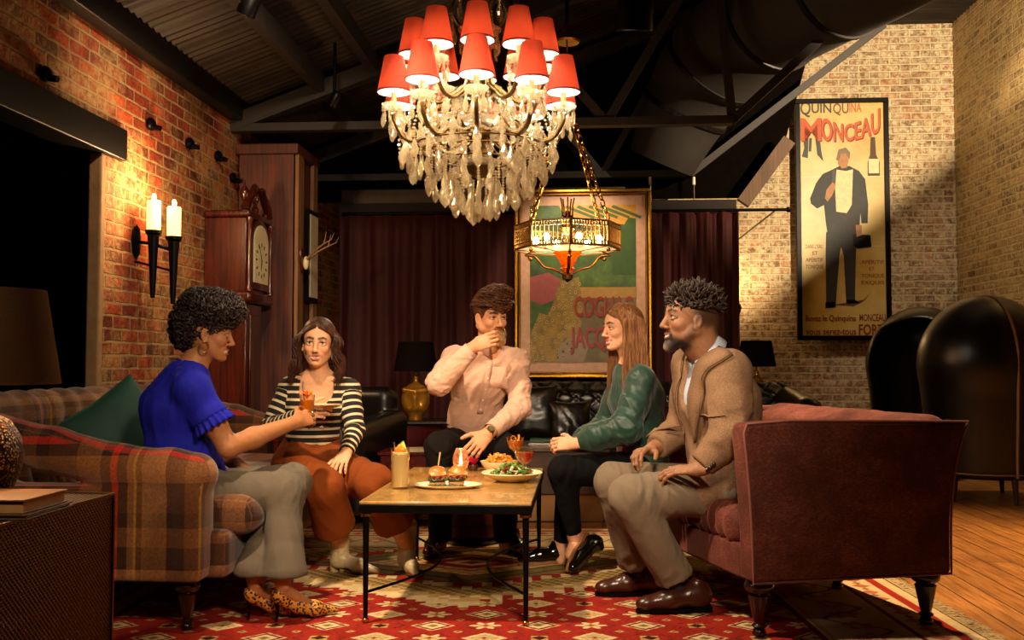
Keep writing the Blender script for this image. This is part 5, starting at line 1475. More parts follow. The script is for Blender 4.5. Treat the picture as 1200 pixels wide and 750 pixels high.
# ------------------------------------------------------------------ food and drink on the low table
GL = glass('clear_glass', 'fffaf0')
CER = simple('cream_stoneware', 'e8d8b0', .3, var=.05)
def tp(px, py):
    """point of the table top seen at that spot"""
    lo, hi = 3.0, 6.0
    for _ in range(40):
        m = (lo+hi)/2
        if at(px, py, m).z > TZ: hi_ = m; lo = m
        else: hi = m
    p = at(px, py, lo); p.z = TZ+.0005; return p
c = tp(469, 574)
t = thing('highball_glass', 'tall glass of pale frothy cocktail with orange peel and lime wedge', 'glass', c)
MB().lathe([(.0, 0), (.037, 0), (.0385, .004), (.0385, .175), (.0365, .175), (.036, .014), (0, .012)], c, 28).build('glass_body', GL, t)
m = glass('pale_cocktail', 'fff6cc', .05, body=.8)
MB().lathe([(.0, .0125), (.0355, .0145), (.0358, .148), (.0, .149)], c, 28).build('drink', m, t)
MB().lathe([(.0, .1492), (.035, .1492), (.034, .157), (.0, .160)], c, 28).build('froth', simple('froth', 'efe4b8', .8, bmp=.4), t)
MB().tube([c+Vector((-.01, .0, .10)), c+Vector((-.028, 0, .20))], .0035, 8).build('straw', SILVER, t)
V, F, C = sdf([ell(c+Vector((.0, -.01, .165)), (.022, .012, .014)), cone(c+Vector((-.018, -.01, .165)), c+Vector((-.004, -.015, .182)), .007, k=.01), cone(c+Vector((.018, -.01, .168)), c+Vector((0, -.008, .185)), .006, k=.01)], .003)
link('orange_peel', mesh_np('orange_peel', V, F), simple('orange_peel', 'f08a10', .4), t)
mb = MB(); mb.prism([(.03*math.cos(a), .03*math.sin(a)) for a in np.linspace(0, PI, 10)], .008, M=Matrix.Translation(c+Vector((.024, 0, .178))) @ Matrix.Rotation(PI/2, 4, 'X') @ Matrix.Rotation(1.9, 4, 'Z'))
mb.build('lime_wedge', simple('lime', '7ea32a', .4), t)
mb = MB(); mb.prism([(.025*math.cos(a), .025*math.sin(a)) for a in np.linspace(0, PI, 10)], .0005, M=Matrix.Translation(c+Vector((.024, -.0085, .178))) @ Matrix.Rotation(PI/2, 4, 'X') @ Matrix.Rotation(1.9, 4, 'Z')); mb.build('lime_flesh', simple('lime_flesh', 'c8d678', .3), t)

def plate(name, label, c, prof, sx=1., sy=1., rot=0., cat='plate'):
    t = thing(name, label, cat, c); MB().lathe(prof, (0,0,0), 44, M=Matrix.Translation(c) @ Matrix.Rotation(rot, 4, 'Z') @ Matrix.Diagonal((sx, sy, 1, 1))).build('dish', CER, t); return t
c1 = tp(526, 570); c1.y = 4.27
plate('oval_plate', 'oval cream plate under the two small burgers', c1, [(0, 0), (.10, 0), (.11, .003), (.145, .016), (.146, .019), (.143, .019), (.108, .007), (0, .006)], 1., .72, .0)
BUN = vcol('bun_crust', .35, .25, 120)
def slider(c, s, label, pick, rz):
    t = thing('small_burger', label, 'burger', c, rz)
    pr = [ell((0, 0, .062), (.036, .034, .022), k=.01, c='c87a2c'), rbox((0, 0, .054), (.034, .032, .007), .006, k=.008, c='e8c888')]
    V, F, C = sdf(pr, .0025, paints=[(ell((0, 0, .084), (.03, .03, .012), c='a0561a'), .005)]); me = mesh_np('top_bun', V*s, F, True, C); o = link('top_bun', me, BUN, t, local=True); o.rotation_euler = (.12, -.05, 0)
    MB().lathe([(0, .003), (.033, .003), (.036, .010), (.033, .016), (0, .017)], (0,0,0), 20).build('bottom_bun', simple('bun_base', 'c48a48', .6) if 'bun_base' not in MATS else MATS['bun_base'], t, local=True)
    MB().lathe([(0, .0172), (.037, .018), (.040, .024), (.037, .031), (0, .032)], (0,0,0), 20).build('patty', simple('patty', '3a1c10', .7, bmp=.8, bscale=120) if 'patty' not in MATS else MATS['patty'], t, local=True)
    for nm, z, col, R0, am in (('lettuce', .0335, '6b8a2c', .040, .007), ('pickled_onion', .0385, '8e2448', .038, .005), ('ham_slice', .044, 'b04a34', .041, .005), ('cheese_slice', .049, 'e0a040', .036, .002)):
        V = [(0, 0, z)]; n = 40
        for rr_ in (.5, 1.0):
            for j in range(n):
                a = 2*PI*j/n; r = R0*rr_*(1+.08*math.sin(a*5)*rr_); V.append((r*math.cos(a), r*math.sin(a), z+am*math.sin(a*9+z*900)*rr_-(.003*rr_)))
        Fs = [(0, 1+j, 1+(j+1) % n) for j in range(n)]+[(1+j, 1+n+j, 1+n+(j+1) % n, 1+(j+1) % n) for j in range(n)]
        mb = MB(); mb.add(V, Fs); o = mb.build(nm, simple(nm, col, .5) if nm not in MATS else MATS[nm], t, local=True); q_ = o.modifiers.new('t', 'SOLIDIFY'); q_.thickness = .0025
    if pick: MB().tube([(0, 0, .06), (.012, 0, .14)], [.002, .0035], 8).build('skewer', simple('bamboo', 'd8bc80', .6), t, local=True)
    return t
slider(c1+Vector((-.045, .005, .0115)), 1., 'small burger with a bamboo pick, on the left of the oval plate', True, .3)
slider(c1+Vector((.035, .03, .0115)), 1., 'small burger right of the one with the bamboo pick', False, 2.1)
# greens scattered on the plate
mb = MB(); rg = random.Random(11)
for i in range(60):
    a = rg.uniform(-.2, .5); x = c1.x+rg.uniform(-.08, .07); y = c1.y-.05+rg.uniform(-.015, .01); z = c1.z+.008+rg.uniform(0, .012)
    mb.tube([(x, y, z), (x+rg.uniform(-.015, .015), y+rg.uniform(-.01, .01), z+rg.uniform(0, .006)), (x+rg.uniform(-.025, .025), y+rg.uniform(-.012, .012), z)], .0018, 4)
o = mb.build('shredded_greens', simple('shredded_greens', '6c5a24', .6, var=.5, nscale=90)); tag(o, 'shredded greens spilling in front of the burgers on the oval plate', 'salad', None, 'stuff')
# candle lamp
c = tp(540, 561)
t = thing('candle_lamp', 'small glowing glass tealight lamp on the table between plates', 'candle lamp', c)
MB().lathe([(.0, 0), (.028, 0), (.032, .006), (.028, .012), (.012, .018), (.010, .030), (.018, .036), (0, .036)], c, 24).build('base', BRASS, t)
gg = glass('rose_glass', 'ffe0d0', .08, body=.04)
MB().lathe([(.016, .037), (.030, .050), (.038, .075), (.036, .105), (.026, .132), (.022, .140), (.0205, .140), (.0245, .130), (.0345, .104), (.0365, .075), (.029, .052), (.015, .039)], c, 28, cap=False).build('glass_globe', gg, t)
MB().lathe([(0, .037), (.012, .037), (.012, .060), (0, .060)], c, 12).build('tealight', simple('pale_wax', 'e8d4b0', .5), t)
MB().lathe([(0, .062), (.007, .070), (.006, .082), (0, .108)], c, 10).build('flame', emit('tealight_flame', 'ffc878', 45), t)
lamp_light('tealight', c+Vector((0, 0, .150)), .5, .012, (1, .6, .25))
# pink flower head, held low before his hand
c = tp(553, 556); c.y += .12; c.z = TZ+.0005
t = thing('pink_flower', 'bright magenta flower heads in a small cup beside the candle lamp', 'flowers', c)
MB().lathe([(.0, 0), (.02, 0), (.028, .03), (.026, .035), (.018, .006), (0, .005)], c, 18).build('cup', simple('dark_cup', '3a1c14', .3), t)
mb = MB()
for i in range(46):
    a = rg.uniform(0, 2*PI); r = rg.uniform(.0, .035); b0 = c+Vector((0, 0, .03)); e = c+Vector((r*math.cos(a), r*math.sin(a), .045+rg.uniform(0, .03)))
    mb.tube([b0, b0.lerp(e, .6)+Vector((0, 0, .008)), e], [.003, .009, .002], 6, flat=.35)
mb.build('petals', simple('magenta_petal', 'b0103a', .6), t)
# bowl of fries
c = tp(585, 549); c.y = 4.86; c.x = at(585, 549, 4.86).x
t = plate('fries_bowl', 'cream bowl heaped with fries behind the salad', c, [(0, 0), (.05, 0), (.055, .004), (.085, .04), (.092, .058), (.089, .058), (.08, .04), (.05, .009), (0, .008)], cat='bowl')
for i in range(70):
    a = rg.uniform(0, 2*PI); r = rg.uniform(0, .06); p = c+Vector((r*math.cos(a), r*math.sin(a), .045+.03*(1-r/.06)+rg.uniform(0, .014)))
    d_ = Vector((rg.uniform(-1, 1), rg.uniform(-1, 1), rg.uniform(-.25, .35))).normalized()*rg.uniform(.022, .042)
    mb = MB(); bar(mb, p-d_, p+d_, .0042, .0042)
    o = mb.build('potato_fry', simple('fried_potato', 'd8963a', .5, var=.25, nscale=40) if 'fried_potato' not in MATS else MATS['fried_potato'], None, smooth=False)
    tag(o, 'golden potato fry lying in the cream bowl behind the salad', 'fry', 'fries heaped in the bowl')
# wide salad bowl
c = tp(600, 561); c.y = 4.50; c.x = at(600, 561, 4.5).x
t = plate('salad_bowl', 'wide shallow cream bowl of salad at the right end of the table', c, [(0, 0), (.06, 0), (.065, .004), (.11, .024), (.138, .042), (.135, .045), (.10, .026), (.06, .010), (0, .009)], cat='bowl')
mb = {k: MB() for k in ('5c7a22', 'c8a060', '7a2418', 'e0cfa0', '4a2416', '3c8a20')}
for i in range(260):
    a = rg.uniform(0, 2*PI); r = .095*math.sqrt(rg.random()); p = c+Vector((r*math.cos(a), r*math.sin(a), .025+.045*(1-(r/.095)**2)+rg.uniform(0, .01)))
    k = rg.choice(list(mb)); d_ = Vector((rg.uniform(-1, 1), rg.uniform(-1, 1), rg.uniform(-.5, .6))).normalized()*rg.uniform(.008, .02)
    mb[k].tube([p-d_, p+Vector((0, 0, .004)), p+d_], [.002, rg.uniform(.004, .009), .002], 6, flat=.5)
k0 = c+Vector((.03, -.06, .05)); mb['3c8a20'].ball(k0, .018, 8, sc=(1.2, .6, .6)); mb['3c8a20'].ball(k0+Vector((.02, .01, 0)), .014, 8, sc=(1.2, .8, .6))
sa = thing('tossed_salad', 'tossed grain and leaf salad filling the wide cream bowl', 'salad', c+Vector((0, 0, .01)))
for k, m_ in mb.items():
    o = m_.build('salad_pieces', simple('salad_'+k, k, .45, var=.2), sa); o['kind'] = 'stuff'
# coupes
def coupe(c, label, drink, garnish, h=.165):
    t = thing('coupe_glass', label, 'glass', c)
    s = h/.165
    MB().lathe([(0, 0), (.036, .001), (.036, .003), (.006, .007), (.0035, .015), (.0035, .095*s), (.010, .102*s), (.030, .118*s), (.040, .140*s), (.042, .165*s), (.0408, .165*s), (.0385, .141*s), (.028, .120*s), (.008, .105*s), (0, .104*s)], c, 28).build('glass_body', GL, t)
    MB().lathe([(0, .1045*s), (.008, .1055*s), (.0275, .1205*s), (.0380, .141*s), (.0390, .150*s), (0, .150*s)], c, 28).build('drink', drink, t)
    if garnish:
        mb = MB(); pts = [c+Vector((-.012+.016*math.cos(a)+.002*a, -.034+.004*a, (.150+.018*math.sin(a)+.002*a)*s)) for a in np.linspace(0, 7, 26)]
        mb.tube(pts, [.005]*26, 6, flat=.4); mb.build('orange_twist', MATS['orange_peel'], t)
    return t
RD = glass('red_cocktail', 'd04818', .05, body=.45); AM = glass('amber_cocktail', 'f0a830', .05, body=.4)
coupe(tp(615, 574), 'stemmed glass of red cocktail at the near right of the table', RD, False, .172)
c = tp(604, 556); coupe(c, 'stemmed glass with an amber drink and orange twist behind the red cocktail', AM, True, .178)
# ------------------------------------------------------------------ people
def A(px, py, Y): return np.array(at(px, py, Y), float)
def lerp(a, b, t): return np.asarray(a)*(1-t)+np.asarray(b)*t
class Fr:
    def __init__(s, o, f, up=(0,0,1), sc=1.): s.o, s.R = fr(o, f, up); s.s = sc
    def p(s, x, y, z): return s.o+s.R@(np.array((x, y, z))*s.s)
    def v(s, x, y, z): return s.R@np.array((x, y, z), float)
    def cone(s, a, b, ra, rb=None, k=.01, op='+', c=None): return cone(s.p(*a), s.p(*b), ra*s.s, None if rb is None else rb*s.s, k*s.s, op, c)
    def ell(s, a, r, k=.01, op='+', c=None, rot=None):
        R = s.R if rot is None else s.R@np.array(Euler(rot).to_matrix())
        return ell(s.p(*a), np.array(r)*s.s, R, k*s.s, op, c)
    def box(s, a, h, r=.01, k=.01, op='+', c=None): return rbox(s.p(*a), np.array(h)*s.s, r*s.s, s.R, k*s.s, op, c)
def dark(c, f): return tuple(x*f for x in srgb(c)[:3])
def head_prims(F, skin, lip, hairc, o):
    """face and skull; o: options"""
    sk = srgb(skin)[:3]; w = o.get('w', 1.); sm = o.get('smile', .0); jw = o.get('jaw', 1.)
    P = [F.ell((-.012, 0, .028), (.093, .074*w, .086), .02), F.ell((.030, 0, .028), (.055, .062*w, .062), .02), F.ell((.030, 0, -.034), (.052, .057*w, .068), .02)]
    for s in (-1, 1):
        P += [F.cone((-.005, s*.052*jw, -.045), (.052, s*.020*jw, -.092), .021, .016, .02), F.ell((.056, s*.038*w, -.030+.004*sm), (.024, .020, .020+.002*sm), .014)]
    P += [F.ell((.066, 0, -.096), (.021, .022*jw, .017), .016), F.ell((.060, 0, -.068), (.0245, .034, .027), .014),
          F.cone((.074, -.030, .019), (.074, .030, .019), .0125, .0125, .014)]
    for s in (-1, 1):
        P.append(F.ell((.092, s*.031, .001), (.013, .017, .0105), .010, '-'))
    nl = o.get('nose', 1.); nw = o.get('nosew', 1.)
    P += [F.cone((.084, 0, .010), (.101*nl**.3, 0, -.032), .0075, .0095*nw, .012), F.ell((.103*nl**.3, 0, -.036), (.0105, .0105*nw, .0085), .006)]
    for s in (-1, 1): P.append(F.ell((.092, s*.0125*nw, -.040), (.010, .0068, .0068), .005))
    for s in (-1, 1):   # ears
        P += [F.ell((-.004, s*.0745*w, -.012), (.0170, .0060, .029), .005, rot=(s*-.0, -.18, s*-.3)), F.ell((-.001, s*.082*w, -.008), (.009, .005, .017), .006, '-', rot=(0, -.18, 0)), F.ell((.003, s*.074*w, -.035), (.009, .006, .010), .006)]
    for p in P:
        if p.op == '+': p.c = sk
    # eyeballs and lids
    op = o.get('eye', 1.)
    for s in (-1, 1):
        P.append(F.ell((.0705, s*.031, .0), (.0125, .0125, .0125), .002, c='e6dccb'))
        for z, zz, r, cc in ((.0105*op, .0045, .0040, dark(skin, .75)), (-.0085*op, -.004, .0035, sk)):
            P += [F.cone((.073, s*.016, zz*.3), (.0815, s*.028, z), r, r, .003, c=cc), F.cone((.0815, s*.028, z), (.0805, s*.038, z*.95), r, r, .003, c=cc), F.cone((.0805, s*.038, z*.95), (.070, s*.047, zz*.2), r, r, .003, c=cc)]
    # lips; smile spreads and lifts the corners
    cy_ = .021+.007*sm; cz = -.069+.008*sm; cx2 = .0795-.004*sm; gap = .0042*o.get('open', 0.)
    lc_ = srgb(lip)[:3]
    for s in (-1, 1):
        P += [F.cone((cx2, s*cy_, cz), (.0875, s*.008, -.0650+gap*.6), .0026, .0042, .004, c=lc_), F.cone((cx2, s*cy_, cz), (.0855, s*.009, -.0745-gap), .0026, .0048, .004, c=lc_)]
    P += [F.cone((.0875, -.008, -.0650+gap*.6), (.0875, .008, -.0650+gap*.6), .0042, .0042, .004, c=lc_), F.cone((.0855, -.009, -.0745-gap), (.0855, .009, -.0745-gap), .0048, .0048, .004, c=lc_)]
    pt = []
    if gap:
        P.append(F.ell((.0785, 0, -.0690), (.0075, .023+.002*sm, .0060), .001, c='efe6d4'))
        pt.append((ell(F.p(.088, 0, -.0688), np.array((.012, .0165, .0028+gap*.2))*F.s, F.R, c='efe4d0'), .0006))
    for s in (-1, 1):
        bz = .0235+o.get('brow', 0.)
        pt.append((cone(F.p(.0875, s*.013, bz-.002), F.p(.0855, s*.032, bz+.003), .0058*F.s, .0054*F.s, c=dark(hairc, .8)), .0012)); pt.append((cone(F.p(.0855, s*.032, bz+.003), F.p(.072, s*.051, bz-.002), .0054*F.s, .0034*F.s, c=dark(hairc, .8)), .0012))
        ix = o.get('gaze', 0.)*.004
        pt.append((ell(F.p(.0830, s*.031+ix, .0005), np.array((.0040, .0064, .0064))*F.s, F.R, c=o.get('iris', '2c180c')), .0006))
        pt.append((cone(F.p(.080, s*.018, .0050*op), F.p(.0845, s*.031, .0082*op), .0028*F.s, .0032*F.s, c='140a06'), .0008)); pt.append((cone(F.p(.0845, s*.031, .0082*op), F.p(.073, s*.047, .0035*op), .0032*F.s, .0026*F.s, c='140a06'), .0008))
        if sm: pt.append((ell(F.p(.068, s*.040, -.032), np.array((.022, .018, .015))*F.s, F.R, c=tuple(np.clip(np.array(sk)*np.array(o.get('blush', (1.06, .92, .89))), 0, 1))), .006))
        pt.append((ell(F.p(.098, s*.0075, -.0465), np.array((.004, .0032, .0026))*F.s, F.R, c=dark(skin, .3)), .0008))
    return P, pt
def neck_prims(F, nb, r, sk, chest=None):
    P = [cone(F.p(-.022, 0, -.055), nb, .050*r, .056*r, .03, c=sk), cone(F.p(.0, 0, -.075), lerp(F.p(.01, 0, -.09), nb, .8), .036*r, .042*r, .025, c=sk)]
    return P
def hand_prims(w, d, back, side, sk, s=1., curl=(.3,.35,.4,.45), thumb=.5, spread=.06, nails=None, dmul=1., tdir=None):
    """w wrist, d direction of the hand, back = direction out of the back of the hand, side +1/-1: which side the thumb leaves (along back x d)"""
    x = _n(d); n = np.array(back, float); n = _n(n-x*(n@x)); y = np.cross(n, x)*side
    Q = lambda a, b, c: np.asarray(w)+(x*a+y*b+n*c)*s
    sk = srgb(sk)[:3] if isinstance(sk, str) else sk
    B = np.stack([x, y, n], 1)
    P = [econe(Q(-.03, 0, 0), Q(.02, 0, 0), (.028*s, .020*s), (.032*s, .017*s), y, .012, c=sk),
         econe(Q(.02, 0, .0), Q(.075, .001, .001), (.034*s, .0155*s), (.041*s, .0125*s), y, .012, c=sk),
         cone(Q(.012, .018, -.004), Q(.045, .032, -.008), .015*s, .013*s, .012, c=sk)]
    L = (.043, .048, .044, .034); by = (.031, .0105, -.0105, -.030); bx = (.086, .090, .086, .078)
    fing = []
    for i in range(4):
        p = Q(bx[i]-.006, by[i], .001); ang = 0.; c_ = curl[i] if hasattr(curl, '__len__') else curl
        sp = spread*(1.5-i)
        r0 = (.0092, .0096, .0090, .0078)[i]*s
        for j, (lf, cu) in enumerate(((1., .75), (.62, 1.1), (.50, .75))):
            ang += c_*cu
            dd = x*math.cos(ang)*math.cos(sp)+y*math.sin(sp)*math.cos(ang)-n*math.sin(ang)
            q = p+dd*L[i]*lf*s
            P.append(cone(p, q, r0*(1-.10*j), r0*(1-.10*(j+1)), .0035, c=sk)); fing.append((p, q))
            if j < 2: P.append(ell(q, (r0*1.02,)*3, None, .003, c=dark_rgb(sk, .94)))
            p = q
        if nails is not None: P.append(ell(p+n*math.cos(ang)*r0*.62+x*math.sin(ang)*r0*.62-dd*.003, (.006*s,.005*s,.003*s), B, .001, c=nails))
    td = _n(x*.62+y*.72-n*.30) if tdir is None else _n(x*tdir[0]+y*tdir[1]+n*tdir[2])
    t0 = Q(.028, .030, -.006); t1 = t0+td*.038*s; td2 = _n(td*math.cos(thumb)+(x*.75-y*.25-n*.5)*math.sin(thumb)); t2 = t1+td2*.032*s; td3 = _n(td2*.8+(x*.5-y*.4-n*.5)*.5*thumb); t3 = t2+td3*.020*s
    P += [cone(t0, t1, .0145*s, .0110*s, .010, c=sk), cone(t1, t2, .0112*s, .0100*s, .004, c=sk), cone(t2, t3, .0100*s, .0082*s, .003, c=sk)]
    if nails is not None: P.append(ell(t3+n*.004, (.006*s,.005*s,.003*s), B, .001, c=nails))
    return P
def grip(w, d, back, a, b):
    x = _n(d); n = np.array(back, float); n = _n(n-x*(n@x)); return np.asarray(w)+x*a-n*b
def dark_rgb(c, f): return tuple(x*f for x in c)
def crease(amp, f, along, seed, st=.75, base=None):
    """sharp-edged cloth creases, drawn out along a direction"""
    d = _n(along)
    def g(V, n):
        W = V-np.outer(V@d, d)*st
        a = 1-2.2*np.abs(wob(W, f*2.6, seed)); b = 1-2.2*np.abs(wob(W+.3, f*5., seed+1)); m = .55+.45*wob(V, 9, seed+7)
        return 1.5*amp*m*(a*.75+b*.25)
    return g
def add_d(*fs): return lambda V, n: sum(f(V, n) for f in fs)
def near(fn, pts, r):
    def g(V, n):
        w = np.zeros(len(V))
        for p in pts: w = np.maximum(w, np.exp(-((V-p)**2).sum(1)/r**2))
        return fn(V, n)*w
    return g
def person(name, label, base): return thing(name, label, 'person', base)
def body(parts, root, mat, label=None):
    V, F, C = join_parts(parts); return link('body', mesh_np('body', V, F, True, C), mat, root, label)
def coarse(J, sk, g=1.):
    """trunk and limbs beneath the clothes"""
    side = _n(J['shL']-J['shR'])
    P = [econe(J['pelvis'], J['waist'], (.135*g, .095*g), (.115*g, .085*g), side, .04), econe(J['waist'], J['chest'], (.115*g, .085*g), (.135*g, .095*g), side, .04),
         econe(J['chest'], lerp(J['chest'], J['neck'], .6), (.135*g, .095*g), (.10*g, .07*g), side, .04)]
    for s in 'LR':
        P += [cone(lerp(J['chest'], J['neck'], .8), J['sh'+s], .05, .045, .04), cone(J['sh'+s], J['el'+s], .042, .034, .02), cone(J['el'+s], J['wr'+s], .034, .024, .02),
              cone(J['pelvis'], J['hip'+s], .09, .085, .04), cone(J['hip'+s], J['kn'+s], .080*g, .055, .03), cone(J['kn'+s], lerp(J['kn'+s], J['an'+s], .35), .052, .050, .02), cone(lerp(J['kn'+s], J['an'+s], .35), J['an'+s], .050, .034, .02)]
    for p in P: p.c = srgb(sk)[:3]
    return sdf(P, .011)
def shirt_prims(J, w=(.155,.115), ch=(.165,.12), wa=(.145,.11), sl=(.062,.052,.050,.040), hem=.0, k=.045, sh_r=.062):
    side = _n(J['shL']-J['shR'])
    bot = lerp(J['waist'], J['pelvis'], .55+hem)
    P = [econe(bot, J['waist'], w, wa, side, .04), econe(J['waist'], J['chest'], wa, ch, side, .05), econe(J['chest'], lerp(J['chest'], J['neck'], .62), ch, (ch[0]*.82, ch[1]*.72), side, .05)]
    for s in 'LR':
        P += [cone(lerp(J['chest'], J['neck'], .88), J['sh'+s], .052, sh_r, .045)]
        P += [cone(J['sh'+s], lerp(J['sh'+s], J['el'+s], .5), sh_r, sl[0], k), cone(lerp(J['sh'+s], J['el'+s], .5), J['el'+s], sl[0], sl[1], .02)]
    return P
def fore(J, s, r0, r1, t1=.96):
    return [cone(J['el'+s], lerp(J['el'+s], J['wr'+s], t1), r0, r1, .02)]
def trouser_prims(J, hip=.10, kn=.072, cuff=.062, t=.95, seat=(.17, .125), up=.25, mid=None):
    side = _n(J['hipL']-J['hipR'])
    P = [econe(J['pelvis']-np.array((0,0,.0)), lerp(J['pelvis'], J['waist'], up), seat, (seat[0]*.88, seat[1]*.9), side, .05)]
    for s in 'LR':
        an = lerp(J['kn'+s], J['an'+s], t)
        P += [cone(J['hip'+s], J['kn'+s], hip, kn, .04), cone(J['kn'+s], an, kn, cuff, .02), cut(an, J['an'+s]-J['kn'+s], .11)]
    return P
def seg_half(P, c, d, lim=.1): P.append(half(c, d, .003, lim=lim))
# ---- shoes: frame at the heel on the ground, forward = toe
def shoe(kind, c, d, mat, root, L=.27, up=(0,0,1), sole=None, label=None):
    F = Fr(c, d, up, L/.27)
    if kind == 'pump':
        P = [F.ell((.025, 0, .105), (.034, .029, .030), .012), F.cone((.03, 0, .085), (.10, 0, .050), .025, .026, .02), F.cone((.10, 0, .048), (.165, 0, .032), .027, .033, .02), F.cone((.165, 0, .030), (.255, 0, .016), .030, .010, .02),
             F.ell((.075, 0, .115), (.080, .024, .052), .006, '-', rot=(0, .42, 0)), F.ell((.03, 0, .125), (.026, .020, .05), .006, '-'), F.box((.14, 0, -.049), (.2, .1, .05), .001, .002, '-')]
        o = sobj('shoe', P, mat, root, .0035, label=label)
        MB().tube([F.p(.012, 0, .082), F.p(.014, 0, .04), F.p(.010, 0, .0)], [.013, .006, .0045], 8).build('stiletto_heel', BLACK_MET, o)
        MB().tube([F.p(.02, 0, .074), F.p(.09, 0, .032), F.p(.15, 0, .006), F.p(.24, 0, .008)], [.012, .014, .024, .006], 8, flat=.3).build('sole', BLACK_MET, o)
        return F, o
    if kind == 'boot':
        P = [F.cone((.045, 0, .06), (.040, 0, .225), .042, .051, .03), F.ell((.035, 0, .05), (.042, .033, .040), .02), F.cone((.05, 0, .055), (.15, 0, .038), .034, .034, .03), F.cone((.15, 0, .036), (.255, 0, .018), .032, .010, .02),
             F.box((.12, 0, -.045), (.2, .1, .05), .001, .002, '-'), F.box((.06, 0, .005), (.045, .1, .018), .008, .008, '-'), F.ell((.04, 0, .275), (.045, .045, .05), .006, '-')]
        o = sobj('boot', P, mat, root, .004, disp=crease(.0022, 60, F.v(0, 1, 0), 4, .6), label=label)
        MB().tube([F.p(.018, 0, .035), F.p(.016, 0, 0)], [.027, .022], 12).build('boot_heel', mat, o)
        MB().tube([F.p(.05, 0, .028), F.p(.11, 0, .006), F.p(.18, 0, .006), F.p(.25, 0, .012)], [.018, .028, .030, .006], 10, flat=.2).build('sole', simple('boot_sole', '5a3c24', .5) if 'boot_sole' not in MATS else MATS['boot_sole'], o)
        return F, o
    # lace-up shoe
    P = [F.ell((.035, 0, .050), (.042, .034, .042), .02), F.cone((.04, 0, .06), (.05, 0, .095), .036, .036, .02), F.cone((.05, 0, .055), (.15, 0, .042), .036, .037, .03), F.cone((.15, 0, .042), (.225, 0, .032), .038, .028, .02), F.ell((.245, 0, .030), (.030, .028, .022), .02),
         F.box((.12, 0, -.038), (.2, .1, .05), .001, .002, '-'), F.ell((.045, 0, .125), (.034, .030, .04), .006, '-')]
    o = sobj('shoe', P, mat, root, .0045, disp=near(crease(.0022, 90, F.v(0, 1, 0), 4, .8), [F.p(.17, 0, .06)], .05), label=label)
    mb = MB(); pr = []
    for a in np.linspace(0, 2*PI, 29)[:-1]:
        x = .135+.140*math.cos(a); y = (.036+.006*math.cos(a)-.004*math.cos(2*a))*math.sin(a); pr.append((x, y))
    sf = []; n_ = len(pr)
    vs = [F.p(x, y, 0) for x, y in pr]+[F.p(x*1.0, y, .014) for x, y in pr]
    mb.add(vs, [tuple(range(n_))[::-1], tuple(range(n_, 2*n_))]+[(i, (i+1) % n_, n_+(i+1) % n_, n_+i) for i in range(n_)])
    mb.build('sole', sole or BLACK_MET, o)
    MB().box(.0, .07, -.032, .032, .0, .02, M=Matrix.Translation(F.p(0,0,0)) @ Matrix([list(r)+[0] for r in F.R*F.s]+[[0,0,0,1]])).build('shoe_heel', sole or BLACK_MET, o)
    return F, o
def laces(F, o, mat, z0=.085):
    mb = MB()
    for i in range(4):
        x = .095+.022*i; z = z0-.0075*i-.003; mb.tube([F.p(x, -.018, z-.006), F.p(x+.005, 0, z+.006), F.p(x, .018, z-.006)], .0022*1.2, 6)
    mb.tube([F.p(.09, 0, z0+.005), F.p(.07, .03, z0-.0), F.p(.085, .04, z0-.02)], .002, 6); mb.tube([F.p(.09, 0, z0+.005), F.p(.075, -.03, z0-.0), F.p(.09, -.04, z0-.02)], .002, 6)
    mb.build('laces', mat, o)

def scalp(a, s, phi, r=.100, yb=.081):
    th = math.radians(30+112*a-phi*.30); ph = math.radians(phi)
    return np.array((-.012+r*math.cos(ph)*math.cos(th), s*yb*math.sin(ph), .026+r*.97*math.cos(ph)*math.sin(th)))
SKIN = vcol('skin', .58, .1, 300, sss=.06, spec=.3)
SKINDK = vcol('deep_skin', .55, .1, 300, sss=.05, spec=.35)
def hair_mat(name, c1, c2, rough=.5, st=.06):
    m, nt, b, o = newmat(name); vec = coords(nt, (1, 1, st))
    nt.links.new(ramp(nt, noise(nt, vec, 110, 3), [(.3, c1), (.7, c2)]), b.inputs['Base Color']); b.inputs['Roughness'].default_value = rough
    b.inputs['Specular IOR Level'].default_value = .4; return m
def strands(paths, r, mat, root, name='hair', mb=None, n=5):
    m_ = mb or MB()
    for p in paths:
        k = len(p); m_.tube(p, [r*min(1, .55+i/k*1.2)*(1-.75*(i/(k-1))**3) for i in range(k)], n, cap=False)
    return m_
def attach(V, F, C, mb, name, mat, root):
    """one mesh out of a solid and its strands"""
    n = len(V); f4 = [tuple(int(a) for a in q) for q in F]
    vv = [tuple(map(float, v)) for v in V]+[tuple(v) for v in mb.v]; ff = f4+[tuple(i+n for i in f) for f in mb.f]
    me = bpy.data.meshes.new(name); me.from_pydata(vv, [], ff); me.update(); me.polygons.foreach_set('use_smooth', np.full(len(me.polygons), True))
    return link(name, me, mat, root)

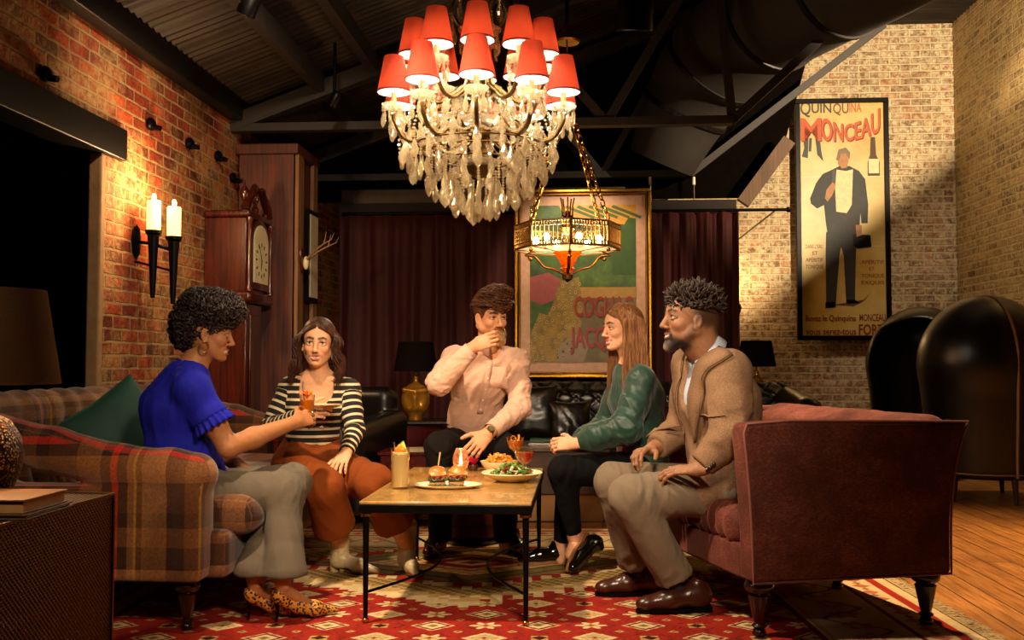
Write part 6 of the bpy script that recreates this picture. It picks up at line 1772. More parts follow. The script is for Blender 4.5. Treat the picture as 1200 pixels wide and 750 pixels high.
# ============ woman in the blue blouse ============
J = dict(pelvis=A(228,572,4.08), waist=A(214,525,4.06), chest=A(208,478,4.05), neck=A(222,434,4.06), shR=A(225,456,3.91), shL=A(222,452,4.20), elR=A(268,524,3.93), wrR=A(348,494,4.24),
         elL=A(247,522,4.28), wrL=A(288,552,4.24), hipR=A(236,582,3.98), hipL=A(236,580,4.17), knR=A(332,577,4.0), knL=A(342,566,4.17), anR=A(334,684,3.97), anL=A(300,684,4.08))
w1 = person('person', 'woman with curly updo in cobalt blouse and grey trousers handing over a drink', (J['pelvis'][0], J['pelvis'][1], .45))
sk1 = 'a0683f'; s1 = srgb(sk1)[:3]
F = Fr(A(243, 390, 4.08), (.965, .24, -.10), (0.05, 0, 1), 1.0)
P, pt = head_prims(F, sk1, '8e4636', '1a0e08', dict(smile=1., open=1., eye=.8, w=.98))
P += neck_prims(F, J['neck']-np.array((0, 0, .03)), .92, s1)+[cone(J['neck'], lerp(J['neck'], J['shR'], .7), .045, .04, .04, c=s1), cone(J['neck'], lerp(J['neck'], J['shL'], .7), .045, .04, .04, c=s1)]
hd = sdf(P, .0021, paints=pt, soft=.0015)
arm1 = [cone(lerp(J['shR'], J['elR'], .25), lerp(J['shR'], J['elR'], .6), .050, .047, .02, c=s1), cone(lerp(J['shR'], J['elR'], .6), J['elR'], .047, .040, .02, c=s1), cone(J['elR'], lerp(J['elR'], J['wrR'], .35), .041, .042, .02, c=s1), cone(lerp(J['elR'], J['wrR'], .35), J['wrR'], .042, .026, .02, c=s1)]
gls = A(372, 478, 4.42)
hdir = _n(A(376, 484, 4.36)-J['wrR']); HB1 = (.25, -.95, .35)
arm1 += hand_prims(J['wrR'], hdir, HB1, 1, s1, .95, (.62, .7, .75, .8), .6, .02)
am1 = sdf(arm1, .0028, default=s1)
arm2 = [cone(lerp(J['shL'], J['elL'], .5), J['elL'], .044, .038, .02, c=s1), cone(J['elL'], J['wrL'], .039, .026, .02, c=s1)]+hand_prims(J['wrL'], (.9, -.1, -.15), (.1, -.2, 1), -1, s1, .95, (.3, .35, .4, .4), .4, .05)
am2 = sdf(arm2, .004, default=s1)
leg = []
feet = []
for s, c, d in (('R', A(321, 727, 3.865), (.86, .52, 0)), ('L', A(288, 724, 3.90), (.90, .42, 0))):
    c[2] = .006; Fs = Fr(c, d, (0,0,1), .98); feet.append((c, d))
    P = [cone(lerp(J['kn'+s], J['an'+s], .6), Fs.p(.032, 0, .170), .042, .030, .02, c=s1), cone(Fs.p(.032, 0, .170), Fs.p(.036, 0, .11), .030, .027, .02, c=s1), cone(Fs.p(.045, 0, .115), Fs.p(.15, 0, .040), .025, .023, .02, c=s1), ell(Fs.p(.040, -.026, .132), (.010,)*3, None, .01, c=s1)]
    leg.append(sdf(P, .004, default=s1))
body([hd, am1, am2, coarse(J, sk1)]+leg, w1, SKINDK)
# hair
HB = hair_mat('black_curls', '0c0604', '2e1a10', .5)
hp = [F.ell((-.015, 0, .05), (.100, .082, .078), .03), F.ell((.005, 0, .100), (.130, .105, .075), .03), F.ell((-.085, 0, .03), (.060, .075, .070), .03), F.ell((-.08, 0, -.02), (.045, .06, .05), .03),
      F.ell((.105, 0, -.055), (.09, .1, .095), .01, '-')]
V, Fa, C = sdf(hp, .006); nn = normals(V, Fa); V = V+nn*(.007*wob(V, 80, 3)+.006*wob(V, 160, 4))[:, None]
mb = MB(); rg = random.Random(21); sel = [rg.randrange(len(V)) for _ in range(1500)]
for i in sel:
    p = V[i]; n_ = nn[i]; R0 = rg.uniform(.006, .013); a0 = rg.uniform(0, 6.28); t1 = _n(np.cross(n_, (rg.gauss(0,1), rg.gauss(0,1), rg.gauss(0,1)))); t2 = np.cross(n_, t1)
    mb.tube([p+n_*(.002+R0*.9*math.sin(a)*1.0+.002*a)+t1*R0*math.cos(a)+t2*.003*a for a in np.linspace(-.5, 4.6, 9)], [.0022]*8+[.001], 4, cap=False)
attach(V, Fa, C, mb, 'hair', HB, w1)
er = F.p(.0, -.083, -.058); MB().tube([er+F.R@np.array((.017*math.sin(a), 0, .022*math.cos(a))) for a in np.linspace(0, 2*PI, 19)[:-1]], .0022, 6, closed=True).build('earring', GOLDP, w1)
# blouse
BLU = vcol('cobalt_cloth', .8, .15, 200, spec=.2)
bl = srgb('161a98')[:3]
P = shirt_prims(J, (.160, .138), (.160, .132), (.150, .130), (.066, .060, .05, .04), .55, .05, .060)
P = [p for p in P if True]
for s in 'RL': P.append(cut(lerp(J['sh'+s], J['el'+s], .50), J['el'+s]-J['sh'+s], .085, .26))
P.append(cone(J['neck']+np.array((.0, 0, .02)), F.p(-.02, 0, -.05), .056, .06, .004, '-'))
d1 = add_d(crease(.0065, 16, (.2, .1, .9), 11, .7), crease(.002, 60, (0, 0, 1), 12, .6))
for p in P: p.c = bl
sobj('blouse', P, BLU, w1, .0055, disp=d1)
# ruffles: sleeve ends and collar
def ruffle(c, ax, r0, r1, h, n=150, waves=17, amp=.008, name='ruffle', mat=None, root=None, seed=0):
    ax = _n(ax); t1 = _n(np.cross(ax, (0.3, .2, 1))); t2 = np.cross(ax, t1); V = []; rows = 7
    for i in range(rows):
        t = i/(rows-1)
        for j in range(n):
            a = 2*PI*j/n; w_ = math.sin(a*waves+seed+.6*math.sin(a*3))*amp*t
            V.append(c+ax*h*t+(t1*math.cos(a)+t2*math.sin(a))*(r0+(r1-r0)*t+w_)+ax*.3*w_)
    Fq = [(i*n+j, i*n+(j+1) % n, (i+1)*n+(j+1) % n, (i+1)*n+j) for i in range(rows-1) for j in range(n)]
    m_ = MB(); m_.add(V, Fq); o = m_.build(name, mat, root, sharp=180); q_ = o.modifiers.new('t', 'SOLIDIFY'); q_.thickness = .003; return o
BLU2 = simple('cobalt_ruffle', '161a98', .8, bmp=.1, spec=.2)
for s in 'RL':
    dd = _n(J['el'+s]-J['sh'+s]); ruffle(lerp(J['sh'+s], J['el'+s], .44), dd, .066, .080, .055, amp=.007, name='sleeve_ruffle', mat=BLU2, root=w1)
ruffle(J['neck']+np.array((0, 0, .002)), F.p(-.02, 0, -.05)-J['neck'], .062, .060, .025, amp=.004, waves=22, name='collar_ruffle', mat=BLU2, root=w1)
# trousers
GREYT = simple('grey_suiting', '564a3a', .9, bmp=.25, bscale=160, var=.1)
P = [econe(J['pelvis'], lerp(J['pelvis'], J['waist'], .3), (.165, .125), (.15, .115), _n(J['hipL']-J['hipR']), .05)]
P += [cone(J['hipR'], J['knR'], .100, .078, .05), cone(J['hipL'], J['knL'], .098, .076, .05)]
hemR = Fr(feet[0][0], feet[0][1]).p(.040, 0, .175); hemL = Fr(feet[1][0], feet[1][1]).p(.035, 0, .175)
P += [cone(J['knR'], lerp(J['knR'], hemR, .5), .078, .066, .03), cone(lerp(J['knR'], hemR, .5), hemR, .066, .088, .03), cone(J['knL'], lerp(J['knL'], hemL, .5), .076, .066, .02), cone(lerp(J['knL'], hemL, .5), hemL, .066, .086, .02),
      cut(hemR, (0, 0, -1), .12), cut(hemL, (0, 0, -1), .12)]
for h_, k_ in ((hemR, .078), (hemL, .074)): P.append(ell(h_-np.array((0, 0, .03)), (k_, k_, .06), None, .004, '-'))
fold_ = add_d(near(crease(.011, 26, (.3, .1, 1), 5, .7), [J['hipR'], J['hipL']], .13), near(crease(.010, 30, (.1, .2, 1), 15, .7), [J['knR'], J['knL']], .10), crease(.004, 20, (0, 0, 1), 8, .8))
sobj('trousers', P, GREYT, w1, .0055, disp=fold_)
def leopard():
    m, nt, b, o = newmat('leopard_print'); vec = coords(nt)
    v = nt.nodes.new('ShaderNodeTexVoronoi'); v.inputs['Scale'].default_value = 88; v.inputs['Randomness'].default_value = .8
    vm = nt.nodes.new('ShaderNodeVectorMath'); vm.operation = 'MULTIPLY_ADD'; nz = nt.nodes.new('ShaderNodeTexNoise'); nz.inputs['Scale'].default_value = 90
    nt.links.new(vec, nz.inputs['Vector']); nt.links.new(nz.outputs[1], vm.inputs[0]); vm.inputs[1].default_value = (.011,)*3; nt.links.new(vec, vm.inputs[2]); nt.links.new(vm.outputs[0], v.inputs['Vector'])
    nt.links.new(ramp(nt, v.outputs['Distance'], [(.0, '8a5018'), (.14, '8a5018'), (.18, '0c0604'), (.44, '0c0604'), (.50, 'c8862c')]), b.inputs['Base Color'])
    b.inputs['Roughness'].default_value = .6; return m
LEO = leopard()
for c, d in feet: shoe('pump', c, d, LEO, w1, .265, label='leopard print pump')
# her drink
def tall_drink(c, ax, label):
    t = thing('cocktail_glass', label, 'glass', tuple(c)); q = Vector((0,0,1)).rotation_difference(Vector(ax)).to_matrix().to_4x4(); M = Matrix.Translation(Vector(c)) @ q
    MB().lathe([(0, 0), (.026, 0), (.028, .005), (.033, .135), (.0315, .135), (.026, .012), (0, .010)], (0,0,0), 24, M=M).build('glass_body', GL, t)
    MB().lathe([(0, .0105), (.0255, .0125), (.0305, .112), (0, .113)], (0,0,0), 24, M=M).build('drink', simple('orange_drink', 'e07a10', .2, Transmission_Weight=.3), t)
    MB().tube([M @ Vector((-.008, 0, .08)), M @ Vector((-.022, 0, .19))], .0038, 8).build('straw', SILVER, t); 
    m_ = MB()
    for i in range(40):
        a = rg.uniform(0, 6.28); r = rg.uniform(.004, .03); m_.tube([M @ Vector((0, 0, .118)), M @ Vector((r*.6*math.cos(a), r*.6*math.sin(a), .135+rg.uniform(0, .012))), M @ Vector((r*math.cos(a), r*math.sin(a), .132+rg.uniform(0, .022)))], [.003, .006, .002], 5, flat=.4)
    m_.build('flower_garnish', simple('marigold', 'f07808', .6), t); return t
tall_drink(grip(J['wrR'], hdir, HB1, .092, .046)-np.array((0, 0, .018)), (0.02, 0, 1), 'tall orange cocktail with marigold garnish passed between the two women at left')

# ============ woman in the striped top ============
J = dict(pelvis=A(364,536,4.98), waist=A(367,508,4.95), chest=A(371,474,4.92), neck=A(374,444,4.92), shR=A(340,455,4.92), shL=A(409,457,4.94), elR=A(316,503,4.86), wrR=A(356,484,4.64),
         elL=A(416,505,4.85), wrL=A(405,532,4.70), hipR=A(345,545,4.95), hipL=A(385,545,4.96), knR=A(380,572,4.55), knL=A(438,568,4.62), anR=A(399,641,4.79), anL=A(479,641,4.82))
w2 = person('person', 'smiling woman in black and cream striped top and rust culottes facing the camera', (J['pelvis'][0], J['pelvis'][1], .45))
sk2 = 'dca077'; s2 = srgb(sk2)[:3]
F = Fr(A(373, 402, 4.86), (.06, -1, -.03), (.05, 0, 1), 1.0)
P, pt = head_prims(F, sk2, 'b05244', '2a140a', dict(smile=1., open=1., eye=.9, w=.98, gaze=0))
P += neck_prims(F, J['neck'], .88, s2)
side = _n(J['shL']-J['shR'])
P += [cone(J['neck'], lerp(J['neck'], J['shR'], .85), .036, .035, .035, c=s2), cone(J['neck'], lerp(J['neck'], J['shL'], .85), .036, .035, .035, c=s2), econe(lerp(J['chest'], J['neck'], .75), lerp(J['chest'], J['neck'], .1), (.115, .070), (.120, .095), side, .05, c=s2)]
P += [cone(J['neck']+np.array((s*.01, -.045, -.008)), J['neck']+np.array((s*.085, -.050, .000)), .008, .008, .012, c=s2) for s in (-1, 1)]
hd = sdf(P, .0021, paints=pt, soft=.0015)
cpg = A(374, 478, 4.56)
hr = sdf([cone(lerp(J['elR'], J['wrR'], .6), J['wrR'], .030, .024, .02, c=s2)]+hand_prims(J['wrR'], A(378, 480, 4.60)-J['wrR'], (.1, -.9, .3), 1, s2, .9, (.75, .8, .85, .9), .5, .02), .003, default=s2)
hl = sdf([cone(lerp(J['elL'], J['wrL'], .7), J['wrL'], .028, .024, .02, c=s2)]+hand_prims(J['wrL'], (-.12, -.75, -.35), (0, -.35, .95), -1, s2, .9, (.3, .3, .35, .4), .3, .06), .003, default=s2)
lg = [sdf([cone(lerp(J['kn'+s], J['an'+s], .4), J['an'+s], .05, .036, .02, c=s2)], .008, default=s2) for s in 'RL']
body([hd, hr, hl, coarse(J, sk2, .95)]+lg, w2, SKIN); J2R = J['wrR']; J2D = A(378, 480, 4.60)-J['wrR']
# striped top
def stripe_mat():
    m, nt, b, o = newmat('breton_stripe'); a = nt.nodes.new('ShaderNodeAttribute'); a.attribute_name = 'T'
    f = math_(nt, 'FRACT', math_(nt, 'DIVIDE', a.outputs['Fac'], .036)); r = nt.nodes.new('ShaderNodeValToRGB'); r.color_ramp.interpolation = 'CONSTANT'; e = r.color_ramp.elements
    e[0].position = 0; e[0].color = srgb('120c0a'); e[1].position = .66; e[1].color = srgb('dcc49c'); nt.links.new(f, r.inputs[0]); nt.links.new(r.outputs[0], b.inputs['Base Color'])
    b.inputs['Roughness'].default_value = .85; bump(nt, b, noise(nt, coords(nt), 260, 2), .2, .002); return m
P = shirt_prims(J, (.135, .105), (.135, .112), (.115, .095), (.050, .046, .04, .03), .0, .04, .050)
for s in 'RL': P += [cone(J['el'+s], lerp(J['el'+s], J['wr'+s], .86), .045, .034, .02), cut(lerp(J['el'+s], J['wr'+s], .88), J['wr'+s]-J['el'+s])]
bust = lerp(J['chest'], J['neck'], .05)
P += [ell(bust+side*s*.06+np.array((0, -.07, -.02)), (.055, .05, .055), None, .04) for s in (-1, 1)]
P += [ell(J['neck']+np.array((0, -.075, -.045)), (.085, .11, .105), None, .006, '-'), cone(J['neck']-np.array((0,0,.02)), F.p(-.02, 0, -.04), .066, .07, .006, '-')]
def stripeT(V):
    el = V[:, 2]*1.0
    T = el.copy()
    for s in 'RL':
        a, e, w_ = J['sh'+s], J['el'+s], J['wr'+s]; ua = e-a; La = np.linalg.norm(ua); t = (V-a)@ua/La**2; da = np.linalg.norm(V-a-np.outer(np.clip(t, 0, 1), ua), axis=1)
        fa = w_-e; Lf = np.linalg.norm(fa); t2 = (V-e)@fa/Lf**2; df = np.linalg.norm(V-e-np.outer(np.clip(t2, 0, 1), fa), axis=1)
        Ta = a[2]-t*La; Tf = a[2]-La-t2*Lf
        arm_ = (da < .062) & (t > .12); T = np.where(arm_, Ta, T); T = np.where((df < .06) & (t2 > .05) & (df < da+.003), Tf, T)
    return {'T': T}
sobj('striped_top', P, stripe_mat(), w2, .0042, disp=add_d(crease(.0028, 34, (1, 0, .2), 3, .7), near(crease(.005, 40, (.4, 1, .2), 6, .5), [J['elR'], J['elL'], J['waist']], .06)), attr=stripeT)
# culottes, in rust
RUST = simple('rust_wool', '7a380c', .85, bmp=.2, bscale=150, var=.12, spec=.2)
hemR = lerp(J['knR'], J['anR'], .62); hemL = lerp(J['knL'], J['anL'], .60)
P = [econe(J['pelvis'], lerp(J['pelvis'], J['waist'], .9), (.155, .125), (.125, .10), side, .04), cone(J['hipR'], J['knR'], .105, .085, .05), cone(J['hipL'], J['knL'], .105, .085, .05),
     cone(J['knR'], hemR, .085, .098, .03), cone(J['knL'], hemL, .085, .098, .03), cone(lerp(J['hipR'], J['knR'], .6), lerp(J['hipL'], J['knL'], .6), .06, .06, .06)]
for s, h_ in (('R', hemR), ('L', hemL)): P += [cut(h_, J['an'+s]-J['kn'+s], .13), ell(h_+_n(J['an'+s]-J['kn'+s])*.02, (.085, .085, .06), None, .004, '-')]
o = sobj('culottes', P, RUST, w2, .006, disp=add_d(crease(.008, 15, J['anL']-J['knL'], 9, .8), near(crease(.008, 26, (1, .2, .3), 2, .5), [J['pelvis'], J['hipR'], J['hipL']], .13)))
MB().tube([J['waist']+np.array((.118*math.cos(a), .094*math.sin(a), -.022)) for a in np.linspace(0, 2*PI, 40)[:-1]], .012, 8, closed=True, flat=.5).build('waistband', RUST, w2)
WHB = simple('ivory_leather', 'c0aa80', .4, var=.1, bmp=.1)
for s, c, d in (('R', A(389, 667, 4.80), (.80, -.25, 0)), ('L', A(474, 668, 4.86), (.30, -.85, 0))):
    c[2] = .006; shoe('boot', c, d, WHB, w2, .255, label='ivory leather ankle boot')
# wavy brown hair
HBR = hair_mat('brown_waves', '1c0c05', '5a2c12', .5)
hp = [F.ell((-.018, 0, .040), (.100, .083, .090), .02), F.ell((-.045, 0, -.03), (.065, .088, .085), .03), F.ell((.120, 0, -.030), (.088, .068, .122), .012, '-'), F.ell((.02, 0, -.12), (.10, .055, .09), .01, '-')]
V, Fa, C = sdf(hp, .005); mb = MB(); rg = random.Random(5)
for i in range(700):
    s = rg.choice((-1, 1)); a = rg.uniform(0, 1)
    out = rg.uniform(.080, .104); fx = .045-.12*a; L_ = rg.uniform(.17, .25); ph = rg.uniform(0, 6.28); rr_ = rg.uniform(.098, .107)
    pts = [scalp(a, s, q, rr_, .083) for q in (3+rg.random()*4, 22, 42, 62)]; pts.append(np.array((fx, s*out, .030)))
    for t in np.linspace(.15, 1, 8):
        pts.append(np.array((fx-.02*t+.010*math.sin(t*11+ph), s*(out+.020*t+.015*math.sin(t*9+ph*.3+s)), .03-L_*t)))
    m_ = strands([cat([Vector(F.p(*p)) for p in pts], 2)], .0026, None, None, mb=mb, n=4)
attach(V, Fa, C, mb, 'hair', HBR, w2)
for s in (1, ): 
    er = F.p(.006, s*.082, -.062); MB().tube([er+F.R@np.array((0, .013*math.sin(a), .019*math.cos(a))) for a in np.linspace(0, 2*PI, 19)[:-1]], .0032, 6, closed=True).build('earring', simple('pearl_hoop', 'e0d0b0', .3), w2)
c = grip(J2R, J2D, (.1, -.9, .3), .085, .022)-np.array((0, 0, .075)); t = thing('wide_coupe', 'wide shallow stemmed glass of creamy drink held by the woman in stripes', 'glass', tuple(c)); c = Vector(c)
MB().lathe([(0, 0), (.034, .001), (.034, .003), (.004, .008), (.0035, .065), (.012, .075), (.075, .095), (.102, .108), (.1005, .109), (.072, .0965), (.008, .078), (0, .077)], c, 32).build('glass_body', GL, t)
MB().lathe([(0, .0775), (.010, .079), (.070, .097), (.094, .106), (0, .106)], c, 32).build('drink', simple('cream_drink', 'e8d4a8', .3), t)

# ============ man in the pink shirt ============
J = dict(pelvis=A(556,513,5.62), waist=A(557,488,5.56), chest=A(562,445,5.46), neck=A(573,410,5.42), shR=A(532,420,5.44), shL=A(605,424,5.42), elR=A(514,449,5.17), wrR=A(556,406,5.12),
         elL=A(609,478,5.30), wrL=A(572,508,5.06), hipR=A(535,522,5.55), hipL=A(580,522,5.55), knR=A(516,524,5.14), knL=A(590,526,5.14), anR=A(516,640,5.24), anL=A(592,640,5.24))
m3 = person('person', 'brown-haired man in pale pink shirt and dark trousers sipping from a tumbler', (J['pelvis'][0], J['pelvis'][1], .45))
sk3 = 'd8987054'[:6]; s3 = srgb(sk3)[:3]
F = Fr(A(575, 371, 5.38), (.52, -.85, -.12), (-.04, 0, 1), 1.06)
P, pt = head_prims(F, sk3, 'a85a44', '2a160c', dict(smile=.6, eye=.7, w=.98, jaw=1.12))
P += neck_prims(F, J['neck'], 1.08, s3)
stub = 'a0623e'
pt += [(F.ell((.045, 0, -.085), (.055, .066, .040), c=stub), .006), (F.ell((.082, 0, -.056), (.012, .024, .006), c=stub), .003)]
hd = sdf(P, .0021, paints=[pt[-2], pt[-1]]+pt[:-2], soft=.0015); M3D = A(590, 391, 5.10)-J['wrR']; M3B = (-.1, -.92, .25)
hr = sdf([cone(lerp(J['elR'], J['wrR'], .6), J['wrR'], .034, .028, .02, c=s3)]+hand_prims(J['wrR'], M3D, M3B, 1, s3, 1.0, (.50, .52, .56, .62), .5, .02, tdir=(.75, .25, -.6)), .003, default=s3)
hl = sdf([cone(lerp(J['elL'], J['wrL'], .7), J['wrL'], .034, .028, .02, c=s3)]+hand_prims(J['wrL'], A(550, 532, 5.0)-J['wrL'], (.35, -.65, .5), -1, s3, 1.05, (.35, .45, .5, .55), .4, .05), .003, default=s3)
body([hd, hr, hl, coarse(J, sk3, 1.02)], m3, SKIN)
PINK = simple('pale_pink_cotton', 'd8aa90', .85, bmp=.15, bscale=180, var=.06)
P = shirt_prims(J, (.148, .12), (.148, .112), (.140, .112), (.058, .055, .05, .04), .25, .045, .056)
for s in 'RL': P += [cone(J['el'+s], lerp(J['el'+s], J['wr'+s], .82), .055, .040, .02), cut(lerp(J['el'+s], J['wr'+s], .84), J['wr'+s]-J['el'+s])]
P += [cone(J['neck']-np.array((0, 0, .03)), F.p(-.02, 0, -.05), .060, .064, .006, '-'), F.ell((.075, 0, -.165), (.06, .040, .065), .006, '-')]
SK = sobj('shirt', P, PINK, m3, .005, disp=add_d(crease(.008, 16, (.5, -.2, .8), 31, .75), crease(.004, 36, (.8, -.2, .5), 32, .6), near(crease(.010, 26, (.6, .5, -.3), 33, .5), [J['elR'], J['elL'], J['waist'], J['shL']], .09)))
for s in 'RL':
    a = lerp(J['el'+s], J['wr'+s], .78); b_ = lerp(J['el'+s], J['wr'+s], .93); MB().tube([a, b_], [.047, .044], 20, cap=False).build('shirt_cuff', PINK, m3)
fm = np.array((.15, -.985, 0)); smv = _n(J['shL']-J['shR'])
def drape(o, pts, dirs, off=.003):
    from mathutils.bvhtree import BVHTree
    me = o.data; co = np.empty(len(me.vertices)*3, np.float32); me.vertices.foreach_get('co', co)
    t = BVHTree.FromPolygons([tuple(c) for c in co.reshape(-1, 3).tolist()], [tuple(p.vertices) for p in me.polygons]); out = []; ns = []
    for p, d in zip(pts, dirs):
        d = Vector(_n(d)); h = t.ray_cast(Vector(p)+d*.35, -d, .7)
        out.append(np.array(h[0]+h[1]*off) if h[0] is not None else np.array(p)); ns.append(np.array(h[1]) if h[0] is not None else np.array(d))
    return out, ns

pts_ = [lerp(J['neck'], J['waist'], t_)+smv*.004 for t_ in np.linspace(.16, .93, 16)]; dr, dn = drape(SK, pts_, [fm]*16, .0035)
m_ = MB(); V = []
for t_, p_ in enumerate(pts_): V += drape(SK, [p_-smv*.017, p_, p_+smv*.017], [fm]*3, .004)[0]
m_.add(V, [(3*i+a_, 3*i+a_+1, 3*i+a_+4, 3*i+a_+3) for i in range(15) for a_ in (0, 1)]); o = m_.build('button_placket', PINK, m3); q_ = o.modifiers.new('t', 'SOLIDIFY'); q_.thickness = .004
for k_ in (2, 5, 8, 11, 14): MB().ball(drape(SK, [pts_[k_]], [fm], .009)[0][0], .0055, 8, sc=(1, .6, 1)).build('shirt_button', simple('shell_button', 'e8d8c8', .3) if 'shell_button' not in MATS else MATS['shell_button'], m3)
pc_ = lerp(J['chest'], J['neck'], .12)+smv*.078; g_ = [pc_+smv*a_*.052+np.array((0, 0, b_*.058)) for b_ in (-1, -.33, .33, 1) for a_ in (-1, -.33, .33, 1)]
g2, _ = drape(SK, g_, [fm]*16, .005); m_ = MB(); m_.add(g2, [(4*i+j, 4*i+j+1, 4*i+j+5, 4*i+j+4) for i in range(3) for j in range(3)]); o = m_.build('chest_pocket', PINK, m3, sharp=80); q_ = o.modifiers.new('t', 'SOLIDIFY'); q_.thickness = .005
def collar(F, nb, r, mat, root, h=.040, openf=.7, tip=.05, name='collar'):
    """a folded shirt collar, two falls with points in front"""
    ax = _n(F.p(-.02, 0, -.07)-nb); f = _n(F.R[:, 0]-ax*(F.R[:, 0]@ax)); l = np.cross(ax, f)
    V = []; n = 40; th = np.linspace(openf, 2*PI-openf, n)
    for j, a in enumerate(th):
        fr_ = abs(j/(n-1)-.5)*2; d = f*math.cos(a)+l*math.sin(a)
        V += [nb+d*r+ax*(.0), nb+d*r*1.0+ax*h*(1-.25*fr_), nb+d*r*1.08+ax*h*(1-.25*fr_), nb+d*r*(1.22+.1*fr_)+ax*(.0-tip*fr_**3*.8)]
    m_ = MB(); m_.add(V, [(j*4+i, j*4+i+1, j*4+i+5, j*4+i+4) for j in range(n-1) for i in range(3)]); o = m_.build(name, mat, root, sharp=60); q_ = o.modifiers.new('t', 'SOLIDIFY'); q_.thickness = .0028; return o
collar(F, J['neck']+np.array((0, 0, .016)), .066, PINK, m3, .040, .45, .06)
TRD = simple('dark_trousers', '120d0b', .85, bmp=.15, var=.1, spec=.15)
P = trouser_prims(J, .098, .076, .058, .93)
sobj('trousers', P, TRD, m3, .007, disp=add_d(crease(.005, 22, (0, .3, 1), 41, .7), near(crease(.008, 28, (1, .1, 0), 42, .5), [J['hipR'], J['hipL'], J['knR'], J['knL']], .12)))
sidem = _n(J['shL']-J['shR'])
MB().tube([lerp(J['waist'], J['pelvis'], .42)+sidem*.148*math.cos(a)+np.array((0, .117*math.sin(a), 0)) for a in np.linspace(0, 2*PI, 40)[:-1]], .016, 8, closed=True, flat=.4).build('belt', BLACK_MET, m3)
BRL = simple('oxblood_shoe_leather', '3a1410', .25, bmp=.1)
for c, d in ((A(514, 650, 5.35), (-.12, -1, 0)), (A(596, 650, 5.35), (.35, -.94, 0))):
    c[2] = .006; shoe('lace', c, d, BRL, m3, .29)
# watch
wp = lerp(J['elL'], J['wrL'], .99); wd = _n(J['wrL']-J['elL']); MB().tube([wp-wd*.009, wp+wd*.009], .031, 18, cap=False).build('watch_strap', BLACKWOOD, m3)
nb_ = _n(np.array((.35, -.65, .6))-wd*(np.array((.35, -.65, .6))@wd)); q = Vector((0,0,1)).rotation_difference(Vector(nb_)).to_matrix().to_4x4()
MB().lathe([(0, 0), (.019, 0), (.020, .005), (.018, .009), (0, .009)], (0,0,0), 20, M=Matrix.Translation(Vector(wp+nb_*.029)) @ q).build('watch_case', SILVER, m3)
MB().lathe([(0, .0091), (.015, .0091), (.015, .0098), (0, .0098)], (0,0,0), 20, M=Matrix.Translation(Vector(wp+nb_*.029)) @ q).build('watch_dial', simple('dial_olive', '6a6a40', .3), m3)
# short swept hair
HSH = hair_mat('short_brown_hair', '3a1e0e', '7a4826', .5)
hp = [F.ell((-.012, 0, .036), (.098, .080, .088), .015), F.ell((.02, .005, .098), (.080, .066, .032), .02), F.ell((.125, 0, -.045), (.085, .10, .105), .012, '-'), F.ell((.06, 0, -.10), (.13, .12, .085), .01, '-'), F.ell((-.002, .08, -.015), (.026, .02, .034), .006, '-'), F.ell((-.002, -.08, -.015), (.026, .02, .034), .006, '-')]
V, Fa, C = sdf(hp, .004); mb = MB(); rg = random.Random(8)
nn = normals(V, Fa); ids = [i for i in range(len(V)) if (V[i]-F.o)@F.R[:, 2] > .055 and (V[i]-F.p(0, 0, .03))@nn[i] > 0]
for i in rg.sample(ids, min(1100, len(ids))):
    p = V[i]-nn[i]*.002; n_ = nn[i]; lx3 = (p-F.o)@F.R[:, 0]; fr3 = max(0, lx3)/.08
    d_ = F.R@np.array((-.35-.3*(1-fr3), -.85, .15)); d_ = _n(d_-n_*(d_@n_)); L_ = rg.uniform(.028, .045)*(.8+.5*fr3); j_ = np.array([rg.gauss(0, .12) for _ in range(3)])
    strands([[Vector(p), Vector(p+(n_*(.35+.45*fr3)+d_*.3)*L_), Vector(p+(n_*(.40+.5*fr3)+d_*.85+j_*.3)*L_), Vector(p+(n_*(.18+.3*fr3)+d_*1.35+j_*.6)*L_)]], .0024, None, None, mb=mb, n=4)
attach(V, Fa, C, mb, 'hair', HSH, m3)
# his tumbler, tilted to the mouth
gc = grip(J['wrR'], M3D, M3B, .128, .040); gd = _n(F.p(.096, 0, -.066)-gc+np.array((0, 0, .035)))
t = thing('tumbler', 'clear tumbler tilted at the lips of the man in the pink shirt', 'glass', tuple(gc)); q = Vector((0,0,1)).rotation_difference(Vector(gd)).to_matrix().to_4x4(); M = Matrix.Translation(Vector(gc)-Vector(gd)*.03) @ q
MB().lathe([(0, 0), (.036, 0), (.038, .004), (.041, .088), (.0395, .088), (.036, .010), (0, .009)], (0,0,0), 28, M=M).build('glass_body', GL, t)
MB().lathe([(0, .0095), (.0355, .0105), (.0375, .050), (0, .050)], (0,0,0), 28, M=M).build('drink', glass('milky_drink', 'e8dcc0', .05, body=.35), t)

# ============ woman in the green blouse ============
J = dict(pelvis=A(755,544,4.95), waist=A(752,508,4.95), chest=A(746,466,4.93), neck=A(739,430,4.92), shL=A(752,446,4.78), shR=A(730,444,5.07), elL=A(734,502,4.70), wrL=A(672,520,4.76),
         elR=A(712,502,5.08), wrR=A(670,523,4.92), hipL=A(750,550,4.87), hipR=A(746,548,5.04), knL=A(660,552,4.78), knR=A(668,552,4.98), anL=A(674,636,4.86), anR=A(657,648,5.0))
w4 = person('person', 'woman with long straight hair in green satin blouse, hands clasped on her knee', (J['pelvis'][0], J['pelvis'][1], .45))
sk4 = 'dca07c'; s4 = srgb(sk4)[:3]
F = Fr(A(729, 384, 4.90), (-.93, -.34, -.04), (-.03, 0, 1), .98)
P, pt = head_prims(F, sk4, 'a85848', '3a1e0e', dict(smile=1., open=1.1, eye=.75, nose=1.0, w=.96))
P += neck_prims(F, J['neck'], .85, s4)+[cone(J['neck'], lerp(J['neck'], J['chest'], .4)+np.array((-.03, 0, 0)), .05, .045, .04, c=s4)]
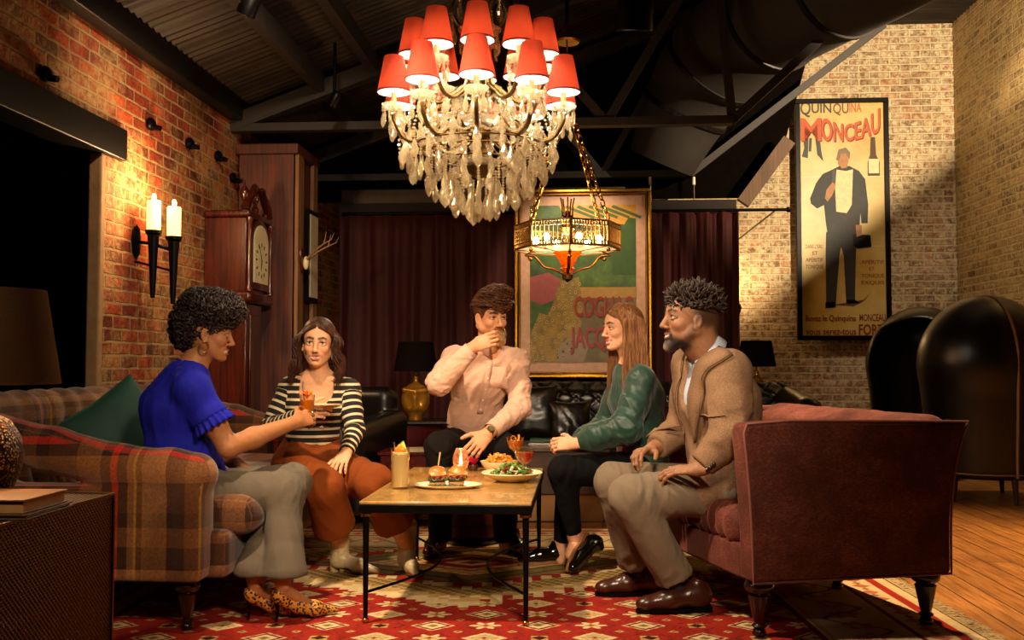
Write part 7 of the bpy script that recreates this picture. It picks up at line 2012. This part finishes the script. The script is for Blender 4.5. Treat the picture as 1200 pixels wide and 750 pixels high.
hd = sdf(P, .0021, paints=pt, soft=.0015)
hl = sdf([cone(lerp(J['elL'], J['wrL'], .7), J['wrL'], .028, .024, .02, c=s4)]+hand_prims(J['wrL'], A(650, 520, 4.80)-J['wrL'], (.1, -.85, .5), -1, s4, .92, (.45, .55, .6, .65), .5, .05), .0028, default=s4)
hr = sdf([cone(lerp(J['elR'], J['wrR'], .7), J['wrR'], .028, .024, .02, c=s4)]+hand_prims(J['wrR'], A(648, 516, 4.86)-J['wrR'], (.1, .75, .65), 1, s4, .92, (.5, .6, .65, .7), .5, .05), .0028, default=s4)
ft = []
fL = (A(688, 629, 4.90), A(661, 672, 4.70)-A(688, 629, 4.90)); fR = (A(664, 667, 5.02), (-.95, -.25, 0)); fR[0][2] = .006
P = [cone(lerp(J['knL'], J['anL'], .8), lerp(J['anL'], fL[0], .2), .038, .030, .02, c=s4), cone(J['anL'], A(668, 650, 4.80), .030, .026, .02, c=s4)]; ft.append(sdf(P, .005, default=s4))
P = [cone(lerp(J['knR'], J['anR'], .8), J['anR']-np.array((0,0,.03)), .038, .030, .02, c=s4)]; ft.append(sdf(P, .005, default=s4))
body([hd, hl, hr, coarse(J, sk4, .92)]+ft, w4, SKIN)
def satin():
    m, nt, b, o = newmat('green_satin'); vec = coords(nt)
    nt.links.new(ramp(nt, noise(nt, vec, 14, 3), [(.3, '112c22'), (.7, '183c2f')]), b.inputs['Base Color']); b.inputs['Roughness'].default_value = .48; b.inputs['Specular IOR Level'].default_value = .35
    b.inputs['Sheen Weight'].default_value = .2; b.inputs['Anisotropic'].default_value = .4; bump(nt, b, noise(nt, vec, 30, 3), .08, .004); return m
SAT = satin()
P = shirt_prims(J, (.155, .13), (.150, .120), (.138, .115), (.064, .066, .05, .04), .45, .05, .058)
for s in 'RL': P += [cone(J['el'+s], lerp(J['el'+s], J['wr'+s], .6), .066, .056, .025), cone(lerp(J['el'+s], J['wr'+s], .6), lerp(J['el'+s], J['wr'+s], .86), .056, .036, .02), cut(lerp(J['el'+s], J['wr'+s], .90), J['wr'+s]-J['el'+s])]
P += [cone(J['neck']-np.array((0, 0, .01)), F.p(-.02, 0, -.05), .054, .06, .006, '-')]
sobj('blouse', P, SAT, w4, .005, disp=add_d(crease(.009, 15, (-.5, .1, .8), 51, .8), crease(.003, 40, (-.6, .2, .5), 52, .7), near(crease(.010, 26, (-1, .2, .2), 53, .6), [J['elL'], J['elR'], J['waist']], .12)))
BLKT = simple('black_trousers', '060505', .85, var=.1, spec=.15)
P = trouser_prims(J, .092, .068, .040, .86, (.155, .12))
sobj('trousers', P, BLKT, w4, .007, disp=add_d(crease(.004, 24, (.3, 0, 1), 61, .7), near(crease(.006, 30, (0, 0, 1), 62, .5), [J['knR'], J['knL'], J['hipL']], .1)))
PAT = simple('black_patent', '080606', .1, spec=.8); TANS = simple('tan_welt', '8a5c30', .6)
for (c, d), up_ in ((fL, (.95, .1, .35)), (fR, (0, 0, 1))): shoe('lace', c, d, PAT, w4, .25, up_, TANS, 'black patent lace-up shoe')
HLT = hair_mat('light_brown_hair', '4a2410', '9a6432', .5)
hp = [F.ell((-.018, 0, .036), (.100, .080, .086), .015), F.ell((-.055, 0, -.03), (.055, .072, .085), .03), F.ell((.125, 0, -.030), (.088, .10, .120), .012, '-'), F.ell((.055, 0, -.115), (.09, .05, .09), .01, '-')]
V, Fa, C = sdf(hp, .0045); mb = MB(); rg = random.Random(15)
for i in range(1100):
    s = 1 if rg.random() < .7 else -1; a = rg.uniform(0, 1)
    fx = .040-.120*a; out = .072+rg.uniform(0, .016); L_ = rg.uniform(.24, .40)*(1-.25*a)
    rr_ = rg.uniform(.098, .105); drift = .028*(1-a)*rg.uniform(.6, 1.2); ph = rg.uniform(0, 6); pts = [scalp(a, s, q, rr_, .081) for q in (2+rg.random()*4, 22, 42, 62)]+[np.array((fx-.002, s*out, .03)), np.array((fx-.006, s*out, -.01))]
    for t in np.linspace(.2, 1, 6): pts.append(np.array((fx-.008+drift*t*1.1+.003*math.sin(t*8+ph), s*(out+.030*t*(s > 0)*rg.uniform(.8, 1)), -.01-L_*t)))
    strands([cat([Vector(F.p(*p)) for p in pts], 2)], .0021, None, None, mb=mb, n=4)
attach(V, Fa, C, mb, 'hair', HLT, w4)

# ============ man in the tweed jacket ============
J = dict(pelvis=A(858,562,4.18), waist=A(852,530,4.17), chest=A(842,468,4.14), neck=A(830,418,4.12), shL=A(853,436,3.95), shR=A(815,430,4.29), elL=A(856,512,3.85), wrL=A(818,550,3.85),
         elR=A(803,500,4.36), wrR=A(764,527,4.20), hipL=A(852,576,4.07), hipR=A(850,573,4.28), knL=A(740,582,3.97), knR=A(722,566,4.24), anL=A(793,682,4.05), anR=A(746,666,4.34))
m5 = person('person', 'bearded man with short twists in brown tweed jacket laughing on the mauve loveseat', (J['pelvis'][0], J['pelvis'][1], .45))
sk5 = '8c5f42'; s5 = srgb(sk5)[:3]
F = Fr(A(808, 374, 4.10), (-.97, -.20, .08), (.06, 0, 1), 1.10)
P, pt = head_prims(F, sk5, '8a4638', '160c08', dict(smile=.8, open=1.2, eye=.85, nosew=1.3, w=1.0, jaw=1.1))
P += neck_prims(F, J['neck'], 1.2, s5)+[F.cone((-.06, 0, .0), (-.055, 0, -.09), .05, .06, .03, c=s5)]
BD = '1c100a'
P += [F.ell((.070, 0, -.110), (.024, .025, .022), .014, c=BD)]
pt2 = [(F.ell((.050, 0, -.100), (.060, .072, .034), c=BD), .005), (F.cone((.088, -.018, -.055), (.088, .018, -.055), .0055, .0055, c=BD), .0015), (F.cone((.080, -.026, -.060), (.076, -.026, -.085), .0065, .008, c=BD), .002), (F.cone((.080, .026, -.060), (.076, .026, -.085), .0065, .008, c=BD), .002), (F.ell((.090, 0, -.118), (.014, .016, .016), c='8a7868'), .005)]
for s in (-1, 1): pt2 += [(F.cone((.004, s*.068, -.02), (.018, s*.062, -.075), .011, .020, c=dark(sk5, .35)), .004), (F.ell((-.045, s*.066, .020), (.056, .034, .052), c=dark(sk5, .18)), .006), (F.ell((-.095, s*.03, .0), (.03, .05, .06), c=dark(sk5, .18)), .007)]
hd = sdf(P, .0021, paints=pt2+pt, soft=.0015)
hl = sdf([cone(lerp(J['elL'], J['wrL'], .7), J['wrL'], .036, .030, .02, c=s5)]+hand_prims(J['wrL'], A(775, 552, 3.93)-J['wrL'], (.05, -.35, .95), -1, s5, 1.06, (.22, .25, .3, .35), .3, .05), .003, default=s5)
hr = sdf([cone(lerp(J['elR'], J['wrR'], .7), J['wrR'], .036, .030, .02, c=s5)]+hand_prims(J['wrR'], A(740, 530, 4.10)-J['wrR'], (-.1, .2, 1.), 1, s5, 1.02, (.55, .7, .8, .9), .5, .06), .003, default=s5)
body([hd, hl, hr, coarse(J, sk5, 1.1)], m5, SKINDK)
def tweed():
    m, nt, b, o = newmat('brown_tweed'); vec = coords(nt)
    n1 = noise(nt, vec, 420, 3, .7); n2 = noise(nt, vec, 200, 3, .7)
    nt.links.new(ramp(nt, math_(nt, 'ADD', math_(nt, 'MULTIPLY', n1, .5), math_(nt, 'MULTIPLY', n2, .5)), [(.32, '60452f'), (.5, '7e6048'), (.68, '9c7e62')]), b.inputs['Base Color']); b.inputs['Roughness'].default_value = .92; b.inputs['Specular IOR Level'].default_value = .15
    bump(nt, b, n1, .4, .003); return m
TW = tweed()
P = shirt_prims(J, (.20, .165), (.192, .150), (.178, .150), (.082, .074, .06, .05), 1.15, .06, .078)
for s in 'RL': P += [cone(J['el'+s], lerp(J['el'+s], J['wr'+s], .84), .072, .052, .03), cut(lerp(J['el'+s], J['wr'+s], .86), J['wr'+s]-J['el'+s])]
P += [cone(lerp(J['pelvis'], J['hipL'], .6), lerp(J['hipL'], J['knL'], .28)+np.array((0, 0, .02)), .135, .105, .06), cone(lerp(J['pelvis'], J['hipR'], .5), lerp(J['hipR'], J['knR'], .22), .12, .09, .06)]
P += [cone(J['neck']-np.array((0, 0, .02)), F.p(-.03, 0, -.06), .075, .085, .008, '-')]
# open front
ff = F.R[:, 0].copy(); ff[2] = 0; ff = _n(ff); sd = _n(J['shL']-J['shR'])
pV = lerp(J['neck'], J['chest'], .15)+ff*.14
P += [ell(pV+np.array((0, 0, -.04)), (.10, .055, .15), np.stack([ff, np.cross((0,0,1), ff), (0,0,1)], 1), .01, '-')]
P += [cone(J['elL']+np.array((.02, -.01, .05)), J['elL']+np.array((-.055, -.05, -.01)), .018, .012, .03), cone(J['shL']+np.array((-.05, -.05, -.05)), J['shL']+np.array((.03, -.06, -.14)), .02, .012, .04)]
JK = sobj('jacket', P, TW, m5, .0055, disp=add_d(crease(.006, 14, (-.3, .1, .9), 71, .75), near(crease(.012, 22, (-.7, -.1, .6), 72, .6), [J['elL'], J['elR'], lerp(J['shL'], J['elL'], .6)], .10), near(crease(.008, 20, (-.5, 0, -.6), 73, .6), [J['waist'], J['hipL']], .16)))
# lapels, cuff buttons, pocket
def drape(o, pts, dirs, off=.003):
    from mathutils.bvhtree import BVHTree
    me = o.data; co = np.empty(len(me.vertices)*3, np.float32); me.vertices.foreach_get('co', co)
    t = BVHTree.FromPolygons([tuple(c) for c in co.reshape(-1, 3).tolist()], [tuple(p.vertices) for p in me.polygons]); out = []; ns = []
    for p, d in zip(pts, dirs):
        d = Vector(_n(d)); h = t.ray_cast(Vector(p)+d*.35, -d, .7)
        out.append(np.array(h[0]+h[1]*off) if h[0] is not None else np.array(p)); ns.append(np.array(h[1]) if h[0] is not None else np.array(d))
    return out, ns
def strip(pts, w, nrm, th, mat, name, root):
    m_ = MB(); V = []
    for i, p in enumerate(pts):
        p = np.array(p); w_ = w[i] if hasattr(w, '__len__') else w; t_ = _n(np.array(pts[min(i+1, len(pts)-1)])-np.array(pts[max(i-1, 0)])); s_ = _n(np.cross(t_, nrm))
        V += [p-s_*w_, p+s_*w_]
    m_.add(V, [(2*i, 2*i+1, 2*i+3, 2*i+2) for i in range(len(pts)-1)]); o = m_.build(name, mat, root); q_ = o.modifiers.new('t', 'SOLIDIFY'); q_.thickness = th; return o
for s, sg in (('L', 1), ('R', -1)):
    a = J['neck']+sd*sg*.070-ff*.03+np.array((0, 0, .030)); b_ = J['neck']+sd*sg*.095+ff*.06-np.array((0, 0, .05)); c_ = J['chest']+ff*.10+sd*sg*.070; d_ = J['waist']+ff*.10+sd*sg*.030+np.array((0, 0, .05))
    pth = cat([Vector(x) for x in (a, b_, c_, d_)], 6); dirs = [_n(sd*sg*(1.-.45*i/len(pth))+ff*(.25+.9*i/len(pth))) for i in range(len(pth))]
    for k_, (w0, off) in enumerate((((.020), .007),)):
        m_ = MB(); V = []
        for i, (p_, d_2) in enumerate(zip(pth, dirs)):
            t_ = _n(np.array(pth[min(i+1, len(pth)-1)])-np.array(pth[max(i-1, 0)])); s_ = _n(np.cross(t_, d_2)); q_ = i/(len(pth)-1); w_ = (.020+.024*min(1, q_*1.6)) if q_ < .62 else .044*(1-(q_-.62)/.38)+.002
            pp, _ = drape(JK, [np.array(p_)-s_*w_, np.array(p_), np.array(p_)+s_*w_], [d_2]*3, off); V += pp
        m_.add(V, [(3*i+a_, 3*i+a_+1, 3*i+a_+4, 3*i+a_+3) for i in range(len(pth)-1) for a_ in (0, 1)]); o = m_.build('lapel', TW, m5, sharp=60); q_ = o.modifiers.new('t', 'SOLIDIFY'); q_.thickness = .009; q_.offset = 0
        e_, _ = drape(JK, [V[3*i] for i in range(len(pth))], dirs, .012); MB().tube(e_, .0016, 5).build('lapel_edge', simple('tweed_shadow_cord%d' % sg, '4a3320', .9), o)
for i in range(4):
    q0, nn_ = drape(JK, [lerp(J['elL'], J['wrL'], .66+.055*i)+np.array((0, 0, -.01))], [(.1, -1, -.1)], .003); MB().ball(q0[0], .0085, 10, sc=(1, .6, 1)).build('cuff_button', BLACKWOOD, m5)
pw, _ = drape(JK, [J['chest']+sd*.10+ff*(.02+.10*t_)-np.array((0, 0, .03+.02*t_)) for t_ in np.linspace(0, 1, 6)], [sd+ff*.4]*6, .003); MB().tube(pw, .006, 6, flat=.5).build('breast_pocket', TW, m5)
SHB = simple('pale_blue_cotton', 'aab4c8', .8, var=.05)
P = [econe(J['waist'], J['chest'], (.155, .125), (.165, .135), sd, .04), econe(J['chest'], lerp(J['chest'], J['neck'], .8), (.16, .132), (.10, .085), sd, .05), cone(J['neck']-np.array((0,0,.02)), F.p(-.03, 0, -.06), .067, .072, .004, '-')]
sobj('shirt', P, SHB, m5, .007, disp=crease(.003, 30, (0, 0, 1), 75, .7))
collar(F, J['neck']+np.array((0, 0, .005)), .077, SHB, m5, .045, .5, .05)
GBT = simple('taupe_chinos', '6e5e4b', .9, bmp=.2, bscale=150, var=.08)
P = trouser_prims(J, .105, .084, .066, .94, (.19, .14))
sobj('trousers', P, GBT, m5, .0055, disp=add_d(crease(.008, 16, J['anL']-J['knL'], 81, .75), near(crease(.014, 24, (0, .3, 1), 82, .6), [J['knL']+np.array((.05,0,-.03)), J['knR']+np.array((.05,0,-.03)), J['hipL'], J['anL'], J['anR']], .10)))
BRS = simple('brown_shoe_leather', '3c1a0e', .28, bmp=.12)
TEAL = simple('teal_laces', '3f9c98', .6); DKL = simple('dark_laces', '2a1810', .6)
c = A(832, 712, 4.05); c[2] = .006; Fs, o = shoe('lace', c, (-.985, -.12, 0), BRS, m5, .30, label='dark brown lace-up shoe'); laces(Fs, o, DKL)
c = A(778, 694, 4.35); c[2] = .006; Fs, o = shoe('lace', c, (-.97, -.15, 0), BRS, m5, .30, label='dark brown shoe with teal laces'); laces(Fs, o, TEAL)
for s, c in (('L', 1), ('R', 1)):
    MB().tube([lerp(J['kn'+s], J['an'+s], .8), J['an'+s]-np.array((-.01, 0, .045))], [.045, .038], 14).build('sock', simple('dark_sock', '1c1a20', .9) if 'dark_sock' not in MATS else MATS['dark_sock'], m5)
# twists
HTW = hair_mat('short_twists', '0e0704', '35200f', .6)
hp = [F.ell((-.018, 0, .050), (.099, .080, .074), .015), F.ell((.135, 0, .0), (.072, .12, .090), .012, '-'), F.ell((.0, 0, -.045), (.14, .14, .085), .01, '-')]
V, Fa, C = sdf(hp, .005); nn = normals(V, Fa); mb = MB(); rg = random.Random(33)
cf = F.p(-.02, 0, .0); kk = 0
for i in rg.sample(range(len(V)), min(len(V), 3000)):
    p = V[i]; n_ = nn[i]; up = F.R[:, 2]; lz = (p-F.o)@up/F.s; lx_2 = (p-F.o)@F.R[:, 0]/F.s
    if lz < .035 or (p-cf)@n_ < 0: continue
    if kk > 520: break
    kk += 1; L_ = rg.uniform(.026, .05)*(1 if lz > .07 else .7); d_ = _n(n_*.9+up*.55+np.array([rg.gauss(0, .28) for _ in range(3)])); d2 = _n(d_+np.array([rg.gauss(0, .35) for _ in range(3)]))
    a_ = p; b_ = p+d_*L_*.5; c_ = b_+d2*L_*.5; mb.tube([a_, b_, c_], [.0055, .0048, .0018], 5, cap=True)
attach(V, Fa, C, mb, 'hair', HTW, m5)
# ------------------------------------------------------------------ camera and light
cd = bpy.data.cameras.new('Camera'); cam = bpy.data.objects.new('Camera', cd); COL.objects.link(cam)
cam.location = (0, 0, CAMZ); cam.rotation_euler = (PI/2+PITCH, 0, 0)
cd.sensor_width = 36; cd.lens = FPX/1200*36; cd.clip_start = .05; cd.clip_end = 60
scene.camera = cam
def spot(name, loc, tgt, power, size, blend=.5, r=.08, color=(1, .77, .52)):
    d = bpy.data.lights.new(name, 'SPOT'); d.energy = power; d.spot_size = math.radians(size); d.spot_blend = blend; d.shadow_soft_size = r; d.color = color
    o = bpy.data.objects.new(name, d); COL.objects.link(o); o.location = loc
    o.rotation_euler = (Vector(tgt)-Vector(loc)).to_track_quat('-Z', 'Y').to_euler(); return o
def area(name, loc, tgt, power, size, color=(1, .74, .48)):
    d = bpy.data.lights.new(name, 'AREA'); d.energy = power; d.size = size; d.color = color; d.shape = 'DISK'
    o = bpy.data.objects.new(name, d); COL.objects.link(o); o.location = loc
    o.rotation_euler = (Vector(tgt)-Vector(loc)).to_track_quat('-Z', 'Y').to_euler(); return o
# ceiling spots of the bar; the front one is the photographer's soft light
spot('spot_rug', (-1.1, 3.4, 3.0), (.55, 4.3, .0), 260, 70, .6, .07)
spot('softbox_front', (.35, 1.3, 2.25), (-.2, 4.9, .8), 270, 58, .8, .30)  # unseen softbox near the photographer, set low for the faces
spot('spot_group', (-.2, 7.4, 3.2), (.15, 4.6, .7), 90, 60, .6, .1)
# poster spot; an added shutter out of view cuts a slanting shadow edge
PL = rm(3.4, 6.2, 3.3); spot('spot_poster', PL, at(900, 60, VB), 620, 92, .5, .012, (1, .78, .5))
fx = thing('added_shutter_spot', 'added out-of-view spotlight can with a flat shutter shaping the light on the pale brick', 'spotlight', PL+Vector((0, 0, .1)))
back_ = (PL-at(900, 60, VB)).normalized(); M = Matrix.Translation(PL+back_*.05) @ back_.to_track_quat('Z', 'Y').to_matrix().to_4x4()
MB().lathe([(.07, -.02), (.075, 0), (.07, .16), (0, .17)], (0,0,0), 20, M=M).build('can', BLACK_MET, fx)
q1 = at(1170, 139, 10.5); q2 = at(800, 424, 10.7); dn_ = (at(1010, 330, 10.6)-at(975, 290, 10.6)).normalized()
e1 = PL+(q1-PL)*.065; e2 = PL+(q2-PL)*.065; mb = MB(); nn_ = (e2-e1).cross(dn_).normalized()*.002
mb.add([e1, e2, e2+dn_*.45, e1+dn_*.45, e1+nn_, e2+nn_, e2+dn_*.45+nn_, e1+dn_*.45+nn_], [(0,1,2,3),(7,6,5,4),(0,4,5,1),(1,5,6,2),(2,6,7,3),(3,7,4,0)]); mb.build('shutter', BLACK_MET, fx)
MB().tube([PL+back_*.1, Vector((PL.x, PL.y, ZR(3.4)))], .012, 8).build('stem', BLACK_MET, fx)
spot('spot_picture', (.45, 7.65, 2.75), at(683, 330, 8.55), 45, 75, .6, .05)
spot('spot_brick_left', rm(-1.3, 4.6, 3.2), rm(UL, 6.3, 2.2), 85, 85, .8, .06)
spot('spot_right_wall', rm(2.6, 7.9, 4.4), rm(UR, 8.9, 2.2), 90, 80, .5, .05)
spot('spot_floor', (1.9, 4.6, 3.9), (2.6, 4.9, 0), 620, 58, .8, .06, (1, .70, .40))
spot('fill_corner_table', (-2.0, 1.3, 2.6), (-1.55, 3.0, 0), 60, 60, .7, .05)  # added fill lamp so the perforated table and floor behind catch light
w = bpy.data.worlds.new('World'); scene.world = w; w.use_nodes = True
w.node_tree.nodes['Background'].inputs[0].default_value = (.9, .55, .35, 1); w.node_tree.nodes['Background'].inputs[1].default_value = .02
vs = scene.view_settings; vs.view_transform = 'Standard'; vs.look = 'None'; vs.exposure = 1.0; vs.gamma = 1; vs.use_curve_mapping = False
cy = scene.cycles; cy.max_bounces = 8; cy.transparent_max_bounces = 24; cy.transmission_bounces = 8; cy.caustics_reflective = False; cy.caustics_refractive = False
cy.use_denoising = True; cy.sample_clamp_indirect = 4
